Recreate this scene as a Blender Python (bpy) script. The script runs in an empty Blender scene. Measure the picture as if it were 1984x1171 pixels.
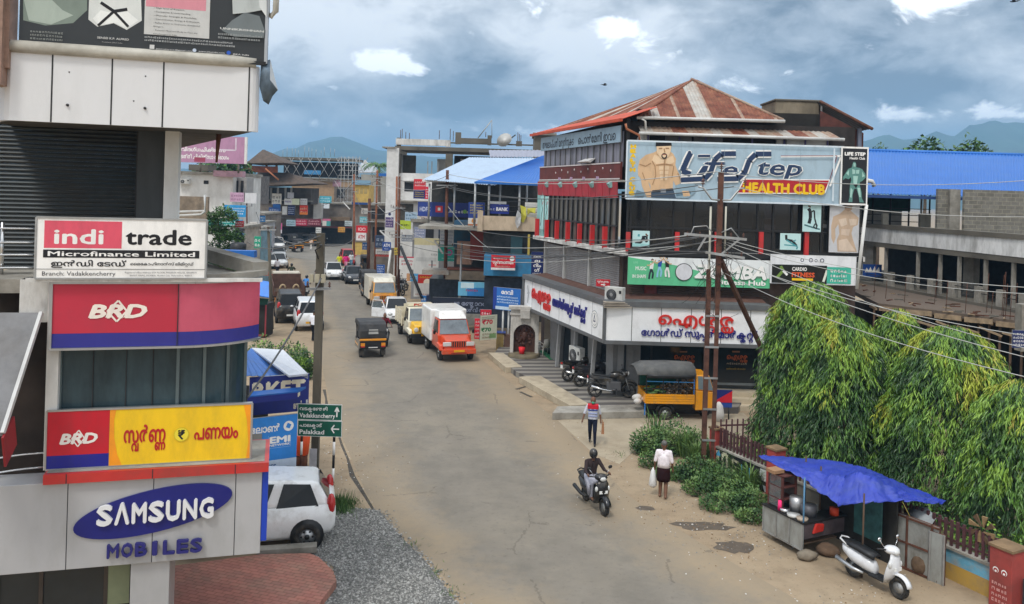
import bpy,bmesh,math,random
from mathutils import Vector,Matrix,noise as mnoise
R_=math.radians
V=Vector
sc=bpy.context.scene
col=sc.collection
random.seed(7)
F,H0,CX,EYE,ROLL=1600.0,374.0,992.0,8.7,R_(1.7)
cam=bpy.data.cameras.new('camera')
cam.sensor_width=36.0
cam.lens=36.0*F/1984.0
cam.shift_y=(H0 - 585.5)/1984.0
cam.clip_start=0.1
cam.clip_end=20000
camo=bpy.data.objects.new('camera',cam)
col.objects.link(camo)
camo.matrix_world=Matrix.Translation((0,0,EYE)) @ Matrix.Rotation(R_(90),4,'X') @ Matrix.Rotation(ROLL,4,'Z')
sc.camera=camo
sc.render.resolution_x,sc.render.resolution_y=1024,604
SUN_EL,SUN_AZ=R_(58),R_(205)          # azimuth clockwise from +Y
w=bpy.data.worlds.new('World')
sc.world=w
w.use_nodes=True
nt=w.node_tree
nt.nodes.clear()
N,L=nt.nodes.new,nt.links.new
def nd(t,**k):
    n=N(t)
    for a,b in k.items():setattr(n,a,b)
    return n
def mth(op,a,b=None,c=None,clamp=False):
    n=nd('ShaderNodeMath',operation=op,use_clamp=clamp)
    for i,x in enumerate((a,b,c)):
        if x is None:continue
        if isinstance(x,(int,float)):n.inputs[i].default_value=x
        else:L(x,n.inputs[i])
    return n.outputs[0]
def mixc(f,a,b):
    n=nd('ShaderNodeMix',data_type='RGBA')
    for i,x in ((0,f),(6,a),(7,b)):
        if isinstance(x,(int,float)):n.inputs[i].default_value=x
        elif isinstance(x,tuple):n.inputs[i].default_value=(*x,1)
        else:L(x,n.inputs[i])
    return n.outputs[2]
def ramp(f,a,b):
    n=nd('ShaderNodeMapRange',clamp=True,interpolation_type='SMOOTHSTEP')
    L(f,n.inputs[0]);n.inputs[1].default_value=a;n.inputs[2].default_value=b
    return n.outputs[0]
sky=nd('ShaderNodeTexSky',sky_type='NISHITA',sun_disc=False,sun_elevation=SUN_EL,sun_rotation=SUN_AZ,air_density=1.2,dust_density=2.0)
tc=nd('ShaderNodeTexCoord')
sep=nd('ShaderNodeSeparateXYZ');L(tc.outputs['Generated'],sep.inputs[0])
sx,sy,sz=sep.outputs
az=mth('ARCTAN2',sx,sy)
el=mth('ARCSINE',sz)
def skynoise(sc_az,sc_el,seed,detail=6,rough=.55,dist=0.3):
    cb=nd('ShaderNodeCombineXYZ')
    L(mth('MULTIPLY',az,sc_az),cb.inputs[0]);L(mth('MULTIPLY',el,sc_el),cb.inputs[1]);cb.inputs[2].default_value=seed
    n=nd('ShaderNodeTexNoise');L(cb.outputs[0],n.inputs['Vector'])
    n.inputs['Scale'].default_value=1;n.inputs['Detail'].default_value=detail
    n.inputs['Roughness'].default_value=rough;n.inputs['Distortion'].default_value=dist
    return n.outputs[0]
def blob(a0,e0,ra,re):# soft patch of cloud round one direction
    da=mth('DIVIDE',mth('SUBTRACT',az,a0),ra);de=mth('DIVIDE',mth('SUBTRACT',el,e0),re)
    d=mth('ADD',mth('MULTIPLY',da,da),mth('MULTIPLY',de,de))
    return mth('POWER',2.718,mth('MULTIPLY',d,-1.0))
def pxa(px,py):return math.atan((px - 992)/F),math.atan((374 - py + (px - 992)*.0297)/F)
def patch(px,py,rx,ry,k):
    a,e=pxa(px,py)
    return mth('MULTIPLY',blob(a,e,rx/F,ry/F),k)
def addall(xs):
    r=xs[0]
    for x in xs[1:]:r=mth('ADD',r,x)
    return r
n1=skynoise(5.2,10.5,3.1,9,.56,.3)
n2=skynoise(15,26,8.7,9,.6,.4)
dens=mth('ADD',mth('MULTIPLY',mth('SUBTRACT',n1,.5),3.0),mth('MULTIPLY',mth('SUBTRACT',n2,.5),1.7))
dens=addall([dens,-.12,patch(900,140,110,75,.62),patch(1640,110,250,85,.75),patch(1960,60,70,50,.5),
               patch(750,205,420,30,.5),patch(1480,215,400,45,.6),patch(900,20,160,30,.3),patch(1380,100,130,40,.2),
               patch(1800,190,240,32,.5),patch(1090,100,160,55,-.4),patch(640,60,160,60,-.4),patch(1250,60,130,45,-.4)])
white=addall([mth('MULTIPLY',mth('SUBTRACT',n2,.5),2.6),mth('MULTIPLY',mth('SUBTRACT',n1,.5),-1.2),patch(740,128,75,28,.8),patch(1130,52,150,34,.5),patch(1210,62,70,26,.4),
                patch(1790,38,85,46,.9),patch(1690,10,60,22,.5),patch(1830,238,210,30,.7),patch(560,245,260,18,.42),patch(1000,250,240,18,.35),patch(1330,250,300,22,.3)])
bluem=addall([patch(620,292,330,34,.95),patch(1850,300,260,40,.6)])
cl=mixc(ramp(dens,-.55,.4),(.87,.89,.91),(.40,.435,.475))
cl=mixc(ramp(dens,.25,.9),cl,(.155,.18,.215))
cl=mixc(ramp(white,.42,.78),cl,(1.35,1.36,1.38))
cl=mixc(mth('MULTIPLY',bluem,1.0,clamp=True),cl,(.2,.37,.56))
vm=nd('ShaderNodeVectorMath',operation='SCALE');L(sky.outputs[0],vm.inputs[0]);vm.inputs['Scale'].default_value=0.10
cl=mixc(.93,vm.outputs[0],cl)
up=nd('ShaderNodeVectorMath',operation='SCALE');L(cl,up.inputs[0])
L(mth('ADD',1.0,mth('MULTIPLY',ramp(el,.26,1.2),.85)),up.inputs['Scale'])
bg=nd('ShaderNodeBackground');L(up.outputs[0],bg.inputs[0]);bg.inputs[1].default_value=1.2
L(bg.outputs[0],nd('ShaderNodeOutputWorld').inputs[0])
sun=bpy.data.lights.new('sun','SUN')
sun.energy=1.5;sun.angle=R_(10);sun.color=(1,.97,.91)
suno=bpy.data.objects.new('sun',sun);col.objects.link(suno)
sd=V((math.sin(SUN_AZ)*math.cos(SUN_EL),math.cos(SUN_AZ)*math.cos(SUN_EL),math.sin(SUN_EL)))
suno.rotation_euler=sd.to_track_quat('Z','Y').to_euler()
suno.location=(0,-20,60)
sc.view_settings.view_transform='Standard'
sc.view_settings.look='None'
sc.view_settings.exposure=0.22
sc.view_settings.gamma=1
sc.render.engine='CYCLES'
sc.cycles.max_bounces=6;sc.cycles.transparent_max_bounces=12;sc.cycles.volume_bounces=0
CR,SR=math.cos(ROLL),math.sin(ROLL)
def ray(px,py):
    u,v=px - CX,py - H0
    return (u*CR + v*SR)/F,(-u*SR + v*CR)/F
def at(px,py,Y):
    a,b=ray(px,py)
    return V((a*Y,Y,EYE - b*Y))
def gnd(px,py,z=0.0):
    a,b=ray(px,py)
    Y=(EYE - z)/b
    return V((a*Y,Y,z))
SD=V((-.305,.952,0))                   # the street runs this way, away from the camera
SN=V((.952,.305,0))                    # across the street, to the right
UP=V((0,0,1))
_M={}
def lin(c):
    if isinstance(c,str):
        c=[int(c[i:i + 2],16)/255 for i in (0,2,4)]
        return tuple(x/12.92 if x <= .04045 else ((x + .055)/1.055) ** 2.4 for x in c)
    return tuple(c)
def mat(name,c,rough=.6,metal=0,var=.12,scale=3.0,bump=0,dirt=0,dirtc=(.09,.075,.06),dscale=1.2,coat=0,spec=.4,stretch=None,alpha=1,trans=0):
    """Procedural surface: colour with fine and coarse variation, optional dirt/stain patches and bump."""
    if name in _M:return _M[name]
    m=bpy.data.materials.new(name);m.use_nodes=True
    t=m.node_tree;b=t.nodes['Principled BSDF']
    c=lin(c)
    b.inputs['Roughness'].default_value=rough
    b.inputs['Metallic'].default_value=metal
    b.inputs['Specular IOR Level'].default_value=spec
    if coat:b.inputs['Coat Weight'].default_value=coat;b.inputs['Coat Roughness'].default_value=.08
    if alpha < 1:b.inputs['Alpha'].default_value=alpha
    if trans:b.inputs['Transmission Weight'].default_value=trans
    co=t.nodes.new('ShaderNodeTexCoord');src=co.outputs['Object']
    if stretch:
        mp=t.nodes.new('ShaderNodeMapping');mp.inputs['Scale'].default_value=stretch
        t.links.new(src,mp.inputs[0]);src=mp.outputs[0]
    def noise(s,d=5,r=.6):
        n=t.nodes.new('ShaderNodeTexNoise');n.inputs['Scale'].default_value=s;n.inputs['Detail'].default_value=d
        n.inputs['Roughness'].default_value=r;t.links.new(src,n.inputs['Vector']);return n.outputs[0]
    def mix(f,a,bb):
        n=t.nodes.new('ShaderNodeMix');n.data_type='RGBA'
        if isinstance(f,float):n.inputs[0].default_value=f
        else:t.links.new(f,n.inputs[0])
        for i,x in ((6,a),(7,bb)):
            if isinstance(x,tuple):n.inputs[i].default_value=(*x,1)
            else:t.links.new(x,n.inputs[i])
        return n.outputs[2]
    def rng(f,a,bb,hi=1.0):
        n=t.nodes.new('ShaderNodeMapRange');t.links.new(f,n.inputs[0])
        n.inputs[1].default_value=a;n.inputs[2].default_value=bb;n.inputs[4].default_value=hi;return n.outputs[0]
    f1=noise(scale)
    out=mix(rng(f1,.3,.7),tuple(x*(1 - var) for x in c),tuple(min(1,x*(1 + var)) for x in c))
    if dirt:
        out=mix(rng(noise(dscale,8,.68),.5 - .12*dirt,.78 - .1*dirt,min(1,.5 + .4*dirt)),out,tuple(dirtc))
    t.links.new(out,b.inputs['Base Color'])
    if bump:
        bp=t.nodes.new('ShaderNodeBump');bp.inputs['Strength'].default_value=bump;bp.inputs['Distance'].default_value=.02
        t.links.new(noise(scale*6,6,.65),bp.inputs['Height']);t.links.new(bp.outputs[0],b.inputs['Normal'])
    _M[name]=m
    return m
def ink(hexc,rough=.55,var=.05):# printed or painted sign colour
    return mat('ink_' + hexc,hexc,rough,var=var,scale=2.5,dirt=.25,dirtc=tuple(x*.55 + .02 for x in lin(hexc)),dscale=2.6,stretch=(1,1,.4))
def paint(hexc,rough=.28):# vehicle paint
    return mat('paint_' + hexc,hexc,rough,var=.04,coat=.5,dirt=.15,dirtc=(.2,.16,.11),dscale=3)
def cloth(hexc):return mat('cloth_' + hexc,hexc,.85,var=.12,scale=14,bump=.3,spec=.15)
def emit(name,c,s):
    if name in _M:return _M[name]
    m=bpy.data.materials.new(name);m.use_nodes=True
    b=m.node_tree.nodes['Principled BSDF'];b.inputs['Emission Color'].default_value=(*lin(c),1);b.inputs['Emission Strength'].default_value=s
    b.inputs['Base Color'].default_value=(*lin(c),1);_M[name]=m;return m
GLASS=mat('dark_glass',(.018,.024,.028),.06,var=.3,scale=.8,spec=.6)
GLASSB=mat('blue_glass',(.03,.052,.062),.12,var=.45,scale=1.1,spec=.35,dirt=.5,dirtc=(.06,.1,.115),dscale=2.5,stretch=(1,1,.35))
RUB=mat('rubber',(.018,.017,.016),.8,var=.2,dirt=.4,dirtc=(.12,.1,.075),dscale=6)
CHR=mat('chrome',(.6,.6,.6),.2,1,var=.05)
STEEL=mat('galvanised',(.42,.43,.43),.5,.7,var=.15,dirt=.3,dirtc=(.2,.15,.1))
ALU=mat('alloy',(.45,.46,.47),.35,.8,var=.1)
BLK=mat('black_plastic',(.016,.016,.017),.45,var=.2)
BLKP=mat('black_paint',(.012,.012,.014),.2,var=.1,coat=.6)
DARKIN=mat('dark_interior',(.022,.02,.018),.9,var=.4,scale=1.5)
CONC=mat('concrete',(.33,.31,.27),.9,var=.2,scale=2,bump=.5,dirt=.7,dirtc=(.1,.085,.065),dscale=.9)
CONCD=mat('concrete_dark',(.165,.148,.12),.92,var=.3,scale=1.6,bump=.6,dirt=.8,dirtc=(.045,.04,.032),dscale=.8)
WHT=mat('white_wall',(.74,.735,.71),.75,var=.06,dirt=.35,dirtc=(.36,.34,.3),dscale=.7,stretch=(1,1,.5))
WHTD=mat('white_wall_stained',(.7,.69,.66),.85,var=.1,dirt=.7,dirtc=(.2,.185,.165),dscale=1.1,bump=.3,stretch=(1.4,1.4,.45))
BEIGE=mat('beige_wall',(.58,.46,.33),.8,var=.1,dirt=.5,dirtc=(.24,.19,.13),stretch=(1,1,.5))
RUST=mat('rusty_steel',(.13,.052,.03),.8,.2,var=.4,scale=5,bump=.3,dirt=.5,dirtc=(.06,.03,.02),dscale=3)
WOOD=mat('old_wood',(.1,.06,.035),.8,var=.35,scale=6,bump=.3,stretch=(1,1,.2))
class MB:
    def __init__(s,T=None):
        s.v,s.f,s.m,s.sm,s.mats=[],[],[],[],[]
        s.T=T or Matrix.Identity(4)
    def mi(s,m):
        if m not in s.mats:s.mats.append(m)
        return s.mats.index(m)
    def add(s,vs,fs,m,smooth=False):
        o=len(s.v);T=s.T;i=s.mi(m)
        s.v += [T @ V(p) for p in vs]
        for f in fs:
            s.f.append([o + k for k in f]);s.m.append(i);s.sm.append(smooth)
        return s
    def box(s,x0,x1,y0,y1,z0,z1,m):
        vs=[(x,y,z) for z in (z0,z1) for y in (y0,y1) for x in (x0,x1)]
        return s.add(vs,[(0,2,3,1),(4,5,7,6),(0,1,5,4),(2,6,7,3),(0,4,6,2),(1,3,7,5)],m)
    def hexa(s,p,m,smooth=False):# 8 corners: bottom ring of 4, top ring of 4
        return s.add(p,[(3,2,1,0),(4,5,6,7),(0,1,5,4),(1,2,6,5),(2,3,7,6),(3,0,4,7)],m,smooth)
    def beam(s,p,q,w,h,m,up=None):
        p,q=V(p),V(q);d=(q - p).normalized()
        u=V(up) if up else (V((0,0,1)) if abs(d.z) < .9 else V((0,1,0)))
        a=d.cross(u).normalized()*w/2;b=a.cross(d).normalized()*h/2
        return s.hexa([p - a - b,p + a - b,p + a + b,p - a + b,q - a - b,q + a - b,q + a + b,q - a + b],m)
    def tube(s,path,r,m,n=6,caps=True,smooth=True):
        path=[V(p) for p in path];k=len(path)
        rs=r if isinstance(r,(list,tuple)) else [r]*k
        rings=[]
        for i,p in enumerate(path):
            d=(path[min(i + 1,k - 1)] - path[max(i - 1,0)]).normalized()
            u=V((0,0,1)) if abs(d.z) < .95 else V((0,1,0))
            a=d.cross(u).normalized();b=a.cross(d)
            rings.append([p + (a*math.cos(t) + b*math.sin(t))*rs[i] for t in [2*math.pi*j/n for j in range(n)]])
        return s.loft(rings,m,caps=caps,smooth=smooth)
    def loft(s,rings,m,closed=True,caps=True,smooth=True):
        n=len(rings[0]);vs=[p for r in rings for p in r];fs=[]
        for i in range(len(rings) - 1):
            for j in range(n if closed else n - 1):
                a,b=i*n + j,i*n + (j + 1) % n
                fs.append((a,b,b + n,a + n))
        if caps and closed:
            fs.append(tuple(range(n - 1,-1,-1)));fs.append(tuple(range(len(vs) - n,len(vs))))
        return s.add(vs,fs,m,smooth)
    def cyl(s,p,q,r,m,n=12,r2=None,smooth=True):return s.tube([p,q],[r,r if r2 is None else r2],m,n,True,smooth)
    def ell(s,c,r,m,seg=10,rg=6,smooth=True,rot=None):
        c=V(c);r=(r,r,r) if isinstance(r,(int,float)) else r;vs=[];fs=[]
        for i in range(rg + 1):
            th=math.pi*i/rg
            for j in range(seg):
                ph=2*math.pi*j/seg
                p=V((r[0]*math.sin(th)*math.cos(ph),r[1]*math.sin(th)*math.sin(ph),r[2]*math.cos(th)))
                if rot:p=rot @ p
                vs.append(c + p)
        for i in range(rg):
            for j in range(seg):
                a,b=i*seg + j,i*seg + (j + 1) % seg
                fs.append((a,a + seg,b + seg,b))
        return s.add(vs,fs,m,smooth)
    def prism(s,poly,vec,m,smooth=False):
        poly=[V(p) for p in poly];vec=V(vec);n=len(poly)
        vs=poly + [p + vec for p in poly]
        fs=[tuple(range(n - 1,-1,-1)),tuple(range(n,2*n))] + [(i,(i + 1) % n,(i + 1) % n + n,i + n) for i in range(n)]
        return s.add(vs,fs,m,smooth)
    def sheet(s,poly,m):return s.add([V(p) for p in poly],[tuple(range(len(poly)))],m)
    def build(s,name,parent=None,bevel=0,seg=2,subd=0,label=None,cat=None,group=None,kind=None,origin=None,solid=0):
        me=bpy.data.meshes.new(name)
        inv=None
        vs=s.v
        if origin is not None:
            o3=V(origin);vs=[p - o3 for p in vs]
        me.from_pydata([tuple(p) for p in vs],[],s.f)
        for m in s.mats:me.materials.append(m)
        me.polygons.foreach_set('material_index',s.m)
        me.polygons.foreach_set('use_smooth',s.sm)
        me.update()
        o=bpy.data.objects.new(name,me);col.objects.link(o)
        if origin is not None:o.location=origin
        if parent:o.parent=parent
        if bevel:
            b=o.modifiers.new('bevel','BEVEL');b.width=bevel;b.segments=seg;b.limit_method='ANGLE';b.angle_limit=R_(35)
        if subd:
            b=o.modifiers.new('sub','SUBSURF');b.levels=b.render_levels=subd
        if solid:
            b=o.modifiers.new('solid','SOLIDIFY');b.thickness=solid;b.offset=0
        return tag(o,label,cat,group,kind)
def tag(o,label=None,cat=None,group=None,kind=None):
    if label:o['label']=label
    if cat:o['category']=cat
    if group:o['group']=group
    if kind:o['kind']=kind
    return o
def thing(name,label,cat,loc=(0,0,0),rz=0,group=None,scale=1):
    o=bpy.data.objects.new(name,None);col.objects.link(o)
    o.location=loc;o.rotation_euler=(0,0,rz);o.scale=(scale,)*3;o.empty_display_size=.2
    return tag(o,label,cat,group)
def copy_tree(o,parent=None):
    c=o.copy();col.objects.link(c);c.parent=parent
    for ch in list(o.children):copy_tree(ch,c)
    return c
def dup(o,loc,rz=None,label=None,group=None,scale=None):
    c=copy_tree(o);c.location=loc
    if rz is not None:c.rotation_euler=(0,0,rz)
    if label:c['label']=label
    if group:c['group']=group
    if scale:c.scale=(scale,)*3
    return c
_T={}
def _textmesh(s):
    if s in _T:return _T[s]
    c=bpy.data.curves.new('t','FONT');c.body=s;c.size=1;c.resolution_u=2
    o=bpy.data.objects.new('t',c)
    me=o.to_mesh();r=([v.co.copy() for v in me.vertices],[tuple(p.vertices) for p in me.polygons])
    o.to_mesh_clear();bpy.data.objects.remove(o);bpy.data.curves.remove(c)
    _T[s]=r;return r
def layout(s):
    """2-D lettering; '+x' sets x as a small conjunct under the letter before it."""
    parts=[];cur='';i=0
    while i < len(s):
        if s[i] == '+':parts.append((cur,s[i + 1]));cur='';i += 2
        else:cur += s[i];i += 1
    parts.append((cur,None))
    vs,fs,x=[],[],0.0
    for run,sub in parts:
        lead=len(run) - len(run.lstrip(' '));x += .28*lead
        if run.strip():
            a,b=_textmesh(run.strip())
            if a:
                x0=min(p.x for p in a);o=len(vs)
                vs += [V((p.x - x0 + x,p.y)) for p in a];fs += [tuple(k + o for k in f) for f in b]
                x += max(p.x for p in a) - x0 + .09
        if sub:
            a,b=_textmesh(sub);x0=min(p.x for p in a);x1=max(p.x for p in a);k_=.62;o=len(vs)
            vs += [V((x - .09 - (x1 - p.x)*k_,p.y*k_ - .40)) for p in a];fs += [tuple(k + o for k in f) for f in b]
    return vs,fs,max(x - .09,.01)
class Board:
    """A flat sign: local u to the right, v up, in metres from the lower left corner; n points out of the face."""
    def __init__(s,o,r,w,h,th=.05,up=UP):
        s.o,s.r,s.w,s.h,s.th=V(o),V(r).normalized(),w,h,th
        s.u=V(up).normalized();s.n=s.r.cross(s.u).normalized();s.b=MB();s.lay=0;s.clipv=None
    def p(s,u,v,d=0.0):return s.o + s.r*(u*s.w) + s.u*(v*s.h) + s.n*d
    def base(s,m,edge=None):
        s.b.hexa([s.p(0,0,-s.th),s.p(1,0,-s.th),s.p(1,0),s.p(0,0),s.p(0,1,-s.th),s.p(1,1,-s.th),s.p(1,1),s.p(0,1)],edge or m)
        s.b.sheet([s.p(0,0,.003),s.p(1,0,.003),s.p(1,1,.003),s.p(0,1,.003)],m);return s
    def step(s):s.lay += 1;return .003 + .0013*s.lay
    def poly(s,pts,m):
        d=s.step();s.b.sheet([s.p(u,v,d) for u,v in pts],m);return s
    def rect(s,u0,v0,u1,v1,m):return s.poly([(u0,v0),(u1,v0),(u1,v1),(u0,v1)],m)
    def disc(s,u,v,ru,m,n=20,rv=None):
        rv=rv or ru*s.w/s.h
        return s.poly([(u + ru*math.cos(t),v + rv*math.sin(t)) for t in [2*math.pi*k/n for k in range(n)]],m)
    def line(s,pts,wd,m):# wd in metres
        d=s.step()
        for (a,b),(c,e) in zip(pts[:-1],pts[1:]):
            p,q=s.p(a,b,d),s.p(c,e,d);t=s.n.cross((q - p).normalized())*wd/2
            s.b.sheet([p - t,q - t,q + t,p + t][::-1],m)
        return s
    def text(s,txt,u0,v0,hh,m,width=None,bold=0.0,slant=0,ex=0,mb=None,dz=0.0,center=False):
        """txt with baseline at v0, cap height hh (fraction of h), fitted to width (fraction of w) if given."""
        vs,fs,wd=layout(txt)
        if not vs:return s
        ky=hh*s.h/.70;kx=ky
        if width:kx=width*s.w/wd
        ou=u0*s.w - (wd*kx/2 if center else 0)
        b=mb or s.b
        offs=[(0,0)] if not bold else [(-bold,0),(bold,0),(0,bold),(0,-bold)]
        for dx,dy in offs:
            d=s.step()*(1 if not ex else 1) + dz
            if len(offs) > 1:s.lay -= .8
            pts=[s.o + s.r*(ou + (p.x + dx + slant*p.y)*kx) + s.u*(v0*s.h + (p.y + dy)*ky) for p in vs]
            if ex:
                n0=len(b.v);fr=[p + s.n*(d + ex) for p in pts];bk=[p + s.n*.002 for p in pts]
                b.add(fr,fs,m)
                cnt={}
                for f in fs:
                    for k in range(len(f)):
                        e=(f[k],f[(k + 1) % len(f)]);key=tuple(sorted((tuple(round(c,4) for c in vs[e[0]]),tuple(round(c,4) for c in vs[e[1]]))))
                        cnt.setdefault(key,[]).append(e)
                for es in cnt.values():
                    if len(es) == 1:
                        i,j=es[0];b.add([fr[i],fr[j],bk[j],bk[i]],[(3,2,1,0)],m)
            else:
                b.add([p + s.n*d for p in pts],fs,m)
        return s
    def scrib(s,u0,v0,u1,v1,m,rows=1,seed=0,fill=.9):
        """rows of small unreadable print, as in the photograph."""
        rnd=random.Random(seed);hh=(v1 - v0)/rows
        d=s.step();W_=s.w
        for r in range(rows):
            x=u0;vb=v1 - (r + 1)*hh;end=u0 + (u1 - u0)*rnd.uniform(fill,1)
            while x < end:
                wl=rnd.uniform(.5,1.3)*hh*.6*s.h/W_;wl=min(wl,end - x)
                a,b=vb + hh*.12,vb + hh*rnd.uniform(.55,.72);t=hh*.2;tu=t*s.h/W_*.7
                k=rnd.random()
                for q in ((x,a,x + tu,b),(x,b - t,x + wl*.8,b),(x + wl*.8 - tu,a,x + wl*.8,b) if k < .6 else (x,a,x + wl*.8,a + t)):
                    s.b.sheet([s.p(q[0],q[1],d),s.p(q[2],q[1],d),s.p(q[2],q[3],d),s.p(q[0],q[3],d)],m)
                x += wl + hh*.12*s.h/W_
        return s
def pxboard(x0,y0,x1,y1,Y0,Y1=None,th=.05):
    """board whose upper left and lower left picture points are (x0,y0),(x0,y1) at depth Y0 and whose right edge is at x1, depth Y1."""
    Y1=Y1 or Y0
    a,b=at(x0,y0,Y0),at(x0,y1,Y0)
    c=at(x1,y1,Y1);c.z=b.z
    b2=V((a.x,a.y,b.z));r=c - b2
    return Board(b2,r,r.length,a.z - b.z,th)
# ================================================================== the setting
def grid_sheet(name,xs,ys,z,m):
    b=MB()
    vs=[(x,y,z) for y in ys for x in xs];n=len(xs)
    b.add(vs,[(j*n + i,j*n + i + 1,(j + 1)*n + i + 1,(j + 1)*n + i) for j in range(len(ys) - 1) for i in range(n - 1)],m)
    return b.build(name,kind='structure')
def soil_material(name,c0,c1,c2,scale=.35,bump=.35,rough=.95):
    m=mat(name,c0,rough,var=.1,scale=2.0,bump=bump,dirt=.0)
    t=m.node_tree;b=t.nodes['Principled BSDF']
    src=b.inputs['Base Color'].links[0].from_socket
    co=t.nodes['Texture Coordinate'].outputs['Object']
    def ns(s,d=7,r=.62):
        n=t.nodes.new('ShaderNodeTexNoise');n.inputs['Scale'].default_value=s;n.inputs['Detail'].default_value=d;n.inputs['Roughness'].default_value=r
        t.links.new(co,n.inputs['Vector']);return n.outputs[0]
    for s,lo,hi,c in ((scale,.42,.66,c1),(scale*3.7,.5,.74,c2),(scale*30,.56,.72,tuple(x*.72 for x in c0))):
        mr=t.nodes.new('ShaderNodeMapRange');t.links.new(ns(s),mr.inputs[0]);mr.inputs[1].default_value=lo;mr.inputs[2].default_value=hi;mr.inputs[4].default_value=.8
        mx=t.nodes.new('ShaderNodeMix');mx.data_type='RGBA';t.links.new(mr.outputs[0],mx.inputs[0]);t.links.new(src,mx.inputs[6]);mx.inputs[7].default_value=(*c,1)
        src=mx.outputs[2]
    t.links.new(src,b.inputs['Base Color'])
    return m
SOIL=soil_material('soil',(.30,.225,.145),(.35,.275,.185),(.2,.148,.095))
grid_sheet('ground',[-9000,-800,-120,-60,-30,0,30,60,120,800,9000],[-600,-60,0,20,40,60,90,140,300,1500,12000],0,SOIL)
ASPH=soil_material('asphalt',(.195,.172,.14),(.25,.215,.165),(.14,.127,.105),scale=.22,bump=.4,rough=.85)
def add_edge_dust(m):
    t=m.node_tree;b=t.nodes['Principled BSDF'];src=b.inputs['Base Color'].links[0].from_socket
    at_=t.nodes.new('ShaderNodeAttribute');at_.attribute_name='across'
    co=t.nodes['Texture Coordinate'].outputs['Object']
    n=t.nodes.new('ShaderNodeTexNoise');n.inputs['Scale'].default_value=.45;n.inputs['Detail'].default_value=8;n.inputs['Roughness'].default_value=.65;t.links.new(co,n.inputs['Vector'])
    def M(op,a,bb):
        q=t.nodes.new('ShaderNodeMath');q.operation=op
        for i,x in enumerate((a,bb)):
            if isinstance(x,(int,float)):q.inputs[i].default_value=x
            else:t.links.new(x,q.inputs[i])
        return q.outputs[0]
    d=M('ABSOLUTE',M('SUBTRACT',at_.outputs['Fac'],.47),0)
    n2_=t.nodes.new('ShaderNodeTexNoise');n2_.inputs['Scale'].default_value=3.2;n2_.inputs['Detail'].default_value=8;n2_.inputs['Roughness'].default_value=.75;t.links.new(co,n2_.inputs['Vector'])
    e=M('ADD',M('ADD',d,M('MULTIPLY',M('SUBTRACT',n.outputs[0],.5),.5)),M('MULTIPLY',M('SUBTRACT',n2_.outputs[0],.5),.34))
    mr=t.nodes.new('ShaderNodeMapRange');t.links.new(e,mr.inputs[0]);mr.inputs[1].default_value=.2;mr.inputs[2].default_value=.47;mr.inputs[4].default_value=.95
    mx=t.nodes.new('ShaderNodeMix');mx.data_type='RGBA';t.links.new(mr.outputs[0],mx.inputs[0]);t.links.new(src,mx.inputs[6]);mx.inputs[7].default_value=(.3,.232,.152,1)
    wv=M('ADD',M('MULTIPLY',at_.outputs['Fac'],4.0),M('MULTIPLY',n.outputs[0],.35))
    tr=M('MULTIPLY',M('ADD',M('SINE',M('MULTIPLY',wv,6.283),0),1),.08)
    mx2=t.nodes.new('ShaderNodeMix');mx2.data_type='RGBA';t.links.new(tr,mx2.inputs[0]);t.links.new(mx.outputs[2],mx2.inputs[6]);mx2.inputs[7].default_value=(.12,.108,.09,1)
    vo=t.nodes.new('ShaderNodeTexVoronoi');vo.feature='DISTANCE_TO_EDGE';vo.inputs['Scale'].default_value=.42;wq_=t.nodes.new('ShaderNodeMix');wq_.data_type='RGBA';wq_.inputs[0].default_value=.3;t.links.new(co,wq_.inputs[6]);t.links.new(n2_.outputs[1],wq_.inputs[7]);t.links.new(wq_.outputs[2],vo.inputs['Vector'])
    ck=M('MULTIPLY',M('LESS_THAN',vo.outputs['Distance'],.0075),M('GREATER_THAN',n.outputs[0],.53))
    mx3=t.nodes.new('ShaderNodeMix');mx3.data_type='RGBA';t.links.new(M('MULTIPLY',ck,.4),mx3.inputs[0]);t.links.new(mx2.outputs[2],mx3.inputs[6]);mx3.inputs[7].default_value=(.07,.06,.05,1)
    pt=M('MULTIPLY',M('GREATER_THAN',n2_.outputs[0],.64),.45);mx4=t.nodes.new('ShaderNodeMix');mx4.data_type='RGBA';t.links.new(pt,mx4.inputs[0]);t.links.new(mx3.outputs[2],mx4.inputs[6]);mx4.inputs[7].default_value=(.115,.1,.08,1)
    t.links.new(mx4.outputs[2],b.inputs['Base Color'])
add_edge_dust(ASPH)
Lp=[(1010,1300),(905,1171),(835,1090),(772,1030),(725,988),(700,935),(682,890),(663,850),(645,800),(630,740),(617,670),(607,620),(592,570),(574,525),(556,497),(530,478)]
Rp=[(1750,1300),(1560,1171),(1400,1080),(1290,1010),(1220,965),(1150,890),(1115,850),(1080,815),(1030,775),(985,738),(930,695),(868,655),(806,615),(752,577),(712,540),(690,512)]
def resample(pp,n):
    q=[gnd(*p) for p in pp];d=[0]
    for a,b in zip(q,q[1:]):d.append(d[-1] + (b - a).length)
    out=[]
    for k in range(n):
        s=d[-1]*k/(n - 1);i=max(j for j in range(len(d) - 1) if d[j] <= s + 1e-9)
        out.append(q[i].lerp(q[i + 1],(s - d[i])/max(d[i + 1] - d[i],1e-9)))
    return out
la,ra=resample(Lp,70),resample(Rp,70)
b=MB();rows=[]
NA=12
vs=[la[i].lerp(ra[i],j/(NA - 1)) + V((0,0,.004)) for i in range(70) for j in range(NA)]
b.add(vs,[(i*NA + j,i*NA + j + 1,(i + 1)*NA + j + 1,(i + 1)*NA + j) for i in range(69) for j in range(NA - 1)],ASPH)
road=b.build('road',kind='structure')
att=road.data.attributes.new('across','FLOAT','POINT')
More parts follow.
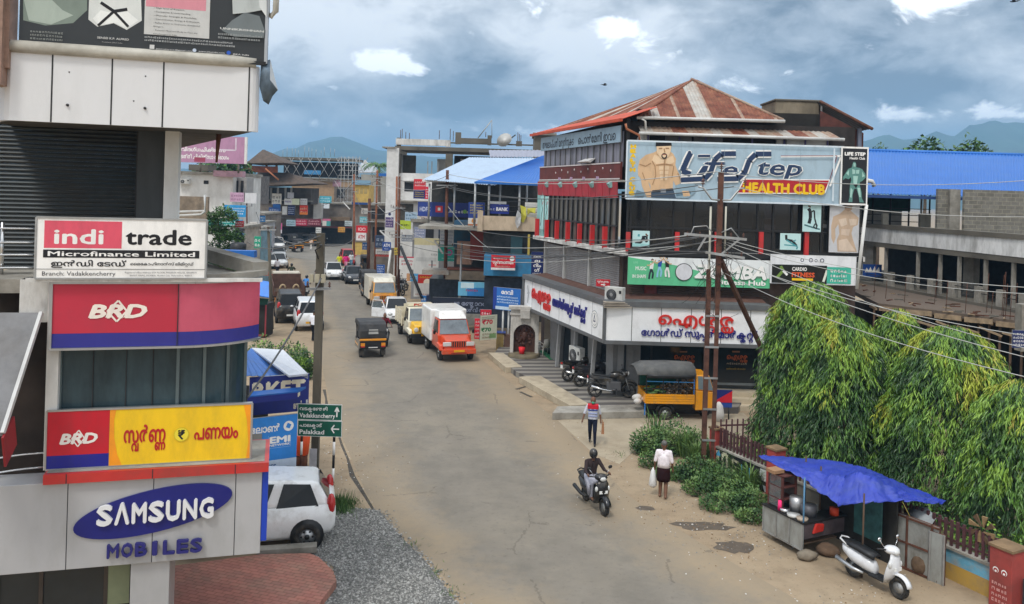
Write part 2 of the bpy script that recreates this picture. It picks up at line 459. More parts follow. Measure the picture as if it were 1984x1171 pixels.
att.data.foreach_set('value',[j/(NA - 1) for i in range(70) for j in range(NA)])
b=MB();b.sheet([gnd(*p,.008) for p in ((500,476),(560,499),(700,515),(760,492),(690,462),(520,462))],mat('asphalt_far',(.2,.185,.16),.9,var=.15,scale=.5))
b.build('road',kind='structure')
b=MB();rnd=random.Random(4)
TAR=mat('tar_edge',(.07,.06,.048),.95,var=.4,scale=6,bump=.6)
prev=None
for i,p in enumerate(la):
    if not (20 < p.y < 37):continue
    off=rnd.uniform(.03,.12);wd=rnd.uniform(.04,.2)
    q=(p + V((-off,0,.01)),p + V((-off - wd,0,.002)))
    if prev:b.sheet([prev[0],prev[1],q[1],q[0]][::-1],TAR)
    prev=q
b.build('road_edge',kind='structure')
MUD=mat('damp_soil',(.10,.078,.058),.7,var=.25,scale=4,bump=.3)
def patch_sheet(px,py,rx,ry,m,z=.006,seed=1,name='damp_soil'):
    c=gnd(px,py);r=random.Random(seed)
    b=MB();b.sheet([(c.x + rx*math.cos(t)*(1 + r.uniform(-.25,.25)),c.y + ry*math.sin(t)*(1 + r.uniform(-.25,.25)),z) for t in [2*math.pi*k/18 for k in range(18)]],m)
    return b.build(name,kind='structure')
patch_sheet(1360,1020,.75,.3,MUD,seed=2);patch_sheet(1420,1060,.5,.35,MUD,.0065,5);patch_sheet(1250,985,.3,.16,MUD,seed=8)
GRAV=[mat('stone_grey',(.24,.235,.22),.9,var=.3,scale=9),mat('stone_dark',(.13,.128,.12),.9,var=.3,scale=9),mat('stone_pale',(.36,.355,.335),.9,var=.25,scale=9)]
gpoly=[gnd(*p) for p in ((930,1200),(885,1171),(828,1092),(768,1032),(735,990),(690,985),(640,992),(590,1000),(560,1080),(640,1090),(652,1115),(638,1150),(600,1185),(560,1260),(900,1260))]
b=MB();b.sheet([p + V((0,0,.012)) for p in gpoly],GRAV[1])
def inside(x,y,pl):
    c=False;j=len(pl) - 1
    for i in range(len(pl)):
        a,d=pl[i],pl[j]
        if (a.y > y) != (d.y > y) and x < (d.x - a.x)*(y - a.y)/(d.y - a.y) + a.x:c=not c
        j=i
    return c
rnd=random.Random(11)
x0,x1=min(p.x for p in gpoly),max(p.x for p in gpoly);y0,y1=min(p.y for p in gpoly),max(p.y for p in gpoly)
cnt=0
def stone(b,x,y,z,r,m,rnd):
    p=[V((x + r*rnd.uniform(.6,1.2)*math.cos(t),y + r*rnd.uniform(.6,1.2)*math.sin(t),z + r*rnd.uniform(-.2,.3))) for t in (0,1.57,3.14,4.71)]
    a=V((x + r*rnd.uniform(-.3,.3),y + r*rnd.uniform(-.3,.3),z + r*rnd.uniform(.4,.9)))
    b.add(p + [a],[(0,1,4),(1,2,4),(2,3,4),(3,0,4)],m)
while cnt < 15000:
    x,y=rnd.uniform(x0,x1),rnd.uniform(y0,y1)
    e=.12
    if not inside(x + rnd.gauss(0,e),y + rnd.gauss(0,e),gpoly):continue
    stone(b,x,y,.014,rnd.uniform(.016,.038),GRAV[rnd.choices((0,1,2),(5,3,3))[0]],rnd);cnt += 1
b.build('gravel',kind='stuff')
b=MB();PALE=mat('litter_pale',(.6,.58,.54),.8,var=.2)
LEAFB=mat('dry_leaf',(.2,.12,.055),.9,var=.4,scale=12)
for k in range(1500):
    p=rnd.choice([(1180,900),(1300,990),(1420,1030),(1450,1070),(690,900),(660,960),(1100,800),(1360,1000),(1650,1150),(640,870)])
    q=gnd(p[0] + rnd.gauss(0,60),p[1] + rnd.gauss(0,30))
    stone(b,q.x,q.y,.006,rnd.uniform(.008,.03),rnd.choice((PALE,SOIL,LEAFB,GRAV[0],SOIL)),rnd)
b.build('litter',kind='stuff')
PAV=mat('red_paver',(.43,.17,.125),.85,var=.2,scale=1.3,dirt=.6,dirtc=(.28,.2,.14),dscale=1.1,bump=.2)
PAVG=mat('grey_paver',(.2,.16,.12),.9,var=.2)
t=PAV.node_tree;bs=t.nodes['Principled BSDF']
br=t.nodes.new('ShaderNodeTexBrick');br.inputs['Scale'].default_value=1;br.inputs['Brick Width'].default_value=.23;br.inputs['Row Height'].default_value=.12
br.inputs['Mortar Size'].default_value=.006;br.inputs['Color1'].default_value=(1,1,1,1);br.inputs['Color2'].default_value=(.78,.8,.84,1);br.inputs['Mortar'].default_value=(.38,.36,.34,1)
mp=t.nodes.new('ShaderNodeMapping');mp.inputs['Rotation'].default_value=(0,0,R_(17));t.links.new(t.nodes['Texture Coordinate'].outputs['Object'],mp.inputs[0]);t.links.new(mp.outputs[0],br.inputs['Vector'])
mx=t.nodes.new('ShaderNodeMix');mx.data_type='RGBA';mx.blend_type='MULTIPLY';mx.inputs[0].default_value=1
t.links.new(bs.inputs['Base Color'].links[0].from_socket,mx.inputs[6]);t.links.new(br.outputs[0],mx.inputs[7]);t.links.new(mx.outputs[2],bs.inputs['Base Color'])
ptop=[gnd(*p,.18) for p in ((262,1106),(508,1074),(600,1072),(618,1080),(645,1106),(652,1125),(625,1160),(600,1200),(560,1330),(395,1330),(270,1140))]
b=MB();b.prism([V((p.x,p.y,.02)) for p in ptop],(0,0,.16),PAV)
b.build('paving',kind='structure')
b=MB();q0,q1=gnd(495,1068,.2),gnd(612,1060,.2)
b.beam(q0 + V((0,.1,-.05)),q1 + V((0,.1,-.05)),.28,.14,CONC);b.build('paving_kerb',kind='structure')
FC=mat('forecourt',(.235,.215,.185),.8,var=.1,scale=1.5,bump=.1)
t=FC.node_tree;bs=t.nodes['Principled BSDF']
wv=t.nodes.new('ShaderNodeTexWave');wv.bands_direction='Y';wv.inputs['Scale'].default_value=.4;wv.inputs['Distortion'].default_value=1.0;wv.inputs['Detail'].default_value=2;wv.inputs['Detail Scale'].default_value=1.5
mp=t.nodes.new('ShaderNodeMapping');mp.inputs['Rotation'].default_value=(0,0,R_(-8));t.links.new(t.nodes['Texture Coordinate'].outputs['Object'],mp.inputs[0]);t.links.new(mp.outputs[0],wv.inputs['Vector'])
mr=t.nodes.new('ShaderNodeMapRange');t.links.new(wv.outputs[1],mr.inputs[0]);mr.inputs[1].default_value=.4;mr.inputs[2].default_value=.6
mx=t.nodes.new('ShaderNodeMix');mx.data_type='RGBA';t.links.new(mr.outputs[0],mx.inputs[0]);t.links.new(bs.inputs['Base Color'].links[0].from_socket,mx.inputs[6]);mx.inputs[7].default_value=(.095,.085,.078,1);t.links.new(mx.outputs[2],bs.inputs['Base Color'])
FZ=.26
fpoly=[gnd(*p,FZ) for p in ((957,686),(1000,720),(1140,786),(1252,790),(1430,790),(1440,775))] + [V((12,36,FZ)),V((2,47.5,FZ)),V((-.2,47.5,FZ))]
b=MB();b.prism([V((p.x,p.y,0)) for p in fpoly],(0,0,FZ),FC);b.build('pavement',kind='structure')
PK=mat('pale_kerb',(.44,.37,.265),.88,var=.1,scale=3,dirt=.45,dirtc=(.2,.16,.11),bump=.2)
def slab(name,pts,z0,th,m):
    b=MB();b.prism([V((p.x,p.y,z0)) for p in pts],(0,0,th),m);return b.build(name,kind='structure',bevel=.015)
slab('kerb',[gnd(*p,FZ + .02) for p in ((946,683),(975,684),(1012,711),(980,712))],0,FZ + .02,PK)
slab('kerb',[gnd(*p,FZ + .02) for p in ((1005,730),(1047,728),(1142,783),(1105,786))],0,FZ + .02,PK)
slab('kerb',[gnd(*p,FZ + .02) for p in ((1080,787),(1252,783),(1252,797),(1070,800))],0,FZ + .012,CONC)
b=MB()
for pp in (((1000,755),(1035,745)),((1008,760),(1030,770)),((1096,756),(1120,754))):
    p,q=gnd(*pp[0],.3 if pp[0][0] > 1090 else 0),gnd(*pp[1],.3 if pp[0][0] > 1090 else 0);b.beam(p + V((0,0,.012)),q + V((0,0,.012)),.13,.008,TAR)
b.build('road_crack',kind='structure')
slab('lane',[gnd(*p) for p in ((1080,815),(1140,806),(1440,800),(1470,830),(1350,880),(1245,860),(1200,900),(1150,880))],0,.008,mat('lane_concrete',(.36,.30,.215),.9,var=.12,scale=.9,bump=.25,dirt=.4,dirtc=(.22,.17,.11)))
STEP=mat('step_stone',(.5,.42,.3),.7,var=.1,dirt=.2)
b=MB()
for k in range(3):b.box(8.5,10.6 + .12*k,34.0 + .35*k,35.4,FZ*.0 + .0 if k == 0 else .2*k,.2*(k + 1),STEP)
b.build('steps',kind='structure')
HILL=mat('hill_forest',(.035,.075,.03),.95,var=.5,scale=.012,dirt=.4,dirtc=(.09,.1,.05),dscale=.004)
def ridge(prof,Y,depth):
    b=MB();xs=[p[0] for p in prof];n=110
    rows=[]
    for i in range(n):
        px=xs[0] + (xs[-1] - xs[0])*i/(n - 1)
        k=max(j for j in range(len(prof) - 1) if prof[j][0] <= px);a,c=prof[k],prof[k + 1]
        t=(px - a[0])/(c[0] - a[0]);py=a[1] + (c[1] - a[1])*(t*t*(3 - 2*t))
        p=at(px,py,Y);hgt=max(p.z,4) + 9*(mnoise.fractal(V((px*.03,Y*.01,2)),1,2,5))
        row=[]
        for j in range(12):
            s=j/11
            y=Y - depth*(1 - s);z=hgt*s ** 1.15*(1 + .16*(1 - s)*mnoise.noise(V((px*.02,s*4,7)))) + 26*s*(1 - s)*mnoise.noise(V((px*.045,s*7,3)))
            row.append(V((p.x,y,max(z,0) if s < 1 else hgt)))
        row.append(V((p.x,Y + depth*.9,0)));rows.append(row)
    m_=len(rows[0])
    b.add([p for r in rows for p in r],[(i*m_ + j,(i + 1)*m_ + j,(i + 1)*m_ + j + 1,i*m_ + j + 1) for i in range(n - 1) for j in range(m_ - 1)],HILL,True)
    return b.build('hills',kind='structure')
ridge([(-900,330),(300,330),(480,322),(560,290),(620,270),(668,266),(700,280),(735,291),(800,303),(950,310),(1200,322),(1500,330)],3300,1100)
ridge([(1300,330),(1560,300),(1680,272),(1715,262),(1760,270),(1815,258),(1850,262),(1885,243),(1935,235),(1984,238),(2100,262),(2300,250),(2700,330)],2700,900)
hz=bpy.data.materials.new('haze_air');hz.use_nodes=True;t=hz.node_tree;t.nodes.clear()
pv=t.nodes.new('ShaderNodeVolumePrincipled');pv.inputs['Color'].default_value=(.36,.66,1,1);pv.inputs['Density'].default_value=.00040;pv.inputs['Anisotropy'].default_value=0
t.links.new(pv.outputs[0],t.nodes.new('ShaderNodeOutputMaterial').inputs['Volume'])
HAZE_ON=True
def make_haze():
    b=MB();b.box(-4500,5500,-100,4300,-1,330,hz)
    b.build('haze',kind='stuff')
# ================================================================== the phone shop block on the left
LN=V((.963,.269,0));LD=V((-.269,.963,0));LC=V((-4.05,14.0,0))
TL=Matrix((( LN.x,LD.x,0,LC.x),(LN.y,LD.y,0,LC.y),(0,0,1,0),(0,0,0,1)))
def hit(px,py,o,n):# where the line of sight through a picture point meets a vertical plane
    a,b_=ray(px,py);d=V((a,1,-b_));e=V((0,0,EYE))
    return e + d*((V(o) - e).dot(n)/d.dot(n))
def fl(px,py,y=0.0):
    p=hit(px,py,LC + LD*y,LD) - LC
    return p.dot(LN),p.z
ACP=mat('grey_cladding',(.43,.43,.44),.38,.1,var=.04,scale=.8,dirt=.25,dirtc=(.3,.3,.29),stretch=(1,1,.4))
ACPW=mat('white_cladding',(.73,.73,.735),.4,var=.04,scale=.7,dirt=.3,dirtc=(.5,.5,.48),dscale=.7,stretch=(1,1,.35))
SEAM=mat('seam',(.03,.03,.032),.8)
REDB=mat('red_band',(.5,.035,.03),.4,var=.08,dirt=.2)
SHUT=mat('shutter_dark',(.05,.06,.066),.5,.3,var=.12,dirt=.4,dirtc=(.06,.055,.05))
blk=thing('shop_building','grey clad shop block with curved blue glass floor and dark shuttered floor above','building',LC,0)
def lpart(b,name,**k):
    o=b.build(name,None,**k);o.parent=blk;o.matrix_parent_inverse=Matrix.Translation(-LC);return o
xr,zt=fl(508,912);_,zb=fl(508,1072);xl=fl(-60,930)[0]
b=MB(TL);b.box(xl,xr,0,.55,zb,zt,ACP)
for px in (130,296,455):
    x=fl(px,1000)[0];b.box(x - .008,x + .008,-.004,.01,zb + .002,zt - .002,SEAM)
lpart(b,'fascia',bevel=.008)
zt2=fl(520,893)[1];x2=fl(521,893)[0]
b=MB(TL);b.box(fl(86,930)[0],x2,-.09,1.25,zt + .003,zt2,REDB);b.sheet([(fl(90,930)[0],-.02,zt2 + .004),(x2 - .07,-.02,zt2 + .004),(x2 - .07,1.2,zt2 + .004),(fl(90,930)[0],1.2,zt2 + .004)],CONC)
for px in (131,297,456):
    x=fl(px,920)[0];b.box(x - .007,x + .007,-.094,-.06,zt + .005,zt2 - .004,SEAM)
lpart(b,'ledge')
b=MB(TL);b.box(xr + .004,xr + .1,.02,1.2,zb + .2,zt - .002,ink('1b3fae'));lpart(b,'end_panel')
b=MB(TL);b.box(xl,fl(250,1150)[0],.5,.6,0,zb + .3,GLASS);lpart(b,'shop_window')
b=MB(TL)
for px in (-5,80,205):x=fl(px,1150,.5)[0];b.box(x - .03,x + .03,.46,.5,0,zb,mat('bronze_frame',(.07,.055,.045),.5,.4))
b.box(fl(205,1150,.47)[0],fl(250,1150,.47)[0],.47,.495,zb - .85,zb,mat('frosted_strip',(.22,.25,.15),.4));lpart(b,'window_frame')
x=fl(250,1150)[0];xp2=fl(326,1150)[0]
b=MB(TL);b.box(x,xp2,.08,.9,0,zb - .003,ACP);lpart(b,'pillar',bevel=.01)
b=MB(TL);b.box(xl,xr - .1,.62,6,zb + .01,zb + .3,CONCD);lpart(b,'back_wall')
xa=fl(118,740,.35)[0];xk=fl(345,620,.1)[0];RC=1.55;SW=R_(58)
def curve(x0,yoff,n=12,sw=SW):# plan line: straight, then bending back
    pts=[(x0,yoff),(xk,yoff)]
    for i in range(1,n + 1):
        t=sw*i/n;r=RC - yoff
        pts.append((xk + r*math.sin(t),RC - r*math.cos(t)))
    return pts
def band(b,pts,z0,z1,m,th=.06):
    for (x0_,y0_),(x1_,y1_) in zip(pts,pts[1:]):
        d=V((x1_ - x0_,y1_ - y0_,0)).normalized();n=V((d.y,-d.x,0))*-th
        P=[V((x0_,y0_,0)),V((x1_,y1_,0)),V((x1_,y1_,0)) + n,V((x0_,y0_,0)) + n]
        b.hexa([p + V((0,0,z0)) for p in P] + [p + V((0,0,z1)) for p in P],m)
zs1,zs0=fl(110,545)[1],fl(110,678)[1];zg0=fl(118,793,.3)[1] - .25
b=MB(TL);band(b,curve(xa,.32),zg0,zs0 + .05,GLASSB,.03);lpart(b,'curved_window')
b=MB(TL)
cp=curve(xa,.30)
for i,(x,y) in enumerate(cp):
    if i in (0,1,5,9,13):b.box(x - .025,x + .025,y - .02,y + .05,zg0,zs0,mat('mullion',(.13,.17,.18),.4,.5))
for f in (.27,.55,.78):x=xa + (xk - xa)*f;b.box(x - .006,x + .006,.296,.33,zg0,zs0,SEAM)
lpart(b,'window_frame')
b=MB(TL);b.box(fl(90,740,.2)[0],xa,.15,.7,zt2,zs1,WHT);b.box(fl(40,560,.25)[0],fl(97,560,.25)[0],.2,.6,fl(60,625,.2)[1],zs1,WHTD);lpart(b,'wall')
b=MB(TL);b.box(xa,xk,1.4,1.5,zt2,zs1,mat('dim_room',(.05,.06,.062),.9,var=.6,scale=1.2));b.box(fl(-60,700,1.2)[0],xa - .01,1.2,1.3,0,zs1,mat('dark_recess',(.028,.02,.016),.9,var=.5,scale=1.5));lpart(b,'back_wall')  # darkness of the recess is put into its near-black wall colour
zr=zs1
b=MB(TL);pl=curve(fl(-60,560)[0],.25);pl2=pl + [(xk - .3,4.6),(pl[0][0],4.6)]
b.prism([(x,y,zr - .22) for x,y in pl2],(0,0,.22),CONC);lpart(b,'roof_slab')
b=MB(TL);band(b,[(x,y + .03) for x,y in curve(fl(60,560)[0],.02,sw=R_(66))][1:],zr + .001,zr + .1,CONC,.22)
cl_=curve(0,.05,sw=R_(66))[-1];b.beam((cl_[0] - .1,cl_[1],zr + .12),(xk - .55,4.4,zr + .3),.3,.24,CONC);lpart(b,'parapet')
b=MB(TL);b.box(fl(50,560)[0],fl(100,560)[0] + 3.2,-.04,.02,zs1 - .01,zs1 + .05,WHTD);lpart(b,'ledge')
YS=1.9
xs0,zs_=fl(-60,240,YS);xs1,_=fl(274,240,YS);zc=fl(250,215,.0)[1]
b=MB(TL);n_=int((zc + .3 - zr)/.075)
for k in range(n_):
    z=zr + .075*k
    b.prism([(xs0,YS,z),(xs0,YS - .02,z + .018),(xs0,YS - .034,z + .038),(xs0,YS - .02,z + .058),(xs0,YS,z + .0745)],(xs1 - xs0,0,0),SHUT)
lpart(b,'roller_shutter')
b=MB(TL);b.box(xs1,fl(318,300,1.6)[0],1.6,2.4,zr,zc + .3,mat('dark_pier',(.06,.065,.068),.7,var=.2,stretch=(1,1,.3)));b.box(xs1 - .06,xs1 + .03,1.82,1.95,zr,zc + .3,BLK);lpart(b,'pier')
b=MB(TL);b.box(fl(319,300,1.35)[0],fl(346,300,1.35)[0],1.35,1.75,zr,zc + .35,WHT);lpart(b,'column')
zb0,zb1=fl(250,244)[1],fl(250,112)[1]
xL=fl(20,150)[0];xR=fl(482,180)[0]
bp=[(xL - .5,.9),(xL - .28,.35),(xL - .1,.08),(xL,0),(xR,0),(xR + .06,.012),(xR + .11,.04),(xR + .15,.09),(xR + .165,.16)]
b=MB(TL);band(b,bp,zb0,zb1,ACPW,.08)
for px in (100,216,316,482):
    x=fl(px,180)[0];b.box(x - .011,x + .011,-.006,.02,zb0 + .002,zb1 - .002,SEAM)
for px,py in ((134,140),(282,148),(259,196)):x,z=fl(px,py);b.cyl((x,-.004,z),(x,.01,z),.012,BLK,8)
for px,py in ((131,204),(281,210)):x,z=fl(px,py);b.cyl((x,-.03,z),(x,.01,z),.022,SEAM,8)
lpart(b,'fascia_band')
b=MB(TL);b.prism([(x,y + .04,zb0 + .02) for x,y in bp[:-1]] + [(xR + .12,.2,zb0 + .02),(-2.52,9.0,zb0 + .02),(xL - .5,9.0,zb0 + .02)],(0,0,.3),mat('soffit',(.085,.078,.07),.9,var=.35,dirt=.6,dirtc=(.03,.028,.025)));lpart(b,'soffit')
b=MB(TL);b.tube([(xL - .1,-.0,zb1 + .06),(xR - .4,-.0,zb1 + .06),(xR + .1,.05,zb1 + .06)],.1,mat('old_pvc',(.5,.48,.42),.6,dirt=.6,dirtc=(.2,.18,.14)),10);lpart(b,'gutter')
b=MB(TL);b.tube([(fl(515,0)[0],.1,zb1 + 2.2),(fl(517,20)[0],.06,fl(517,28)[1]),(fl(525,30)[0],.04,fl(525,31)[1]),(fl(534,20)[0],.04,fl(534,22)[1]),(fl(537,0)[0],.1,zb1 + 2.2)],.05,mat('old_pvc',(.5,.48,.42)),10);lpart(b,'drain_pipe')
b=MB(TL);b.box(xL - 1.0,fl(5,100,-.2)[0],-.25,.2,fl(10,165,-.2)[1],zb1 + 2.5,mat('brown_tile',(.32,.2,.15),.7,var=.25,scale=5,dirt=.3))
b.box(xL - .6,fl(17,100,-.1)[0],-.12,.3,fl(10,130,-.2)[1],zb1 + 2.5,mat('brown_tile',(.32,.2,.15)));lpart(b,'side_wall')
b=MB(TL);x,z=fl(424,268,1.6);b.cyl((x,1.6,zb0 + .05),(x - .03,1.6,z - .45),.05,RUST,6,.02);lpart(b,'bracket')
SS=mat('stainless',(.7,.7,.7),.22,.9,var=.05)
def rails(rows,y,x0_,x1_,bulge,name,post=None):
    b=MB(TL)
    for py in rows:
        z=fl(40,py,y)[1]
        b.tube([(x0_ + (x1_ - x0_)*t,y + bulge*(1 - t) ** 2*-1,z) for t in [i/8 for i in range(9)]],.018,SS,6)
    if post:b.cyl((post,y,fl(40,rows[0],y)[1] + .1),(post,y,zr if rows[0] < 600 else fl(40,rows[-1],y)[1] - .25),.03,SS,8)
    return lpart(b,name)
rails([443,470,494,519],1.0,fl(-30,480,1)[0],fl(64,480,1)[0],.12,'terrace_rail',fl(4,480,1)[0])
rails([880,908,932],.55,fl(-40,900,.55)[0],fl(84,900,.55)[0],.35,'balcony_rail')
b=MB(TL);y=.5
pts=[(fl(-40,1000,y)[0] ,.05),(fl(0,1000,y)[0],.22),(fl(40,1000,y)[0],.38),(fl(81,1000,y)[0],.5)]
band(b,pts,fl(60,1055,y)[1],fl(60,972,y)[1],WHTD,.12);b.box(fl(-40,960,.6)[0],fl(84,960,.6)[0],.6,1.25,fl(40,975,.6)[1] - .05,fl(40,975,.6)[1],mat('balcony_floor',(.09,.07,.055),.9));lpart(b,'balcony')
b=MB(TL)
aw=mat('awning_sheet',(.17,.17,.175),.6,.2,var=.2,dirt=.4,dirtc=(.1,.09,.08))
p0,p1=fl(82,600,-.3),fl(50,720,-.7);pa=[V((fl(80,606,.1)[0],.1,fl(80,606,.1)[1])),V((fl(5,840,-1.1)[0],-1.1,fl(5,840,-1.1)[1])),V((fl(-140,840,-1.1)[0],-1.1,fl(-140,840,-1.1)[1])),V((fl(-100,606,.1)[0],.1,fl(-100,606,.1)[1]))]
b.prism(pa[::-1],(0,0,-.04),aw);b.beam(pa[0],pa[1],.05,.07,mat('awning_edge',(.5,.5,.49),.5));b.beam(pa[1] + V((.02,0,-.28)),pa[1] + V((.02,.5,-.1)),.03,.5,ink('8c1f26'))
o=b.build('awning');tag(o,'weathered grey sheet awning projecting at the building edge above the stair balcony','awning')
def lboard(x0,y0,x1,y1,yoff,th=.08,xr_=None):
    a,za=fl(x0,y0,yoff);a2,zb_=fl(x0,y1,yoff);c,_=fl(x1,y1,yoff)
    return Board(TL @ V((a,yoff,zb_)),LN,c - a,za - zb_,th)
W_=ink('f4f2ee');K_=ink('17161a');NV=ink('1c1f86')
s=lboard(71,421,398,540,-.06,.1);s.base(W_,STEEL)
s.rect(.045,.50,.49,.95,ink('e0566a')).text('indi',.105,.575,.24,W_,.275,bold=.022).text('trade',.515,.575,.25,K_,.39,bold=.024)
s.rect(.042,.345,.958,.475,K_).text('Microfinance Limited',.07,.372,.078,W_,.86,bold=.018)
s.text('ഇൻഡി േടഡ്',.09,.205,.085,K_,.43,bold=.02)
s.text('ൈമേകാഫിനാൻസ് ലിമിറ+റഡ്',.545,.225,.045,K_,.38,bold=.015).rect(0,.152,1,.16,K_)
s.text('Branch: Vadakkencherry',.04,.05,.07,ink('33323a'),.42)
s.text('Registered office Address: 6TH FLOOR, PHOENIX HOUSE, SENAPATI',.515,.09,.026,ink('55555c'),.43).text('BAPAT MARG, MUMBAI, Mumbai City, Maharashtra, 400013',.545,.04,.026,ink('55555c'),.37)
for (a,c_) in (((0,0),(1,0)),((0,1),(1,1)),((0,0),(0,1)),((1,0),(1,1))):s.b.beam(s.p(*a),s.p(*c_),.03,.03,STEEL)
s.b.build('signboard',label='white and pink framed signboard reading microfinance limited on the terrace edge',cat='sign')
def emblem(s,u,v,wd,hh,m,m2):
    for (pts) in (((u + wd*.5,v - hh*.32),(u + wd*.68,v + hh*.5),(u + wd*.52,v + hh*1.32),(u + wd*.32,v + hh*.5),(u + wd*.5,v - hh*.32)),):
        s.line(pts,.016*wd*s.w*2.2,m)
    s.text('BRD',u,v,hh,m2,wd,bold=.045,slant=.22)
sg=thing('curved_sign','curved crimson sign band with blue stripe above the blue glass floor','sign',LC)
def spart(b,name,par,o=LC):q=b.build(name);q.parent=par;q.matrix_parent_inverse=Matrix.Translation(-o);return q
RD=mat('red_vinyl',(.5,.03,.058),.38,var=.06,scale=.8,dirt=.2,dirtc=(.3,.05,.07));RD2=mat('pale_red_vinyl',(.6,.1,.16),.4,var=.12,scale=.7,dirt=.3,dirtc=(.45,.05,.1));BLV=mat('blue_vinyl',(.03,.03,.23),.4,var=.06)  # second red is a paler vinyl, used on the curved end
cz=curve(fl(98,610,.05)[0],.05);zc0=zs0 + .02;zm=fl(110,648)[1]
b=MB(TL);band(b,cz[:2],zm,zs1 - .03,RD,.12);band(b,cz[1:],zm,zs1 - .03,RD2,.12);band(b,cz,zc0,zm - .002,BLV,.12);spart(b,'sign_panel',sg)
b=MB(TL)
for z in (zc0 - .02,zs1 - .03):
    for (x0_,y0_),(x1_,y1_) in zip(cz,cz[1:]):b.beam((x0_,y0_,z),(x1_,y1_,z),.1,.035,ALU)
b.beam((cz[0][0],.05,zc0 - .02),(cz[0][0],.05,zs1 - .01),.05,.05,ALU,up=(0,1,0));b.box(xk - .006,xk + .006,.03,.06,zc0,zs1 - .03,SEAM);spart(b,'sign_frame',sg)
s=lboard(98,545,345,678,.045);s.b=MB();emblem(s,.30,.46,.42,.19,ink('efe4d8'),ink('efe4d8'));spart(s.b,'lettering',sg)
s=lboard(91,797,485,911,.12,.12);s.base(ink('f0c419'),ALU)
s.rect(0,0,.295,1,ink('c31a2b')).rect(0,0,.295,.235,NV)
s.poly([(.297,0),(.36,0),(.335,.2),(.318,.5),(.315,.8),(.325,1),(.297,1)],ink('f59a1c')).poly([(1,0),(.975,0),(.985,.3),(.975,.7),(.955,1),(1,1)],ink('f59a1c'))
emblem(s,.065,.43,.165,.17,ink('f1eae4'),ink('f1eae4'))
s.text('സ+വർണ+ണ',.365,.40,.26,ink('b8161e'),.2,bold=.03).text('പണയം',.71,.40,.24,ink('b8161e'),.22,bold=.03)
s.disc(.645,.5,.038,ink('d9c21f')).disc(.645,.5,.034,ink('f2dc3a')).text('₹',.645,.42,.15,K_,bold=.03,center=True)
for (a,c_) in (((0,0),(1,0)),((0,1),(1,1)),((0,0),(0,1)),((1,0),(1,1))):s.b.beam(s.p(*a),s.p(*c_),.03,.03,ALU)
s.b.build('signboard',label='yellow gold loan signboard with red left end standing on the red ledge',cat='sign')
ps=thing('shop_sign','tilted dark blue ellipse sign with raised white letters on grey cladding','sign',LC)
s=lboard(148,935,452,1042,-.006,.02);s.b=MB();d=.05
an=R_(10);ring=[]
cu,cv=fl(300,989);ew=(fl(452,990)[0] - fl(148,990)[0])/2*1.02;eh=ew*.285
ang=math.atan2(fl(452,945)[1] - fl(148,1030)[1],fl(452,945)[0] - fl(148,1030)[0])*.80
for t in [2*math.pi*k/48 for k in range(48)]:
    x,z=ew*math.cos(t),eh*math.sin(t);ring.append((cu + x*math.cos(ang) - z*math.sin(ang),cv + x*math.sin(ang) + z*math.cos(ang)))
b=MB(TL);b.prism([(x,-.005,z) for x,z in ring],(0,-.03,0),mat('deep_blue',(.012,.015,.16),.3,var=.05));spart(b,'sign_panel',ps)
def letters(txt,x0,y0,x1,y1,hpx,m,ex,bold,name,par,dz=0,lsp=.0):
    a,za=fl(x0,y0,-.035);c,zc_=fl(x1,y1,-.035)
    r=LN*(c - a) + UP*(zc_ - za);hh=hpx/114.0
    s=Board(TL @ V((a,-.036,za)),r,r.length,hh);s.b=MB();n=len(txt)
    for i,ch in enumerate(txt):
        wl=.10 if ch != 'I' else .035
        s.text(ch,(i + (.05 if ch != 'I' else .3))/n,0,1,m,.78/n*(1 if ch not in 'I' else .3),bold=bold,ex=ex)
    return spart(s.b,name,par)
letters('SΛMSUNG',188,1017,418,999,35,mat('letter_white',(.72,.72,.73),.4,var=.04),.05,.035,'lettering',ps)
ms=thing('shop_sign','raised navy block letters below the blue ellipse on grey cladding','sign',LC)
letters('MOBILES',207,1080,395,1066,24,mat('letter_navy',(.02,.02,.15),.4),.05,.03,'lettering',ms)
s=lboard(43,-150,516,92,-.02,.08)
s.base(ink('33373a'),BLK)
hh=s.h
def U(px):return (px - 43)/473.0
def Vv(px,py):return (fl(px,py,-.02)[1] - (s.o.z))/s.h
def P(*q):return [(U(x),Vv(x,y)) for x,y in q]
s.poly(P((45,-140),(160,-140),(165,20),(140,45),(90,50),(50,40)),ink('7d8a80'))
s.poly(P((50,0),(90,-10),(120,20),(140,30),(100,48),(60,40)),ink('a9b5aa'))
s.poly(P((168,-60),(262,-60),(268,40),(240,58),(215,45),(185,52),(168,38)),ink('d9dcd8')).poly(P((176,36),(190,20),(215,26),(240,22),(262,40),(240,55),(216,44),(188,50)),ink('eceeea'))
s.line(P((190,5),(215,22),(240,18)),.05,K_).line(P((215,22),(186,50)),.04,K_).line(P((215,22),(243,52)),.04,K_)
s.rect(*P((273,66))[0],*P((400,-20))[0],ink('c9c9c6')).rect(*P((275,12))[0],*P((392,-4))[0],ink('d9909c'))
for i,tx in enumerate(('- High level of Respect,','- Compassion & Understanding,','- Muscular Strength & Flexibility,','- Concentration, Energy & Enthusiasm,','- Reflex Action to Overcome Unexpected','Dangers.','- Relaxed Mind and Body to Face any','Challenges in Life.')):
    s.text(tx,U(291),Vv(300,17 + 7.2*i),.011,K_,min(.19,.0052*len(tx)))
s.text('SENSEI K.P. ALFRED',U(186),Vv(200,76),.016,ink('cfcfcc'),.125,bold=.02).text('President JSKA India',U(195),Vv(200,83),.009,ink('a9a9a6'),.08)
s.scrib(U(64),Vv(70,78),U(128),Vv(70,58),ink('8d918d'),3,3)
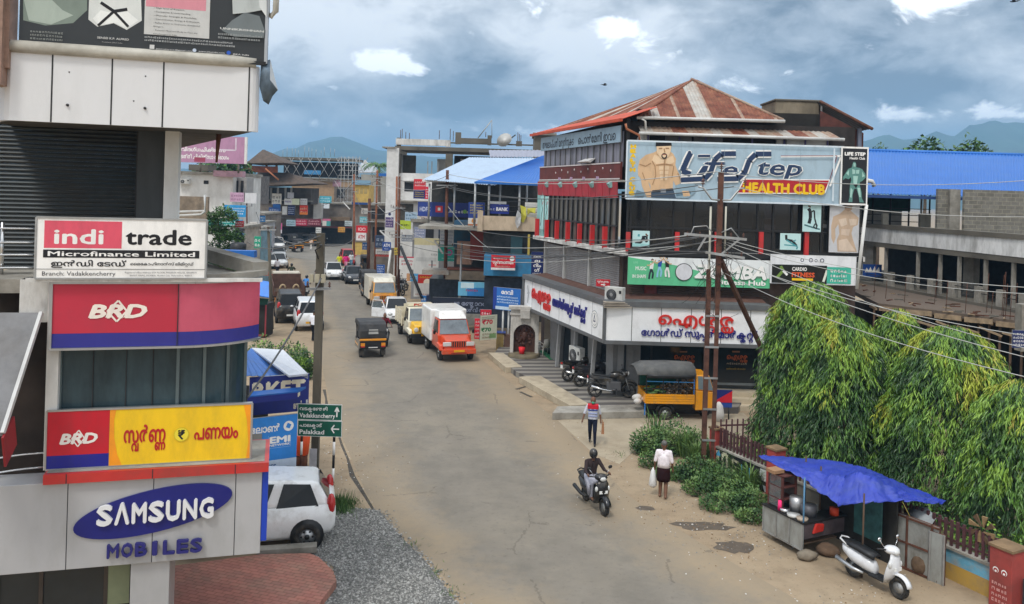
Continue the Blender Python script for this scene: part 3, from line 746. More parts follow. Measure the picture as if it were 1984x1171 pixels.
s.scrib(U(275),Vv(300,82),U(462),Vv(300,70),ink('b5b8b8'),2,4).rect(U(285),Vv(300,96),U(294),Vv(300,88),ink('d0d0ce'))
s.text('jsmmakarate@gmail.com',U(297),Vv(300,96),.010,ink('e6e6e4'),.15).disc(U(372),Vv(372,98),.008,ink('c9d6e8')).text('www.jskaindia.com',U(380),Vv(380,101),.011,ink('e6e6e4'),.11)
s.disc(U(440),Vv(440,103),.009,ink('2b58b8')).text('JSKA India',U(448),Vv(448,107),.013,ink('e6e6e4'),.07)
s.poly(P((425,60),(445,40),(470,25),(500,32),(512,60),(510,75),(450,72)),ink('70787a')).poly(P((440,-60),(505,-60),(508,20),(480,25),(446,28)),ink('b9bfbd')).poly(P((490,-40),(512,-60),(515,35),(500,15)),ink('d6d9d8'))
s.text('UNNIKRISHNAN',U(422),Vv(430,58),.017,ink('dedfdc'),.185,bold=.02).scrib(U(418),Vv(420,76),U(512),Vv(420,62),ink('a2a6a6'),2,9)
s.b.beam(s.p(1,0),s.p(1,1),.05,.05,ALU);s.b.beam(s.p(0,0),s.p(1,0),.06,.06,BLK)
s.b.build('hoarding',label='dark martial arts hoarding with white karate suit above the white band',cat='hoarding')
b=MB(TL);fx=mat('torn_flex',(.10,.14,.18),.6,var=.5,scale=4)
pp=[(506,120,0),(523,116,.05),(527,140,.1),(538,175,.0),(528,186,.12),(520,203,.1),(510,196,.0),(503,168,.05)]
q=[V((fl(x,y,d)[0],d,fl(x,y,d)[1])) for x,y,d in pp];c=sum(q,V())/len(q) + V((.03,-.16,.05))
b.add(q + [c],[(i,(i + 1) % len(q),len(q)) for i in range(len(q))],fx,True)
b.add([q[1],q[2],q[3],c],[(0,1,2),(0,2,3)],mat('flex_light',(.45,.48,.5),.5))
b.build('torn_sheet',label='torn blue grey flex sheet dangling from the end of the white band',cat='torn banner',solid=.01)
s=pxboard(484,732,597,806,21.9,22.6,.06);s.base(ink('23307f'),STEEL)
s.text('RKET',.06,.42,.42,ink('f3e9cf'),.86,bold=.05).text('േഞ+ചരി'.replace('േഞ+ച','േഞ'),.74,.08,.17,ink('f3e9cf'),.14,bold=.02)
s.rect(.955,.05,.985,.3,ink('d8d8d8'))
s.b.build('signboard',label='navy market signboard with cream capitals under the blue roofed stall',cat='sign')
BR=mat('blue_sheet',(.02,.14,.48),.42,.2,var=.1,dirt=.2,dirtc=(.05,.1,.2));
def corr(name,a,b_,c,d,m,n=40,amp=.02,parent=None,**k):
    """corrugated sheet over quad a b c d (a-b along the ribs' spacing direction)."""
    a,b_,c,d=map(V,(a,b_,c,d));nrm=(b_ - a).cross(d - a).normalized();mb=MB();vs=[]
    for i in range(n + 1):
        t=i/n;o=nrm*(amp if i % 2 else 0)
        vs += [a.lerp(b_,t) + o,d.lerp(c,t) + o]
    mb.add(vs,[(2*i,2*i + 2,2*i + 3,2*i + 1) for i in range(n)],m)
    return mb.build(name,parent,solid=.012,**k)
kiosk=thing('market_stall','blue metal roofed stall with white side panel behind the navy sign','stall',gnd(530,860))
def kpart(b,n,**k):q=b.build(n,**k) if isinstance(b,MB) else b;q.parent=kiosk;q.matrix_parent_inverse=Matrix.Translation(-kiosk.location);return q
kpart(corr('roof',at(470,690,23.5),at(487,675,26),at(560,728,23.5),at(470,728,21.2),BR,14,.03),'roof')
b=MB();wp=mat('white_sheet',(.6,.62,.66),.5,var=.05)
b.prism([at(487,674,26),at(549,678,26),at(596,724,21.4),at(560,728,22)],(0,0,-.05),wp);
b.sheet([at(549,678,26.0),at(549,712,26.0),at(597,735,21.5),at(597,724,21.4)],wp)
for t in (.2,.35,.6):p=at(549,678,26).lerp(at(597,724,21.4),t);q=at(549,712,26).lerp(at(597,735,21.5),t);b.beam(p + V((.02,-.02,0)),q + V((.02,-.02,0)),.03,.03,ink('2a3a78'))
kpart(b,'side_panel')
b=MB();b.box(-8.4,-6.75,21.5,23.5,0,3.0,DARKIN);kpart(b,'stall_body')
b=MB();p,q=at(480,772,21.0),at(577,762,21.6);b.hexa([p,q,q + V((.1,.45,.02)),p + V((0,.45,.02))] + [v + V((0,0,.05)) for v in (p,q,q + V((.1,.45,.02)),p + V((0,.45,.02)))],BR);b.beam(p - V((0,.01,.06)),q - V((0,.01,.06)),.02,.16,ink('1d2a80'));kpart(b,'awning')
s=pxboard(486,812,573,921,21.0,21.6,.08);s.base(ink('2f86d6'),STEEL)
s.rect(0,0,1,.21,ink('c9d6e6')).text('TES',.36,.05,.085,ink('27588f'),.2,bold=.03)
s.text('േലാൺ',.0,.73,.12,W_,.62,bold=.03).disc(.81,.8,.11,W_).poly([(.75,.78),(.83,.75),(.87,.82),(.79,.86)],ink('2f86d6'))
s.text('EMI',.42,.52,.11,W_,.42,bold=.05).text('NETWORK',.41,.46,.04,W_,.44,bold=.03).text('U',.0,.53,.1,W_,.1,bold=.04)
for q in (((.38,.43),(.86,.43)),((.86,.43),(.86,.66)),((.38,.43),(.38,.66))):s.line(q,.008,ink('9cc4ea'))
for u in (.05,.95):s.b.cyl(s.p(u,0,-.04),V((s.p(u,0).x,s.p(u,0).y,0)),.03,STEEL,6)
s.b.build('signboard',label='light blue instalment network signboard beside the red ledge',cat='sign')
rs=thing('direction_sign','green road direction sign with two white arrows on banded posts','road sign',gnd(620,985))
GRN=ink('0f5a48')
def rp(b,n):q=b.build(n);q.parent=rs;q.matrix_parent_inverse=Matrix.Translation(-rs.location)
YG=gnd(645,985).y
for i,(py0,py1,t1,t2,ar) in enumerate(((782,813,'വടക+കേഞരി','Vadakkancherry','u'),(814,845,'പാലക+കാട്','Palakkad','l'))):
    s=pxboard(577,py0,662,py1,YG,YG,.03);s.base(ink('e8ece8'),STEEL)
    s.rect(.012,.03,.988,.965,GRN)
    s.text(t1,.05,.6,.2,W_,.62 if i == 0 else .5,bold=.02).text(t2,.05,.15,.27,W_,.8 if i == 0 else .55,bold=.025)
    if ar == 'u':s.line([(.89,.22),(.89,.82)],.035,W_).line([(.845,.55),(.89,.84),(.935,.55)],.035,W_)
    else:s.line([(.76,.5),(.94,.5)],.035,W_).line([(.83,.25),(.765,.5),(.83,.75)],.035,W_)
    rp(s.b,'sign_panel')
for px in (584,647):
    b=MB();t=at(px,845,YG);g0=V((t.x,YG,0));hs=t.z + .55;n=7
    for k in range(n):b.cyl(g0 + V((0,.04,hs*k/n)),g0 + V((0,.04,hs*(k + 1)/n)),.035,W_ if k % 2 == 0 else (K_ if px > 600 else RUST),8)
    rp(b,'post')
# ================================================================== health club building over the gold shop
YF=35.5                                  # upper facade plane, square to the view
GC=V((4.8,YF,0))
MAROON=mat('maroon_wall',(.135,.03,.026),.75,var=.12,dirt=.4,dirtc=(.06,.03,.028),stretch=(1,1,.5))
GREYF=mat('grey_frame',(.13,.135,.14),.5,.1,var=.1,dirt=.3)
FWH=mat('fascia_white',(.86,.865,.87),.4,var=.03,dirt=.12,dirtc=(.5,.5,.48))
REDP=mat('red_post',(.58,.028,.03),.45,var=.06,dirt=.2)
club=thing('club_building','three storey club building with rusty hipped roof over the gold shop','building',GC)
def gp(b,name,**k):
    o=b.build(name,None,**k);o.parent=club;o.matrix_parent_inverse=Matrix.Translation(-GC);return o
def zf(py,px=1400,Y=YF):return at(px,py,Y).z
XL,XR=at(1216,400,YF).x,at(1664,400,YF).x
SL=10.2                                  # length of the street side
def sw(t,z,off=0.0):return GC + SD*t + UP*z - SN*off   # point on the street side wall, off = outwards
ZG,Z1,Z2,Z3=4.0,6.43,8.72,10.9
b=MB();b.prism([GC + V((.1,.1,0)),V((XR,YF + .1,0)),V((XR,YF + 9,0)),sw(SL,0) + V((6,0,0)),sw(SL - .1,0,-.1)],(0,0,Z1 - .3),mat('dark_brick',(.09,.06,.05),.85,var=.3));gp(b,'wall')
SHB=mat('shutter_brown',(.075,.048,.037),.6,.2,var=.15,dirt=.3);SHG=mat('shutter_grey',(.3,.29,.285),.5,.3,var=.1,dirt=.4,dirtc=(.16,.14,.13),stretch=(1,1,.3))
def shutter(b,o,r,w,z0,z1,m,p=.09):
    o,r=V(o),V(r).normalized();n=r.cross(UP);k=int((z1 - z0)/p)
    for i in range(k):
        z=z0 + p*i;A=[o + UP*z + n*.0,o + UP*(z + p*.3) + n*.022,o + UP*(z + p*.7) + n*.022,o + UP*(z + p)]
        b.add(A + [a + r*w for a in A],[(0,4,5,1),(1,5,6,2),(2,6,7,3)],m)
for x0,x1 in ((1219,1246),(1248,1272),(1275,1330),(1333,1420),(1425,1490)):
    a,c=at(x0,580,YF - .02),at(x1,580,YF - .02)
    b=MB()
    if x0 in (1248,):b.box(a.x,c.x,YF - .02,YF + .05,ZG,Z1 - .3,MAROON)
    else:shutter(b,(a.x,YF,0),(1,0,0),c.x - a.x,ZG,Z1 - .3,SHB,.1)
    gp(b,'roller_shutter')
for t0,t1 in ((.15,3.2),(3.5,6.4),(6.7,9.2)):
    b=MB();q=sw(t1,0,.02);shutter(b,(q.x,q.y,0),-SD,t1 - t0,ZG,Z1 - .32,SHG);gp(b,'roller_shutter')
b=MB()
for t in (3.35,6.55,9.35):b.beam(sw(t,ZG,.06),sw(t,Z1 - .3,.06),.12,.12,mat('pale_post',(.5,.5,.48),.6),up=SD)
b.box(4.72,4.86,YF - .08,YF + .02,ZG,Z1 - .25,SHB);gp(b,'post')
b=MB();b.prism([sw(-.3,Z1 - .2,.5),V((XR + .1,YF - .55,Z1 - .2)),V((XR + .1,YF + 8,Z1 - .2)),sw(SL,Z1 - .2,-4),sw(SL,Z1 - .2,.5)],(0,0,.2),WHTD);gp(b,'floor_slab')
b=MB();b.box(XL,XR,YF - .57,YF - .552,Z1 - .22,Z1 + .0,BLK);gp(b,'slab_edge')
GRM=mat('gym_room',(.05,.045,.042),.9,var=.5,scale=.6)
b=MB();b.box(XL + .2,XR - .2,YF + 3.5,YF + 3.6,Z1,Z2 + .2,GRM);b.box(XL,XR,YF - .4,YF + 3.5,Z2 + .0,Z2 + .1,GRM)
gp(b,'back_wall');b=MB();rnd=random.Random(5)
for k in range(16):# machines and boxes standing in the gym
    x=rnd.uniform(XL + .4,XR - .6);b.box(x,x + rnd.uniform(.15,.6),YF + .6,YF + 1.2 + rnd.random(),Z1,Z1 + rnd.uniform(.4,1.7),rnd.choice((BLK,GREYF,mat('machine_grey',(.22,.21,.22),.6),mat('machine_tan',(.28,.2,.13),.7),ink('2a2a5c'))))
gp(b,'gym_machine')
GTINT=mat('gym_glass',(.02,.022,.024),.05,alpha=.55,spec=.7)
b=MB();b.box(XL,XR,YF - .3,YF - .29,Z1,Z2,GTINT);gp(b,'glazing')
b=MB();zr_=zf(445)
xs=[1216,1222,1256,1262,1305,1345,1378,1405,1432,1468,1498,1534,1552,1592,1605]
for x in xs:q=at(x,400,YF - .3).x;b.box(q - .035,q + .035,YF - .36,YF - .28,Z1,Z2,BLK)
b.box(XL,XR,YF - .37,YF - .27,zr_ - .04,zr_ + .04,BLK);b.box(XL,XR,YF - .375,YF - .265,Z1 + .0,Z1 + .1,BLK);gp(b,'window_frame')
b=MB();b.box(at(1479,400,YF).x,at(1500,400,YF).x,YF - .25,YF - .2,Z1,Z2,mat('curtain_lilac',(.28,.24,.32),.9));b.box(at(1479,400,YF).x,at(1500,400,YF).x,YF - .27,YF - .255,zf(420),Z2,mat('curtain_violet',(.06,.04,.16),.9));b.box(at(1479,400,YF).x,at(1500,400,YF).x,YF - .27,YF - .255,zf(432),zf(422),MAROON);gp(b,'curtain')
b=MB()
for x in (1217,1312,1389,1475,1563):q=at(x,470,YF - .5).x;b.box(q - .09,q + .09,YF - .52,YF - .38,Z1 - .05,zf(449,x),REDP)
for t in (.9,2.3,3.8,5.3,6.8,8.3,9.8):b.beam(sw(t,Z1 - .04,.42),sw(t,zr_ - .05,.42),.2,.12,REDP,up=SD)
gp(b,'railing_post')
b=MB();BG=mat('street_glass',(.1,.092,.08),.1,var=.8,scale=.8,spec=.6,dirt=.6,dirtc=(.16,.15,.14),dscale=2,stretch=(1,1,.25))  # pale upright mottling in the glass colour stands in for reflections
b.hexa([sw(.05,Z1,.2),sw(SL - 1,Z1,.2),sw(SL - 1,Z1,.17),sw(.05,Z1,.17),sw(.05,Z2,.2),sw(SL - 1,Z2,.2),sw(SL - 1,Z2,.17),sw(.05,Z2,.17)],BG)
gp(b,'glazing')
b=MB()
for k in range(15):
    t=.15 + k*.63;b.beam(sw(t,Z1,.24),sw(t,Z2,.24),.07,.07,BLK,up=SD)
b.beam(sw(0,zr_,.25),sw(SL - .8,zr_,.25),.07,.07,BLK);gp(b,'window_frame')
b=MB();b.hexa([sw(SL - 1,Z1,.3),sw(SL,Z1,.3),sw(SL,Z1,0),sw(SL - 1,Z1,0),sw(SL - 1,Z2 + .3,.3),sw(SL,Z2 + .3,.3),sw(SL,Z2 + .3,0),sw(SL - 1,Z2 + .3,0)],mat('aqua_wall',(.25,.48,.46),.7,dirt=.3));gp(b,'pier')
b=MB();VAL=mat('red_valance',(.42,.03,.045),.6,var=.12,dirt=.3)
n_=13
for k in range(n_):
    t0,t1=SL*k/n_,SL*(k + .94)/n_;b.hexa([sw(t0,Z2 - .1,.3),sw(t1,Z2 - .1,.3),sw(t1,Z2 - .1,.26),sw(t0,Z2 - .1,.26),sw(t0,Z2 + .62,.34),sw(t1,Z2 + .62,.34),sw(t1,Z2 + .62,.3),sw(t0,Z2 + .62,.3)],VAL)
gp(b,'valance')
zB0,zB1=Z2 + .68,Z2 + 1.45
b=MB();b.hexa([sw(-.05,zB0 - .1,.3),sw(SL,zB0 - .1,.3),sw(SL,zB0 - .1,-2),sw(-.05,zB0 - .1,-2),sw(-.05,zB0,.3),sw(SL,zB0,.3),sw(SL,zB0,-2),sw(-.05,zB0,-2)],CONC)
for k in range(5):t=.6 + k*2.0;b.beam(sw(t,zB0 - .3,.3),sw(t,zB0 - .12,.42),.2,.26,mat('aqua_wall',(.25,.48,.46)),up=SD)
gp(b,'balcony_slab')
b=MB();b.hexa([sw(-.05,zB0,.22),sw(SL,zB0,.22),sw(SL,zB0,.12),sw(-.05,zB0,.12),sw(-.05,zB1,.22),sw(SL,zB1,.22),sw(SL,zB1,.12),sw(-.05,zB1,.12)],MAROON)
for k in range(9):
    c=sw(.9 + k*.85,zB0 + .3 + (.22 if k % 2 else .1),.227);b.tube([c,c - SN*.012],.055,mat('balcony_white',(.6,.56,.55),.7),8)
for z in (zB0 + .02,zB1 - .06):
    b.hexa([sw(-.05,z,.24),sw(SL,z,.24),sw(SL,z,.22),sw(-.05,z,.22),sw(-.05,z + .05,.24),sw(SL,z + .05,.24),sw(SL,z + .05,.22),sw(-.05,z + .05,.22)],mat('balcony_white',(.6,.56,.55)))
for k in range(4):c=sw(2.2 + 1.6*k,zB0 + .02,.25);b.beam(c,c + UP*.14,.2,.02,mat('balcony_lilac',(.5,.38,.55),.7),up=SD)
gp(b,'balcony_parapet')
b=MB();CUR=mat('curtain_grey',(.2,.2,.24),.8,var=.45,scale=2.2,stretch=(1.5,1.5,.12));
b.hexa([sw(.1,zB1 - .2,.06),sw(SL - .2,zB1 - .2,.06),sw(SL - .2,zB1 - .2,.01),sw(.1,zB1 - .2,.01),sw(.1,Z3 + .6,.06),sw(SL - .2,Z3 + .6,.06),sw(SL - .2,Z3 + .6,.01),sw(.1,Z3 + .6,.01)],CUR)
gp(b,'glazing')
b=MB()
for k in range(14):t=.3 + k*.72;b.beam(sw(t,zB1 - .2,.09),sw(t,Z3 + .1,.09),.05,.05,GREYF,up=SD)
gp(b,'mullion');b=MB();q=sw(3.0,zB1 + .04,.3);b.hexa([q,q + SD*1.2,q + SD*1.2 - SN*.2 + UP*.05,q - SN*.2 + UP*.05] + [v + UP*.03 + SN*.3 + UP*.22 for v in (q,q + SD*1.2,q + SD*1.2,q)],mat('pale_sheet',(.55,.54,.53),.6));gp(b,'loose_sheet')
b=MB();b.box(XL,XR,YF + .6,YF + .7,Z2,12.0,mat('upper_dark',(.035,.03,.028),.9,var=.3))
for x0,x1,m in ((1240,1258,WHTD),(1505,1518,WHTD),(1524,1560,WHT),(1562,1605,WHT),(1290,1340,mat('pane_grey',(.17,.17,.17),.7)),(1345,1400,mat('pane_grey',(.17,.17,.17)))):b.box(at(x0,260,YF + .4).x,at(x1,260,YF + .4).x,YF + .35,YF + .5,Z2 + 1,zf(262),m)
for x in (1256,1317,1368,1458,1520,1561,1604):q=at(x,260,YF + .3).x;b.box(q - .03,q + .03,YF + .28,YF + .36,Z2 + 1,zf(258),mat('violet_post',(.12,.1,.25),.6))
gp(b,'upper_wall')
b=MB();b.box(XL + .5,XR - 1.3,YF + 1.2,YF + 5,11.2,12.6,DARKIN);b.hexa([sw(0,9,-.05),sw(SL,9,-.05),sw(SL,9,-.2),sw(0,9,-.2),sw(0,12.05,-.05),sw(SL,11.75,-.05),sw(SL,11.75,-.2),sw(0,12.05,-.2)],DARKIN);gp(b,'attic')
def rust_sheet():
    m=mat('rusty_roof',(.15,.042,.024),.75,.15,var=.4,scale=3,dirt=.75,dirtc=(.34,.15,.08),dscale=1.7,bump=.2,stretch=(1,1,1));return m
RUSTR=rust_sheet();ZINC=mat('old_zinc',(.44,.42,.38),.55,.3,var=.12,dirt=.5,dirtc=(.3,.17,.1),dscale=2)
ZINC2=mat('zinc_rusty',(.36,.29,.22),.6,.2,var=.2,dirt=.9,dirtc=(.25,.08,.04),dscale=2.6)
REDR=mat('red_roof',(.5,.07,.025),.6,var=.15,dirt=.4,dirtc=(.25,.04,.02))
def corr_poly(b,a,c,d,e,m_of,n=60,amp=.03):
    """corrugated quad a-c (eave) e-d (ridge side); ribs run from eave to ridge; colour chosen per rib."""
    a,c,d,e=map(V,(a,c,d,e));nrm=(c - a).cross(e - a).normalized()
    if nrm.z < 0:nrm=-nrm
    for i in range(n):
        t0,t1=i/n,(i + 1)/n;o0,o1=nrm*(amp if i % 2 else 0),nrm*(amp if (i + 1) % 2 else 0)
        b.add([a.lerp(c,t0) + o0,a.lerp(c,t1) + o1,e.lerp(d,t1) + o1,e.lerp(d,t0) + o0],[(0,1,2,3)],m_of(t0))
apex=at(1343,155,YF + 4.2);eL,eR=at(1240,227,YF + .2),at(1517,234,YF + .2)
bk=V((0,8.5,0))
b=MB()
def strip(lo):
    def f(t):return ZINC if any(a <= t < c for a,c in lo) else (ZINC2 if int(t*53) % 17 == 5 else RUSTR)
    return f
rdg=apex + V((.15,0,0))
nR=84;ta=(apex.x - eL.x)/(eR.x - eL.x);up_v=apex - eL.lerp(eR,ta);nz=V((0,-up_v.z,up_v.y)).normalized()*.035
hh_=lambda t:min(t/ta,(1 - t)/(1 - ta))
for i in range(nR):
    t0,t1=i/nR,(i + 1)/nR;A_,C_=eL.lerp(eR,t0),eL.lerp(eR,t1);o0,o1=nz*(i % 2),nz*((i + 1) % 2)
    b.add([A_ + o0,C_ + o1,C_ + up_v*hh_(t1) + o1,A_ + up_v*hh_(t0) + o0],[(0,1,2,3)],ZINC if .06 < t0 < .14 or .385 < t0 < .5 else ZINC2 if i % 19 in (3,4) else RUSTR)
far=sw(SL,eL.z - .15,1.0)
corr_poly(b,at(1055,256,46.5),eL,apex,at(1280,180,43),strip([(.3,.42),(.56,.6),(.74,.79)]),64,.035)
corr_poly(b,eR,eR + bk,rdg + V((0,2,0)),rdg,strip([]),30,.035)
gp(b,'hipped_roof',solid=.02)
b=MB();b.tube([apex + V((-.1,-.05,.03)),eR + V((0,0,.03))],.07,ZINC2,6);b.tube([apex + V((0,0,.03)),eL + V((0,0,.05))],.06,RUSTR,6);gp(b,'ridge_cap')
b=MB();ra_,rb_=sw(-.3,zf(233,1215),.35),sw(SL + .9,at(1040,262,46).z,.5)
corr_poly(b,rb_,ra_,ra_ - (-SN)*0 + SN*1.7 + UP*.62,rb_ + SN*1.4 + UP*.42,lambda t:REDR,50,.03)
b.beam(rb_ + UP*-.03,ra_ + UP*-.03,.1,.12,REDR);gp(b,'eave_roof',solid=.02)
b=MB();p,q=at(1242,267,YF - .25),at(1630,258,YF - .25);q.z=p.z=zf(262,1400,YF - .25)
corr_poly(b,p,q,q + V((-.2,1.1,.42)),p + V((0,1.1,.42)),lambda t:RUSTR if (int(t*13) % 4 == 2) else (ZINC2 if int(t*17) % 3 else ZINC),80,.03);gp(b,'lean_to_roof',solid=.02)
PVC=mat('pvc_white',(.62,.62,.6),.45,var=.05,dirt=.35,dirtc=(.3,.27,.22))
b=MB();b.tube([eL + V((-.15,-.1,-.04)),eR + V((.05,-.1,-.04))],.07,PVC,8);b.tube([p + V((-.1,-.1,-.03)),q + V((.1,-.1,-.05))],.07,PVC,8)
b.tube([p + V((-.1,-.1,-.05)),p + V((-.15,-.1,-.28)),at(1247,275,YF - .6),at(1222,290,YF - .6)],.05,PVC,8)
b.tube([eL + V((0,-.1,-.05)),at(1250,235,YF),at(1252,270,YF)],.05,PVC,8)
b.tube([at(1212,240,YF - 1),at(1214,250,YF - 1),at(1238,262,YF - .6),at(1240,276,YF - .6)],.05,mat('orange_pipe',(.4,.14,.06),.5),8);gp(b,'gutter')
s0,s1=sw(SL,Z3 - .02,.2),sw(.05,Z3 - .02,.2)
s=Board(s0 + UP*.14,-SD,SL - .05,.72,.06);s.base(ink('8fa6b6'),GREYF)
s.text('അേലാപ്പതി മരുന്നുകട',.03,.18,.5,ink('2a3038'),.44,bold=.03).text('െപാൻേമനി ഇവെ',.53,.18,.5,ink('2a3038'),.42,bold=.03)
o=s.b.build('name_board',label='long grey name board with dark raised letters below the orange eave',cat='sign')
b=MB();x0,x1=at(1503,200,YF + 3).x,at(1588,200,YF + 3).x
b.box(x0,x1,YF + 3,YF + 5.2,zf(240,1545,YF + 3),zf(197,1545,YF + 3),mat('tank_concrete',(.27,.225,.16),.95,var=.25,scale=2,bump=.5,dirt=.6,dirtc=(.11,.09,.065),stretch=(1,1,.4)));b.box(x0 - .06,x1 + .06,YF + 2.94,YF + 5.26,zf(197,1545,YF + 3),zf(193,1545,YF + 3),CONCD)
b.build('water_tank',label='raw stained concrete water tank on the club roof beside the rusty hip',cat='tank',bevel=.03)
b=MB();b.box(at(1505,250,YF + 2).x,at(1600,250,YF + 2).x,YF + 2,YF + 6,zf(258,1545,YF + 2),zf(240,1545,YF + 3),mat('mossy_concrete',(.15,.15,.1),.95,var=.4,scale=3));gp(b,'tank_base')
b=MB();A,B_=at(1590,197,YF + 2.5),at(1690,250,YF - .3);A2,B2=A + V((.3,4.5,0)),B_ + V((.3,5.5,0))
corr_poly(b,B_,B2,A2,A,lambda t:mat('dark_sheet',(.1,.1,.11),.5,.3,var=.2),30,.03);b.tube([A,B_],.06,RUST,6);gp(b,'side_roof',solid=.02)
b=MB();xa_,xb_=at(1588,300,YF + .9).x,at(1672,300,YF + .9).x
b.prism([(xa_,YF + .9,Z2),(xb_,YF + .9,Z2),(xb_,YF + .9,zf(258,1670,YF + .9)),(xa_,YF + .9,zf(215,1590,YF + .9))],(0,.1,0),mat('red_brown',(.1,.035,.028),.9,var=.3));gp(b,'side_wall')
b=MB();b.box(xb_ - .35,xb_ - .2,YF + .6,YF + .75,Z2,zf(250,1655,YF + .9),mat('blue_grey_post',(.16,.18,.24),.6));b.tube([(x1 + .05,YF + 2.9,zf(195,1545,YF + 3)),(x1 + .08,YF + 2.9,zf(236,1590,YF + 3)),(x1 + .5,YF + 2.9,zf(238,1590,YF + 3)),(x1 + .5,YF + 2.9,zf(258,1590,YF + 3))],.05,PVC,8);gp(b,'pipe')
W_=ink('f4f2ee');K_=ink('17161a');NV=ink('1c1f86');DB=ink('24395c');YL=ink('f2c511');GRB=ink('a9c0ce')
s=pxboard(1215,273,1631,385,YF - .75,YF - .75,.12);s.base(GRB,STEEL)
Hs=s.h;Ws=s.w
def Q(*pts):return [((x - 1215)/416.,1 - (y - (x - 1215)*.0365 - 272.5)/111.5) for x,y in pts]
vt=Q((1230,277),(1230,380))
for i,ch in enumerate('HEALTH CLUB'):
    if ch != ' ':s.text(ch,.019,.875 - .081*i,.062,YL,.021 if ch != 'I' else .01,bold=.09)
SK=ink('d9b48c');SKD=ink('a9825c');SKL=ink('e9cba6')
man=[(1243,345),(1238,340),(1237,325),(1240,310),(1252,300),(1266,296),(1276,290),(1277,283),(1290,283),(1296,292),(1304,298),(1310,308),(1309,320),(1313,330),(1325,352),(1336,372),(1335,380),(1326,378),(1312,362),(1306,350),(1305,372),(1264,374),(1262,358),(1258,352),(1268,382),(1256,382),(1246,360)]
man=[(1215 + (x - 1215),y) for x,y in man]
s.poly(Q(*man),SK)
for q in (((1268,300),(1288,306),(1287,316),(1272,318),(1264,310)),((1292,306),(1304,302),(1307,314),(1298,319),(1291,316))):s.poly(Q(*q),SKL)
for q in (((1278,322),(1286,322),(1286,329),(1278,329)),((1288,322),(1297,322),(1297,329),(1288,329)),((1279,331),(1286,331),(1286,338),(1279,338)),((1288,331),(1296,331),(1296,338),(1288,338)),((1280,340),(1286,340),(1286,349),(1281,349)),((1288,340),(1295,340),(1294,349),(1288,349))):s.poly(Q(*q),SKL)
for q in (((1264,312),(1270,322),(1272,340),(1266,358)),((1240,318),(1252,322),(1262,316)),((1252,350),(1246,334)),((1306,322),(1303,345)),((1288,306),(1288,350)),((1272,320),(1288,318),(1304,320)),((1314,336),(1320,350))):s.line(Q(*q),.035,SKD)
s.poly(Q((1264,372),(1306,366),(1312,384),(1264,382)),ink('3d4f63')).line(Q((1266,371),(1306,367)),.1,ink('20262f')).rect(*Q((1282,373))[0],*Q((1292,366))[0],ink('8a8f96'))
s.poly(Q((1271,282),(1300,282),(1299,294),(1295,304),(1287,309),(1280,306),(1273,297)),SKL).poly(Q((1270,272),(1299,273),(1301,283),(1270,284)),K_).line(Q((1276,288),(1283,288)),.06,SKD).line(Q((1289,288),(1296,288)),.06,SKD).line(Q((1286,288),(1288,296)),.05,SKD)
s.disc(*Q((1287,302.5))[0],.0135,K_).disc(*Q((1287,302))[0],.0085,SKL).rect(*Q((1283,300.4))[0],*Q((1291,299))[0],ink('8f4a3a'))
s.line(Q((1234,374),(1250,380)),.3,ink('6d8796')).poly(Q((1310,360),(1345,345),(1349,372),(1335,384),(1312,384)),ink('8fa9b8')).line(Q((1312,378),(1340,373)),.12,ink('5f7b8c')).poly(Q((1323,370),(1336,370),(1339,380),(1326,381)),SK)
def both(txt,u,v,hh,wd,sl,bo=.07):
    s.text(txt,u,v,hh,W_,wd,bold=bo,slant=sl);s.text(txt,u,v,hh,DB,wd,bold=.02,slant=sl)
both('i',.328,.44,.25,.026,.25,.045);both('e',.438,.44,.25,.066,.2,.045);both('tep',.596,.485,.27,.205,.2,.05)
for m_,k in ((W_,1.0),(DB,.62)):
    s.line(Q((1424,299),(1396,299),(1384,310),(1376,336),(1366,347),(1320,349)),.33*k,m_);s.line(Q((1372,318),(1404,318)),.2*k,m_);s.line(Q((1492,300),(1462,300),(1450,312),(1442,336),(1430,347),(1390,348)),.33*k,m_)
    s.line(Q((1338,338),(1322,332),(1330,312),(1337,297)),.36*k,m_);s.disc(*Q((1325,331))[0],.0145 if m_ is W_ else .011,m_);s.disc(*Q((1335,296))[0],.0105 if m_ is W_ else .0075,m_);s.line(Q((1354,303),(1372,303)),.16*k,m_)
    for x in (1353,1373):s.disc(*Q((x,303))[0],.0075 if m_ is W_ else .0055,m_)
s.line(Q((1510,305),(1626,305),(1606,363)),.08,W_);s.line(Q((1510,304),(1618,304.5),(1602,361)),.03,ink('7d2f3d'))
s.poly(Q((1440,347),(1606,350),(1598,376),(1592,378),(1427,376)),W_);s.poly(Q((1442,349),(1604,352),(1596,374),(1590,376),(1430,374)),ink('b3202c'))
s.text('HEALTH CLUB',*Q((1440,373))[0],.165,YL,.375,bold=.05,slant=.0)
for u in (.25,.45,.63,.8):s.line([(u,.01),(u,.99)],.012,ink('94abb9'))
for q in (((0,0),(1,0)),((0,1),(1,1)),((.955,.06),(.955,.97)),((0,0),(0,1)),((1,0),(1,1))):s.line(q,.07,ink('d6e2ea'))
s.b.build('hoarding',label='wide light blue health club hoarding with painted bare chested strongman',cat='hoarding')
s=pxboard(1630,284,1680,397,YF - .85,YF - .85,.1);s.base(W_,STEEL)
s.rect(.06,.03,.95,.97,ink('1c1d22')).text('LIFE STEP',.14,.85,.055,W_,.74,bold=.06).text('Health Club',.32,.785,.04,W_,.55,bold=.03)
G1,G2=ink('5d8f86'),ink('a6cfc4')
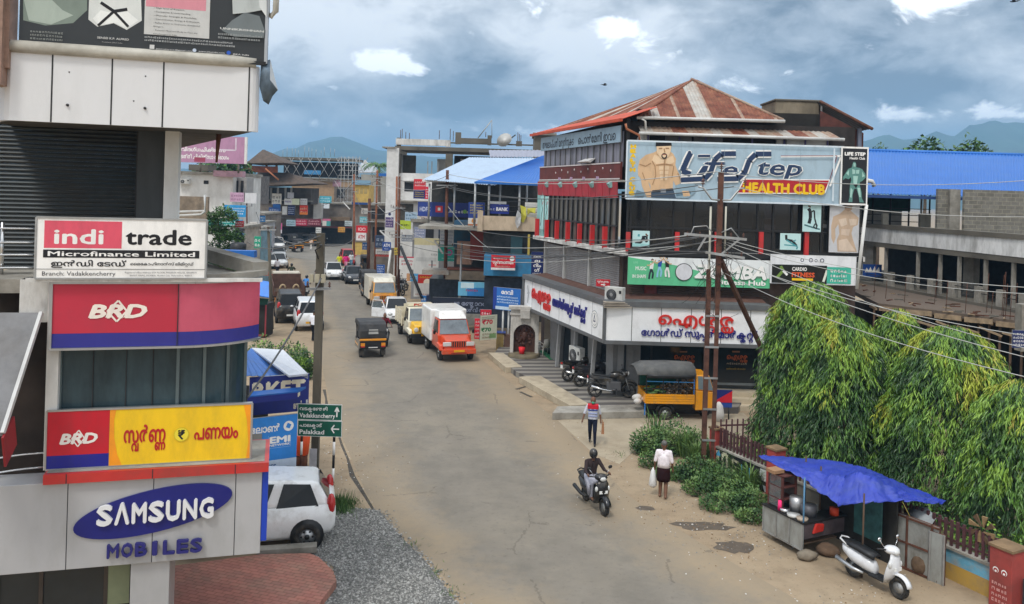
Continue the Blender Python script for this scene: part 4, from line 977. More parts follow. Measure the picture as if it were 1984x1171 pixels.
fig=[(.42,.70),(.46,.74),(.52,.74),(.56,.70),(.56,.65),(.68,.64),(.78,.62),(.90,.54),(.92,.48),(.80,.42),(.72,.40),(.70,.36),(.78,.22),(.80,.12),(.88,.05),(.72,.05),(.68,.16),(.60,.28),(.52,.28),(.46,.18),(.46,.05),(.32,.05),(.36,.16),(.34,.24),(.36,.36),(.40,.42),(.38,.48),(.30,.44),(.18,.46),(.1,.42),(.1,.48),(.2,.56),(.28,.62),(.40,.64)]
s.poly(fig,G1)
for q in (((.42,.62),(.53,.6),(.53,.54),(.43,.53)),((.56,.6),(.68,.61),(.67,.54),(.56,.54)),((.46,.5),(.64,.5),(.6,.36),(.48,.36)),((.38,.3),(.46,.26),(.42,.12),(.36,.14)),((.62,.3),(.72,.3),(.76,.14),(.7,.14)),((.2,.54),(.3,.6),(.3,.5)),((.78,.58),(.88,.5),(.78,.48)),((.45,.72),(.53,.72),(.53,.66),(.46,.66))):s.poly(q,G2)
s.poly([(.48,.35),(.64,.35),(.57,.29)],K_)
s.b.build('hoarding',label='narrow black poster with pale green posing bodybuilder at the end of the blue hoarding',cat='hoarding')
s=pxboard(1608,398,1663,489,YF - .6,YF - .6,.06);s.base(ink('c9c9cc'),STEEL)
s.poly([(.5,1),(.5,.92),(.35,.83),(.12,.76),(.06,.55),(.08,.3),(.16,.18),(.22,.3),(.2,.5),(.3,.6),(.34,.4),(.26,.26),(.3,.02),(.95,.02),(.8,.3),(.75,.42),(.8,.55),(.95,.6),(.98,.75),(.85,.82),(.7,.9),(.72,1)],ink('c5ab92'))
s.poly([(.3,.7),(.55,.74),(.6,.6),(.4,.55)],ink('d6c2ae')).poly([(.65,.72),(.92,.72),(.9,.6),(.7,.58)],ink('d6c2ae')).poly([(.32,.26),(.6,.3),(.9,.04),(.34,.04)],ink('d9c4b0')).poly([(.4,.5),(.7,.5),(.66,.36),(.4,.38)],ink('d2bda9'))
s.poly([(.48,1),(.76,1),(.74,.92),(.62,.88),(.5,.92)],ink('b59a82')).line([(.5,.965),(.74,.965)],.06,ink('6b5446'))
s.b.build('poster',label='faded pale poster of a muscular torso under the narrow black poster',cat='poster')
def sticker(px0,py0,px1,py1,figs,label,Y=YF - .62):
    s=pxboard(px0,py0,px1,py1,Y,Y,.02);s.base(ink('bfe0e0'),W_)
    for f in figs:s.line(f[0],f[1],f[2])
    s.b.build('poster',label=label,cat='poster')
TQ=ink('4d9ea6')
sticker(1226,447,1258,478,[([(.15,.2),(.5,.25),(.62,.6),(.85,.3)],.09,K_),([(.85,.3),(.83,.65),(.55,.62)],.08,K_),([(.8,.72),(.86,.78)],.14,ink('6b4a35')),([(.3,.72),(.42,.7)],.1,TQ),([(0,.12),(1,.1)],.12,ink('9fd3d3'))],'small aqua exercise poster of a woman doing sit ups behind the second red post')
sticker(1556,396,1590,449,[([(.3,.85),(.4,.75),(.42,.5),(.35,.3)],.14,K_),([(.4,.72),(.62,.78),(.65,.5),(.78,.2)],.06,K_),([(.1,.25),(.45,.18),(.8,.12),(.95,.1)],.06,ink('3b6a70')),([(.68,.3),(.8,.25),(.75,.12),(.6,.18),(.68,.3)],.05,K_),([(.33,.9),(.36,.95)],.12,ink('6b4a35'))],'tall aqua poster of an elliptical trainer at the end of the glazing')
sticker(1512,452,1551,484,[([(.28,.9),(.3,.6),(.6,.55),(.8,.25)],.1,K_),([(.3,.6),(.5,.45),(.85,.2),(.8,.05)],.06,TQ),([(.2,.3),(.8,.25)],.05,TQ),([(.65,.5),(.75,.62)],.05,TQ)],'small aqua poster of a seated rower between the last two red posts')
for k,(t0,lab) in enumerate(((8.35,'tall aqua strip poster of stretching figures nearer the corner pier'),(9.05,'tall aqua strip poster of stretching figures against the corner pier'))):
    q=sw(t0 + .55,zr_ - .6,.33);s=Board(q,-SD,.5,Z2 - zr_ + .45,.02);s.base(ink('a9dbd8'),W_)
    s.line([(.3,.9),(.5,.7),(.7,.6),(.4,.45),(.3,.2),(.1,.1)],.07,K_).line([(.6,.75),(.85,.85)],.06,ink('c4525a'));s.b.build('poster',label=lab,cat='poster')
s=pxboard(1217,497,1491,551,YF - .62,YF - .66,.03);s.base(ink('e9ecec'),STEEL)
s.poly([(0,0),(1,0),(1,.35),(.62,.42),(.35,.72),(0,.98)],ink('62c08e'))
s.text('LIVE',.04,.76,.07,ink('9fd9b8'),.03).text('MUSIC',.055,.52,.13,W_,.075,bold=.02).text('IN SHAPE',.035,.24,.12,W_,.095,bold=.02)
def dancer(u,v,k,top,leg,hair,fl_=1):
    g=lambda*p:[(u + fl_*a*k*.0115,v + c*k*.1) for a,c in p]
    s.line(g((0,2),(.5,4.2)),.15,top).line(g((.4,4),(-1.6,3.2),(-2.6,3.4)),.045,SK).line(g((.5,4),(2.2,4.8),(2.6,5.4)),.045,SK).line(g((0,2),(-.9,.2),(-1.2,-1.6)),.075,leg).line(g((.1,2),(1.2,.5),(.8,-1.4)),.075,leg)
    s.disc(*g((.6,5.3))[0],.0085,hair).disc(*g((.75,5.1))[0],.0055,SKL)
dancer(.165,.37,1,W_,ink('1f2a3a'),K_);dancer(.222,.45,1.05,ink('1f4fa3'),ink('8fc1dd'),K_);dancer(.278,.45,1,K_,W_,K_,-1)
s.disc(.395,.5,.062,K_,28).disc(.395,.5,.057,ink('d9d9dd'),28)
s.text('ZUMBA',.47,.3,.46,ink('2f6f52'),.5,bold=.07,slant=.2).text('ZUMBA',.47,.32,.46,W_,.5,bold=.045,slant=.2).text('Fitness Hub',.63,.1,.17,W_,.34,bold=.03)
s.b.build('banner',label='green and white dance fitness banner with three dancers above the brown shutters',cat='banner')
s=pxboard(1493,493,1658,549,YF - .72,YF - .72,.03);s.base(ink('e6e7ea'),STEEL)
for u,r in ((.37,.03),(.47,.035),(.53,.025),(.6,.035)):s.disc(u,.8 + r,r*.7,ink('3c4258')).disc(u,.8 + r,r*.42,ink('e6e7ea'))
s.rect(.02,.02,.66,.66,ink('14150f')).text('CARDIO',.255,.46,.12,W_,.17,bold=.03).text('FITNESS',.255,.25,.15,ink('e0582a'),.26,bold=.05).rect(.255,.12,.5,.2,YL)
s.line([(.08,.2),(.15,.45),(.12,.6)],.12,ink('7a9a45')).line([(.15,.45),(.2,.3)],.1,W_).line([(.62,.1),(.66,.5)],.1,ink('dfe3d3'))
s.rect(.66,.05,.94,.62,ink('43b39a')).scrib(.70,.1,.9,.58,W_,3,5)
s.b.build('banner',label='white banner with black cardio fitness panel just over the treetops',cat='banner')
b=MB();b.cyl(at(1679,397,YF - .8),at(1660,560,YF - .8),.07,WHT,8);b.build('steel_post',label='slim white steel post leaning beside the faded torso poster',cat='post')
# ================================================================== gold shop
SC=V((at(1172,620,34).x,34.0,0));SLEN=10.4
shop=thing('gold_shop','ground floor gold shop with slanted grey piers and long white fascia','shop',SC)
def hp(b,n,**k):q=b.build(n,**k);q.parent=shop;q.matrix_parent_inverse=Matrix.Translation(-SC);return q
def sf(t,z,off=0.0):return SC + SD*t + UP*z - SN*off
za,zb2=at(1330,664,34).z,at(1330,598,34).z
XE=at(1492,630,34).x
b=MB();b.box(SC.x + .02,XE,34,34.5,za,zb2,FWH)
b.hexa([sf(.02,za,.0),sf(SLEN,za,0),sf(SLEN,za,-.5),sf(.02,za,-.5),sf(.02,zb2,0),sf(SLEN,zb2,0),sf(SLEN,zb2,-.5),sf(.02,zb2,-.5)],FWH)
for px in (1224,1281,1339,1397,1454):x=at(px,630,34).x;b.box(x - .012,x + .012,33.995,34.01,za,zb2,SEAM)
for t in [1.3*k for k in range(1,8)]:b.beam(sf(t,za,.003),sf(t,zb2,.003),.02,.02,mat('seam_pale',(.4,.4,.42),.6),up=SD)
hp(b,'fascia')
b=MB()
for z0,z1,o in ((za - .16,za,.05),(zb2,zb2 + .24,.1)):
    b.prism([(XE,34 - o,z0),(SC.x - .0,34 - o,z0),sf(SLEN + .1,z0,o),sf(SLEN + .1,z0,-.6),(SC.x + .6,34.7,z0),(XE,34.7,z0)][::-1],(0,0,z1 - z0),GREYF)
b.beam(sf(0,za - .1,.02),sf(0,zb2 + .1,.02),.12,.12,GREYF,up=SD);b.beam(sf(SLEN,za - .1,.03),sf(SLEN,zb2 + .1,.03),.14,.14,GREYF,up=SD)
hp(b,'fascia_frame',bevel=.01)
b=MB();b.prism([sf(.8,zb2 + .1,-.3),sf(SLEN,zb2 + .1,-.3),sf(SLEN,zb2 + .3,-2.2),(SC.x + 2,35.6,zb2 + .3),(XE,35.6,zb2 + .3),(XE,34.5,zb2 + .1),(SC.x + .5,34.5,zb2 + .1)][::-1],(0,0,.12),mat('rust_deck',(.11,.055,.04),.9,var=.3,scale=4));hp(b,'fascia_top')
b=MB();zs_=FZ
b.box(SC.x + .9,XE + .2,35.35,35.42,zs_,za,GLASS)
b.hexa([sf(.5,zs_,-1.2),sf(SLEN,zs_,-1.2),sf(SLEN,zs_,-1.25),sf(.5,zs_,-1.25),sf(.5,za,-1.2),sf(SLEN,za,-1.2),sf(SLEN,za,-1.25),sf(.5,za,-1.25)],GLASS);hp(b,'glass_wall')
b=MB();PIER=mat('pier_grey',(.2,.2,.2),.6,var=.08,dirt=.3)
for t,w_ in ((1.0,.7),(3.1,.6),(5.2,.6),(7.6,1.0)):
    A=[sf(t,zs_,-.9),sf(t + w_,zs_,-.9),sf(t + w_,zs_,-1.19),sf(t,zs_,-1.19)];B_=[sf(t - .25,za - .15,-.75),sf(t + w_ - .25,za - .15,-.75),sf(t + w_ - .25,za - .15,-1.19),sf(t - .25,za - .15,-1.19)]
    b.hexa(A + B_,PIER)
hp(b,'pier')
b=MB()
for t in (2.35,4.5,6.6):b.beam(sf(t,zs_,-.5),sf(t - .3,za - .15,-.5),.16,.1,mat('pier_light',(.36,.36,.36),.6),up=SD)
for px in (1228,1478):x=at(px,700,35.2).x;b.box(x - .2,x + .25,35.05,35.34,zs_,za,PIER)
hp(b,'column')
b=MB()
for px in (1262,1364,1468):x=at(px,700,35.3).x;b.box(x - .04,x + .04,35.3,35.36,zs_,za - .1,BLK)
b.box(at(1262,700,35.3).x,at(1475,700,35.3).x,35.3,35.36,zs_ + .5,zs_ + .6,mat('sill_grey',(.2,.22,.22),.6));hp(b,'window_frame')
b=MB();b.box(SC.x + .7,SC.x + 1.35,34.95,35.34,zs_,za,PIER);hp(b,'pier')
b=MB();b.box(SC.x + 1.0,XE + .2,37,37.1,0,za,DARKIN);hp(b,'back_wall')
for u0,lab in ((1302,'gold lettered transparency on the dark shop window behind the three wheeler hood'),(1404,'gold lettered transparency on the dark shop window behind the lattice pole')):
    s=pxboard(u0,676,u0 + 48,720,35.28,35.28,.01);s.b=MB()
    s.text('ഐശ+വര+യ',.1,.55,.22,ink('b8541c'),.8,bold=.02).rect(.3,.85,.6,.92,ink('8a5a3a'));s.scrib(.1,.3,.9,.44,ink('a9977c'),1,2);s.scrib(.1,.08,.9,.2,ink('a98a2c'),1,4)
    s.b.build('window_sticker',label=lab,cat='window sign')
RL=mat('letter_red',(.62,.03,.022),.4,var=.05);BL=mat('letter_blue',(.02,.02,.2),.4,var=.05)
gs=thing('shop_sign','raised red and navy lettering on the white fascia facing the lane','sign',SC)
s=Board((at(1180,660,33.99).x,33.99,za),(1,0,0),XE - at(1180,660,33.99).x,zb2 - za);s.b=MB()
s.text('ഐശ+വര+യ',.305,.52,.34,RL,.465,bold=.02,ex=.05);gq=s.b.build('lettering');gq.parent=gs;gq.matrix_parent_inverse=Matrix.Translation(-SC)
s.b=MB();s.text('േഗാൾഡ് സുപ+പർ മാർക+കറ+റ്',.2,.17,.2,BL,.72,bold=.015,ex=.04);gq=s.b.build('lettering');gq.parent=gs;gq.matrix_parent_inverse=Matrix.Translation(-SC)
gs=thing('shop_sign','raised red and navy lettering with emblem on the white fascia along the street','sign',SC)
s=Board(sf(SLEN,za,.004),-SD,SLEN,zb2 - za);s.b=MB()
s.text('ഐശ+വര+യ',.13,.42,.42,RL,.26,bold=.02,ex=.06);gq=s.b.build('lettering');gq.parent=gs;gq.matrix_parent_inverse=Matrix.Translation(-SC)
s.b=MB();s.text('േഗാൾഡ് സുപ+പർ മാർക+കറ+റ്',.42,.42,.3,BL,.4,bold=.015,ex=.05);gq=s.b.build('lettering');gq.parent=gs;gq.matrix_parent_inverse=Matrix.Translation(-SC)
s.b=MB();s.disc(.9,.5,.036,ink('9aa0a4'),24).disc(.9,.5,.033,W_,24).disc(.9,.5,.026,ink('9aa0a4')).disc(.9,.5,.0235,W_).poly([(.9,.68),(.912,.42),(.888,.42)],ink('3c4468')).poly([(.9,.58),(.906,.46),(.894,.46)],W_)
s.line([(.06,.15),(.07,.5),(.055,.8)],.12,ink('b7b9bb')).line([(.05,.5),(.09,.55)],.06,ink('c4c6c8'));gq=s.b.build('emblem');gq.parent=gs;gq.matrix_parent_inverse=Matrix.Translation(-SC)
b=MB();p=at(1172,596,33.9)
for k in range(4):b.beam(p + V((-.05,0,.02 + .07*k)),p + V((1.1 - .1*k,.1,.05 + .06*k)),.35,.03,mat('ply_edge',(.42,.36,.29),.8,var=.2))
b.build('timber_offcut',label='loose pale boards lying at the corner top of the white fascia',cat='boards')
def ac_unit(px,py0,py1,Y,rz,label,wd=.82,z=None):
    p=at(px,py1,Y);h_=at(px,py0,Y).z - p.z
    t=thing('ac_unit',label,'air conditioner',p,rz)
    bb=MB();bb.box(-wd/2,wd/2,-.15,.15,0,h_,mat('ac_white',(.6,.6,.57),.5,dirt=.3));q=bb.build('casing',t,bevel=.02)
    bb=MB();bb.tube([(-.1*wd,-.152,h_/2),(-.1*wd,-.17,h_/2)],h_*.36,BLK,20);bb.tube([(-.1*wd,-.171,h_/2),(-.1*wd,-.18,h_/2)],h_*.1,mat('ac_white',(.6,.6,.57)),10)
    for k in range(10):a=math.pi*k/10;bb.beam((-.1*wd - h_*.34*math.cos(a),-.182,h_/2 - h_*.34*math.sin(a)),(-.1*wd + h_*.34*math.cos(a),-.182,h_/2 + h_*.34*math.sin(a)),.008,.006,mat('ac_grille',(.35,.35,.35),.5))
    bb.build('fan_grille',t)
    bb=MB();bb.box(wd*.32,wd*.45,-.156,-.15,h_*.6,h_*.8,K_);bb.build('badge',t);return t
ac_unit(1191,556,586,34.3,R_(-35),'white air conditioner outdoor unit on the fascia corner below the small red sign')
ac_unit(1117,672,706,38.0,R_(-62),'dusty beige air conditioner outdoor unit on the forecourt beside the green mat',.9)
s=pxboard(1155,541,1182,555,36.2,36.2,.02);s.base(ink('cf2430'),W_);s.text('സ+വർണപണയം',.1,.55,.25,W_,.8,bold=.03).line([(.35,.25),(.62,.25)],.05,W_).line([(.54,.4),(.65,.25),(.54,.1)],.04,W_)
s.b.build('signboard',label='small red sign with white arrow on the grey shutters above the air conditioner',cat='sign')
sh=thing('shrine','white arched shrine niche with brown carved relief beside the shopfront','shrine',gnd(1016,690,FZ))
o0=sh.location;YS2=o0.y
def shp(b,n,**k):q=b.build(n,**k);q.parent=sh;q.matrix_parent_inverse=Matrix.Translation(-o0);return q
x0,x1=at(989,640,YS2).x,at(1044,640,YS2).x;zt_=at(1015,600,YS2).z;xc=(x0 + x1)/2
arch=lambda hw,zt:[(xc - hw,FZ)] + [(xc - hw*math.cos(a),zt - hw + hw*math.sin(a)) for a in [math.pi*k/14 for k in range(15)]] + [(xc + hw,FZ)]
ar=arch(.56,at(1015,629,YS2).z)
b=MB();outer=[(x0,FZ),(x0,zt_),(x1,zt_),(x1,FZ)]
SHW=mat('shrine_white',(.52,.5,.46),.8,var=.12,dirt=.3)
ring_=ar
lft=[(x0,FZ),(x0,zt_)] ;
for i in range(len(ar) - 1):
    (xa1,z1_),(xa2,z2_)=ar[i],ar[i + 1]
    t1=(x0 if xa1 <= xc else x1);
    def edge(i):
        f=i/(len(ar) - 1)
        return (x0,FZ + (zt_ - FZ)*f*4) if f < .25 else ((x0 + (x1 - x0)*(f - .25)*2,zt_) if f < .75 else (x1,zt_ - (zt_ - FZ)*(f - .75)*4))
    e1,e2=edge(i),edge(i + 1)
    b.prism([(e1[0],YS2,e1[1]),(e2[0],YS2,e2[1]),(xa2,YS2,z2_),(xa1,YS2,z1_)],(0,.4,0),SHW)
b.box(x0 - .12,x1 + .12,YS2 - .12,YS2 + .45,zt_,zt_ + .16,SHW);b.box(x0 - .05,x1 + .05,YS2 - .06,YS2 + .45,zt_ - .3,zt_ - .22,SHW);b.box(xc - .25,xc + .25,YS2 - .2,YS2,zt_ - .45,zt_,SHW);shp(b,'niche',bevel=.015)
b=MB();RLF=mat('relief_brown',(.07,.028,.018),.55,var=.35,scale=8)
b.prism([(x,YS2 + .3,z) for x,z in ar],(0,.05,0),RLF);rnd=random.Random(3)
for k in range(70):
    a=rnd.uniform(0,6.28);r=rnd.uniform(.05,.46);b.ell((xc + r*math.cos(a),YS2 + .28,FZ + 1.05 + r*1.2*math.sin(a)),(rnd.uniform(.03,.1),.07,rnd.uniform(.03,.1)),RLF,7,5)
b.ell((xc,YS2 + .24,FZ + 1.35),(.11,.1,.13),RLF);b.ell((xc,YS2 + .24,FZ + .98),(.17,.11,.26),RLF);shp(b,'relief')
b=MB();b.tube([(xc,YS2 - .05,FZ),(xc,YS2 - .05,FZ + .16)],[.85,.8],mat('basin_stone',(.16,.13,.08),.7,var=.3),24);shp(b,'basin',bevel=.02)
b=MB();b.tube([(xc - .12,YS2 - .25,FZ + .17),(xc - .12,YS2 - .25,FZ + .5)],[.13,.17],ink('e3202a'),14);b.build('bucket',label='bright red plastic bucket in front of the carved shrine relief',cat='bucket')
m0=gnd(1078,690,FZ);b=MB();b.hexa([m0 + q + V((0,0,.004)) for q in (V((-.4,-1,0)),V((.7,-1.2,0)),V((.2,1.3,0)),V((-.9,1.3,0)))] + [m0 + q + V((0,0,.02)) for q in (V((-.4,-1,0)),V((.7,-1.2,0)),V((.2,1.3,0)),V((-.9,1.3,0)))],mat('green_mat',(.02,.15,.06),.95,var=.4,scale=10,bump=.5));b.build('doormat',label='green turf doormat on the forecourt by the shop door',cat='mat')
ch=thing('plastic_chair','pale plastic armchair beside the shrine on the forecourt','chair',gnd(1056,688,FZ),R_(200))
PCH=mat('pale_plastic',(.55,.52,.46),.5,var=.08)
b=MB();b.hexa([(-.22,-.22,.42),(.22,-.22,.42),(.2,.22,.4),(-.2,.22,.4),(-.22,-.22,.45),(.22,-.22,.45),(.2,.22,.43),(-.2,.22,.43)],PCH);b.build('seat',ch,bevel=.01)
b=MB();b.loft([[(-.2 + .05,-.2 - .1*k,.43 + .42*k) if False else (-.21*(1 - .1*k),.2 + .1*k,.43 + .42*k),(0,.24 + .12*k,.43 + .46*k),(.21*(1 - .1*k),.2 + .1*k,.43 + .42*k)] for k in (0,.5,1)],PCH,closed=False);b.build('backrest',ch,solid=.02)
for sx_ in (-1,1):
    b=MB();b.tube([(sx_*.25,-.2,.42),(sx_*.26,-.2,.64),(sx_*.25,.1,.66),(sx_*.2,.26,.6)],.022,PCH,6);b.build('armrest',ch)
    for sy_ in (-1,1):b=MB();b.tube([(sx_*.2,sy_*.2,.42),(sx_*.25,sy_*.26,0)],[.03,.02],PCH,6);b.build('leg',ch)
# ================================================================== unfinished warehouse block on the far right
A0,A1=V((19.0,45.0,0)),V((21.3,31.0,0));WD=(A1 - A0).normalized();WN=V((-WD.y,WD.x,0))*-1
wl=(A1 - A0).length
if WN.x > 0:WN=-WN                      # outwards, towards the street
wh=thing('warehouse','unfinished concrete block with stained white band and blue metal roof','building',A0)
def wp_(b,n,**k):q=b.build(n,**k) if isinstance(b,MB) else b;q.parent=wh;q.matrix_parent_inverse=Matrix.Translation(-A0);return q
def wq(t,z,off=0.0):return A0 + WD*t + UP*z + WN*off
def wbox(b,t0,t1,z0,z1,o0,o1,m):b.hexa([wq(t0,z0,o1),wq(t1,z0,o1),wq(t1,z0,o0),wq(t0,z0,o0),wq(t0,z1,o1),wq(t1,z1,o1),wq(t1,z1,o0),wq(t0,z1,o0)][::1],m)
ZB0,ZB1=6.68,7.42
b=MB();wbox(b,-6,wl + 3,ZB0,ZB1,-.25,.0,mat('band_white',(.8,.795,.78),.85,var=.05,dirt=.6,dirtc=(.16,.15,.13),dscale=1.6,stretch=(1,1,.3)));wp_(b,'parapet_band')
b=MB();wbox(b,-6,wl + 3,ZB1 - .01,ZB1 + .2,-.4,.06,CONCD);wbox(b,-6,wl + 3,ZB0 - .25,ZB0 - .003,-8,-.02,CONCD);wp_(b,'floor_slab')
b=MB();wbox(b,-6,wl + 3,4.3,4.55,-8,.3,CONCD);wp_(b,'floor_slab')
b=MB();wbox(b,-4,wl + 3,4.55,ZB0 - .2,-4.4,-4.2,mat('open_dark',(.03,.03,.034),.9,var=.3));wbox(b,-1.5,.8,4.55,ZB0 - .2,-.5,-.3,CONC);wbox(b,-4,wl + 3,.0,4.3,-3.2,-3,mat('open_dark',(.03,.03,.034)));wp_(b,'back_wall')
for px in (1710,1772,1815,1852,1903,1957,1990):
    h_=hit(px,560,A0,WN);t=(h_ - A0).dot(WD);b=MB();wbox(b,t - .06,t + .06,4.55,ZB0 - .2,-.22,-.08,CONC);wp_(b,'post')
h_=hit(1828,560,A0,WN);t=(h_ - A0).dot(WD);b=MB();wbox(b,t - .4,t + .3,4.55,ZB0 - .2,-1.6,-1.3,CONC);wp_(b,'column')
for px in (1725,1762,1803,1844,1895,1938,1982):
    h_=hit(px,560,A0 + WN*.2,WN);t=(h_ - A0).dot(WD);b=MB();wbox(b,t - .14,t + .14,4.55,5.25,.05,.28,CONC);wp_(b,'stub_post')
b=MB()
for z in (4.95,5.12):b.tube([wq(-1,z,.16),wq(wl + 2,z,.16)],.018,BLK,5)
wp_(b,'railing')
b=MB();BLOCK=mat('block_wall',(.2,.19,.165),.95,var=.2,scale=4,bump=.5)
t=BLOCK.node_tree;bs=t.nodes['Principled BSDF'];br=t.nodes.new('ShaderNodeTexBrick');br.inputs['Scale'].default_value=1;br.inputs['Brick Width'].default_value=.42;br.inputs['Row Height'].default_value=.2;br.inputs['Mortar Size'].default_value=.016;br.inputs['Color1'].default_value=(1,1,1,1);br.inputs['Color2'].default_value=(.75,.74,.72,1);br.inputs['Mortar'].default_value=(1.3,1.25,1.15,1)
mp=t.nodes.new('ShaderNodeMapping');mp.inputs['Rotation'].default_value=(R_(90),0,0);t.links.new(t.nodes['Texture Coordinate'].outputs['Object'],mp.inputs[0]);t.links.new(mp.outputs[0],br.inputs['Vector'])
mx=t.nodes.new('ShaderNodeMix');mx.data_type='RGBA';mx.blend_type='MULTIPLY';mx.inputs[0].default_value=1;t.links.new(bs.inputs['Base Color'].links[0].from_socket,mx.inputs[6]);t.links.new(br.outputs[0],mx.inputs[7]);t.links.new(mx.outputs[2],bs.inputs['Base Color'])
xb0,xb1=at(1868,420,41).x,at(2060,420,41).x;zb_=at(1900,376,41).z
b.box(xb0,xb1,41,41.2,ZB1 - 1,zb_ + .2,BLOCK);xp0=at(1816,420,41.6).x;b.box(xp0,xb0,41.6,41.8,ZB1 - 1,zb_ + .2,BLOCK);b.box(at(1838,420,41.5).x,at(1858,420,41.5).x,41.4,41.6,ZB1 - 1,zb_ + .2,CONC)
wp_(b,'block_wall')
x0_,x1_=at(1640,420,46).x,at(1816,420,44).x
b=MB();b.box(x0_,x1_,47,47.04,ZB1 + .9,at(1700,378,47).z,mat('green_net',(.015,.06,.045),.95,var=.5,scale=2));b.box(x0_,x1_,50,50.1,ZB1 - 1,at(1700,430,50).z + 1,DARKIN);wp_(b,'netting')
b=MB()
for px in (1690,1724,1760,1800,1815):p=at(px,440,44.6);b.cyl((p.x,44.6,ZB1 - .5),(p.x,44.6,at(px,374,44.6).z),.05,BLK if px != 1784 else STEEL,6)
p=at(1784,440,44.6);b.cyl((p.x,44.6,ZB1),(p.x,44.6,at(1784,374,44.6).z),.06,STEEL,6)
for z in (.35,.7,1.05):b.tube([(x0_,44.7,ZB1 + z),(x1_,44.7,ZB1 + z)],.02,BLK,5)
wp_(b,'railing')
b=MB()
for px in (1714,1786,1796):p=at(px,440,44.3);b.box(p.x - .15,p.x + .15,44.2,44.4,ZB1 - .2,at(px,414,44.3).z,mat('cream_post',(.55,.52,.44),.7))
b.box(at(1680,440,48).x,x1_,48,48.1,ZB1,ZB1 + 1.05,mat('pale_sheet',(.55,.54,.53)));wp_(b,'post')
RB=mat('blue_roof',(.026,.16,.52),.45,.15,var=.07,scale=.6,dirt=.2,dirtc=(.06,.16,.38))
e0,e1,r1,r0=at(1640,375,42),at(2120,374.5,42),at(2120,304,53),at(1640,292,53)
e1.z=e0.z;r1.z=r0.z
b=MB();corr_poly(b,e0,e1,r1,r0,lambda t:RB,150,.06);b.tube([r0 + V((0,0,.05)),r1 + V((0,0,.05))],.12,RB,6);b.beam(e0 + V((0,-.02,-.1)),e1 + V((0,-.02,-.1)),.05,.14,mat('blue_trim',(.02,.06,.2),.5));wp_(b,'roof',solid=.02)
b=MB();b.box(e0.x,e1.x,42.3,53,e0.z - .1,e0.z - .05,DARKIN);wp_(b,'ceiling')
b=MB();p=at(1690,352,41.8);b.tube([p + V((-.6,0,.1)),p,p + V((.12,0,-.25))],.11,PVC,8);wp_(b,'drain_pipe')
s=pxboard(1672,512,1708,536,44,44,.05);s.base(ink('1f4fa0'),STEEL);s.poly([(.1,.35),(.2,.75),(.3,.5),(.4,.8),(.5,.45),(.62,.85),(.7,.5),(.85,.8),(.9,.35)],W_);s.b.build('signboard',label='small blue signboard with white flower shapes on the raw concrete storey',cat='sign')
low=thing('concrete_canopy','unfinished brown concrete slab on timber formwork before the warehouse','building',(16,36,0))
def lw(b,n,**k):q=b.build(n,**k);q.parent=low;q.matrix_parent_inverse=Matrix.Translation((-16,-36,0));return q
sp_=[wq(-3,0,.32),wq(wl + 2,0,.32),at(1990,640,31)*1,at(1700,605,35.5)]
BRS=mat('slab_brown',(.14,.105,.08),.95,var=.3,scale=1.2,bump=.4,dirt=.5,dirtc=(.07,.055,.045))
b=MB();b.prism([(p.x,p.y,4.25) for p in sp_],(0,0,.18),BRS);lw(b,'slab')
b=MB();TB=mat('raw_timber',(.3,.22,.14),.85,var=.3,scale=5)
p,q=sp_[3],sp_[2]
for k in range(5):
    a=p.lerp(q,k*.2 + .01);c=p.lerp(q,k*.2 + .19);b.beam((a.x,a.y - .03,4.22),(c.x,c.y - .03,4.24 + .03*(k % 2)),.05,.2,TB)
for k in range(16):
    a=p.lerp(q,k/15);b.beam((a.x,a.y + .1,4.16),(a.x + .2,a.y + 1.2,4.16),.08,.1,TB);b.cyl((a.x,a.y + .3,0),(a.x,a.y + .3,4.15),.05,WOOD,5)
for k in range(7):a=p.lerp(q,k/7);c=p.lerp(q,(k + 1)/7);b.beam((a.x,a.y + .05,3.9 + .1*(k % 2)),(c.x,c.y + .05,3.75),.05,.08,TB)
lw(b,'formwork')
b=MB();rnd=random.Random(9)
for k in range(60):
    a=rnd.random();c=rnd.random();P_=sp_[3].lerp(sp_[2],a).lerp(sp_[0].lerp(sp_[1],a),c);z=4.43
    if k < 14:bb=MB();bb.cyl((P_.x,P_.y,z),(P_.x + .05,P_.y,z + rnd.uniform(.8,1.9)),.012,RUST,4);lw(bb,'reinforcing_bar')
    else:b.beam((P_.x,P_.y,z + .02),(P_.x + rnd.uniform(-.5,.5),P_.y + rnd.uniform(-.5,.5),z + .03),.06,.04,rnd.choice((TB,CONCD,RUST)))
lw(b,'site_debris')
b=MB();b.box(12.5,24,38,38.2,0,4.2,DARKIN);b.box(at(1977,600,30).x,at(2010,600,30).x,29.9,30.3,3.5,at(1985,590,30).z,CONC);lw(b,'back_wall')
s=pxboard(1962,640,2000,674,28,28,.05);s.base(ink('1b2b62'),STEEL);s.scrib(.05,.1,.95,.9,W_,4,2);s.b.build('signboard',label='navy signboard with white lettering half out of view beside the last tree',cat='sign')
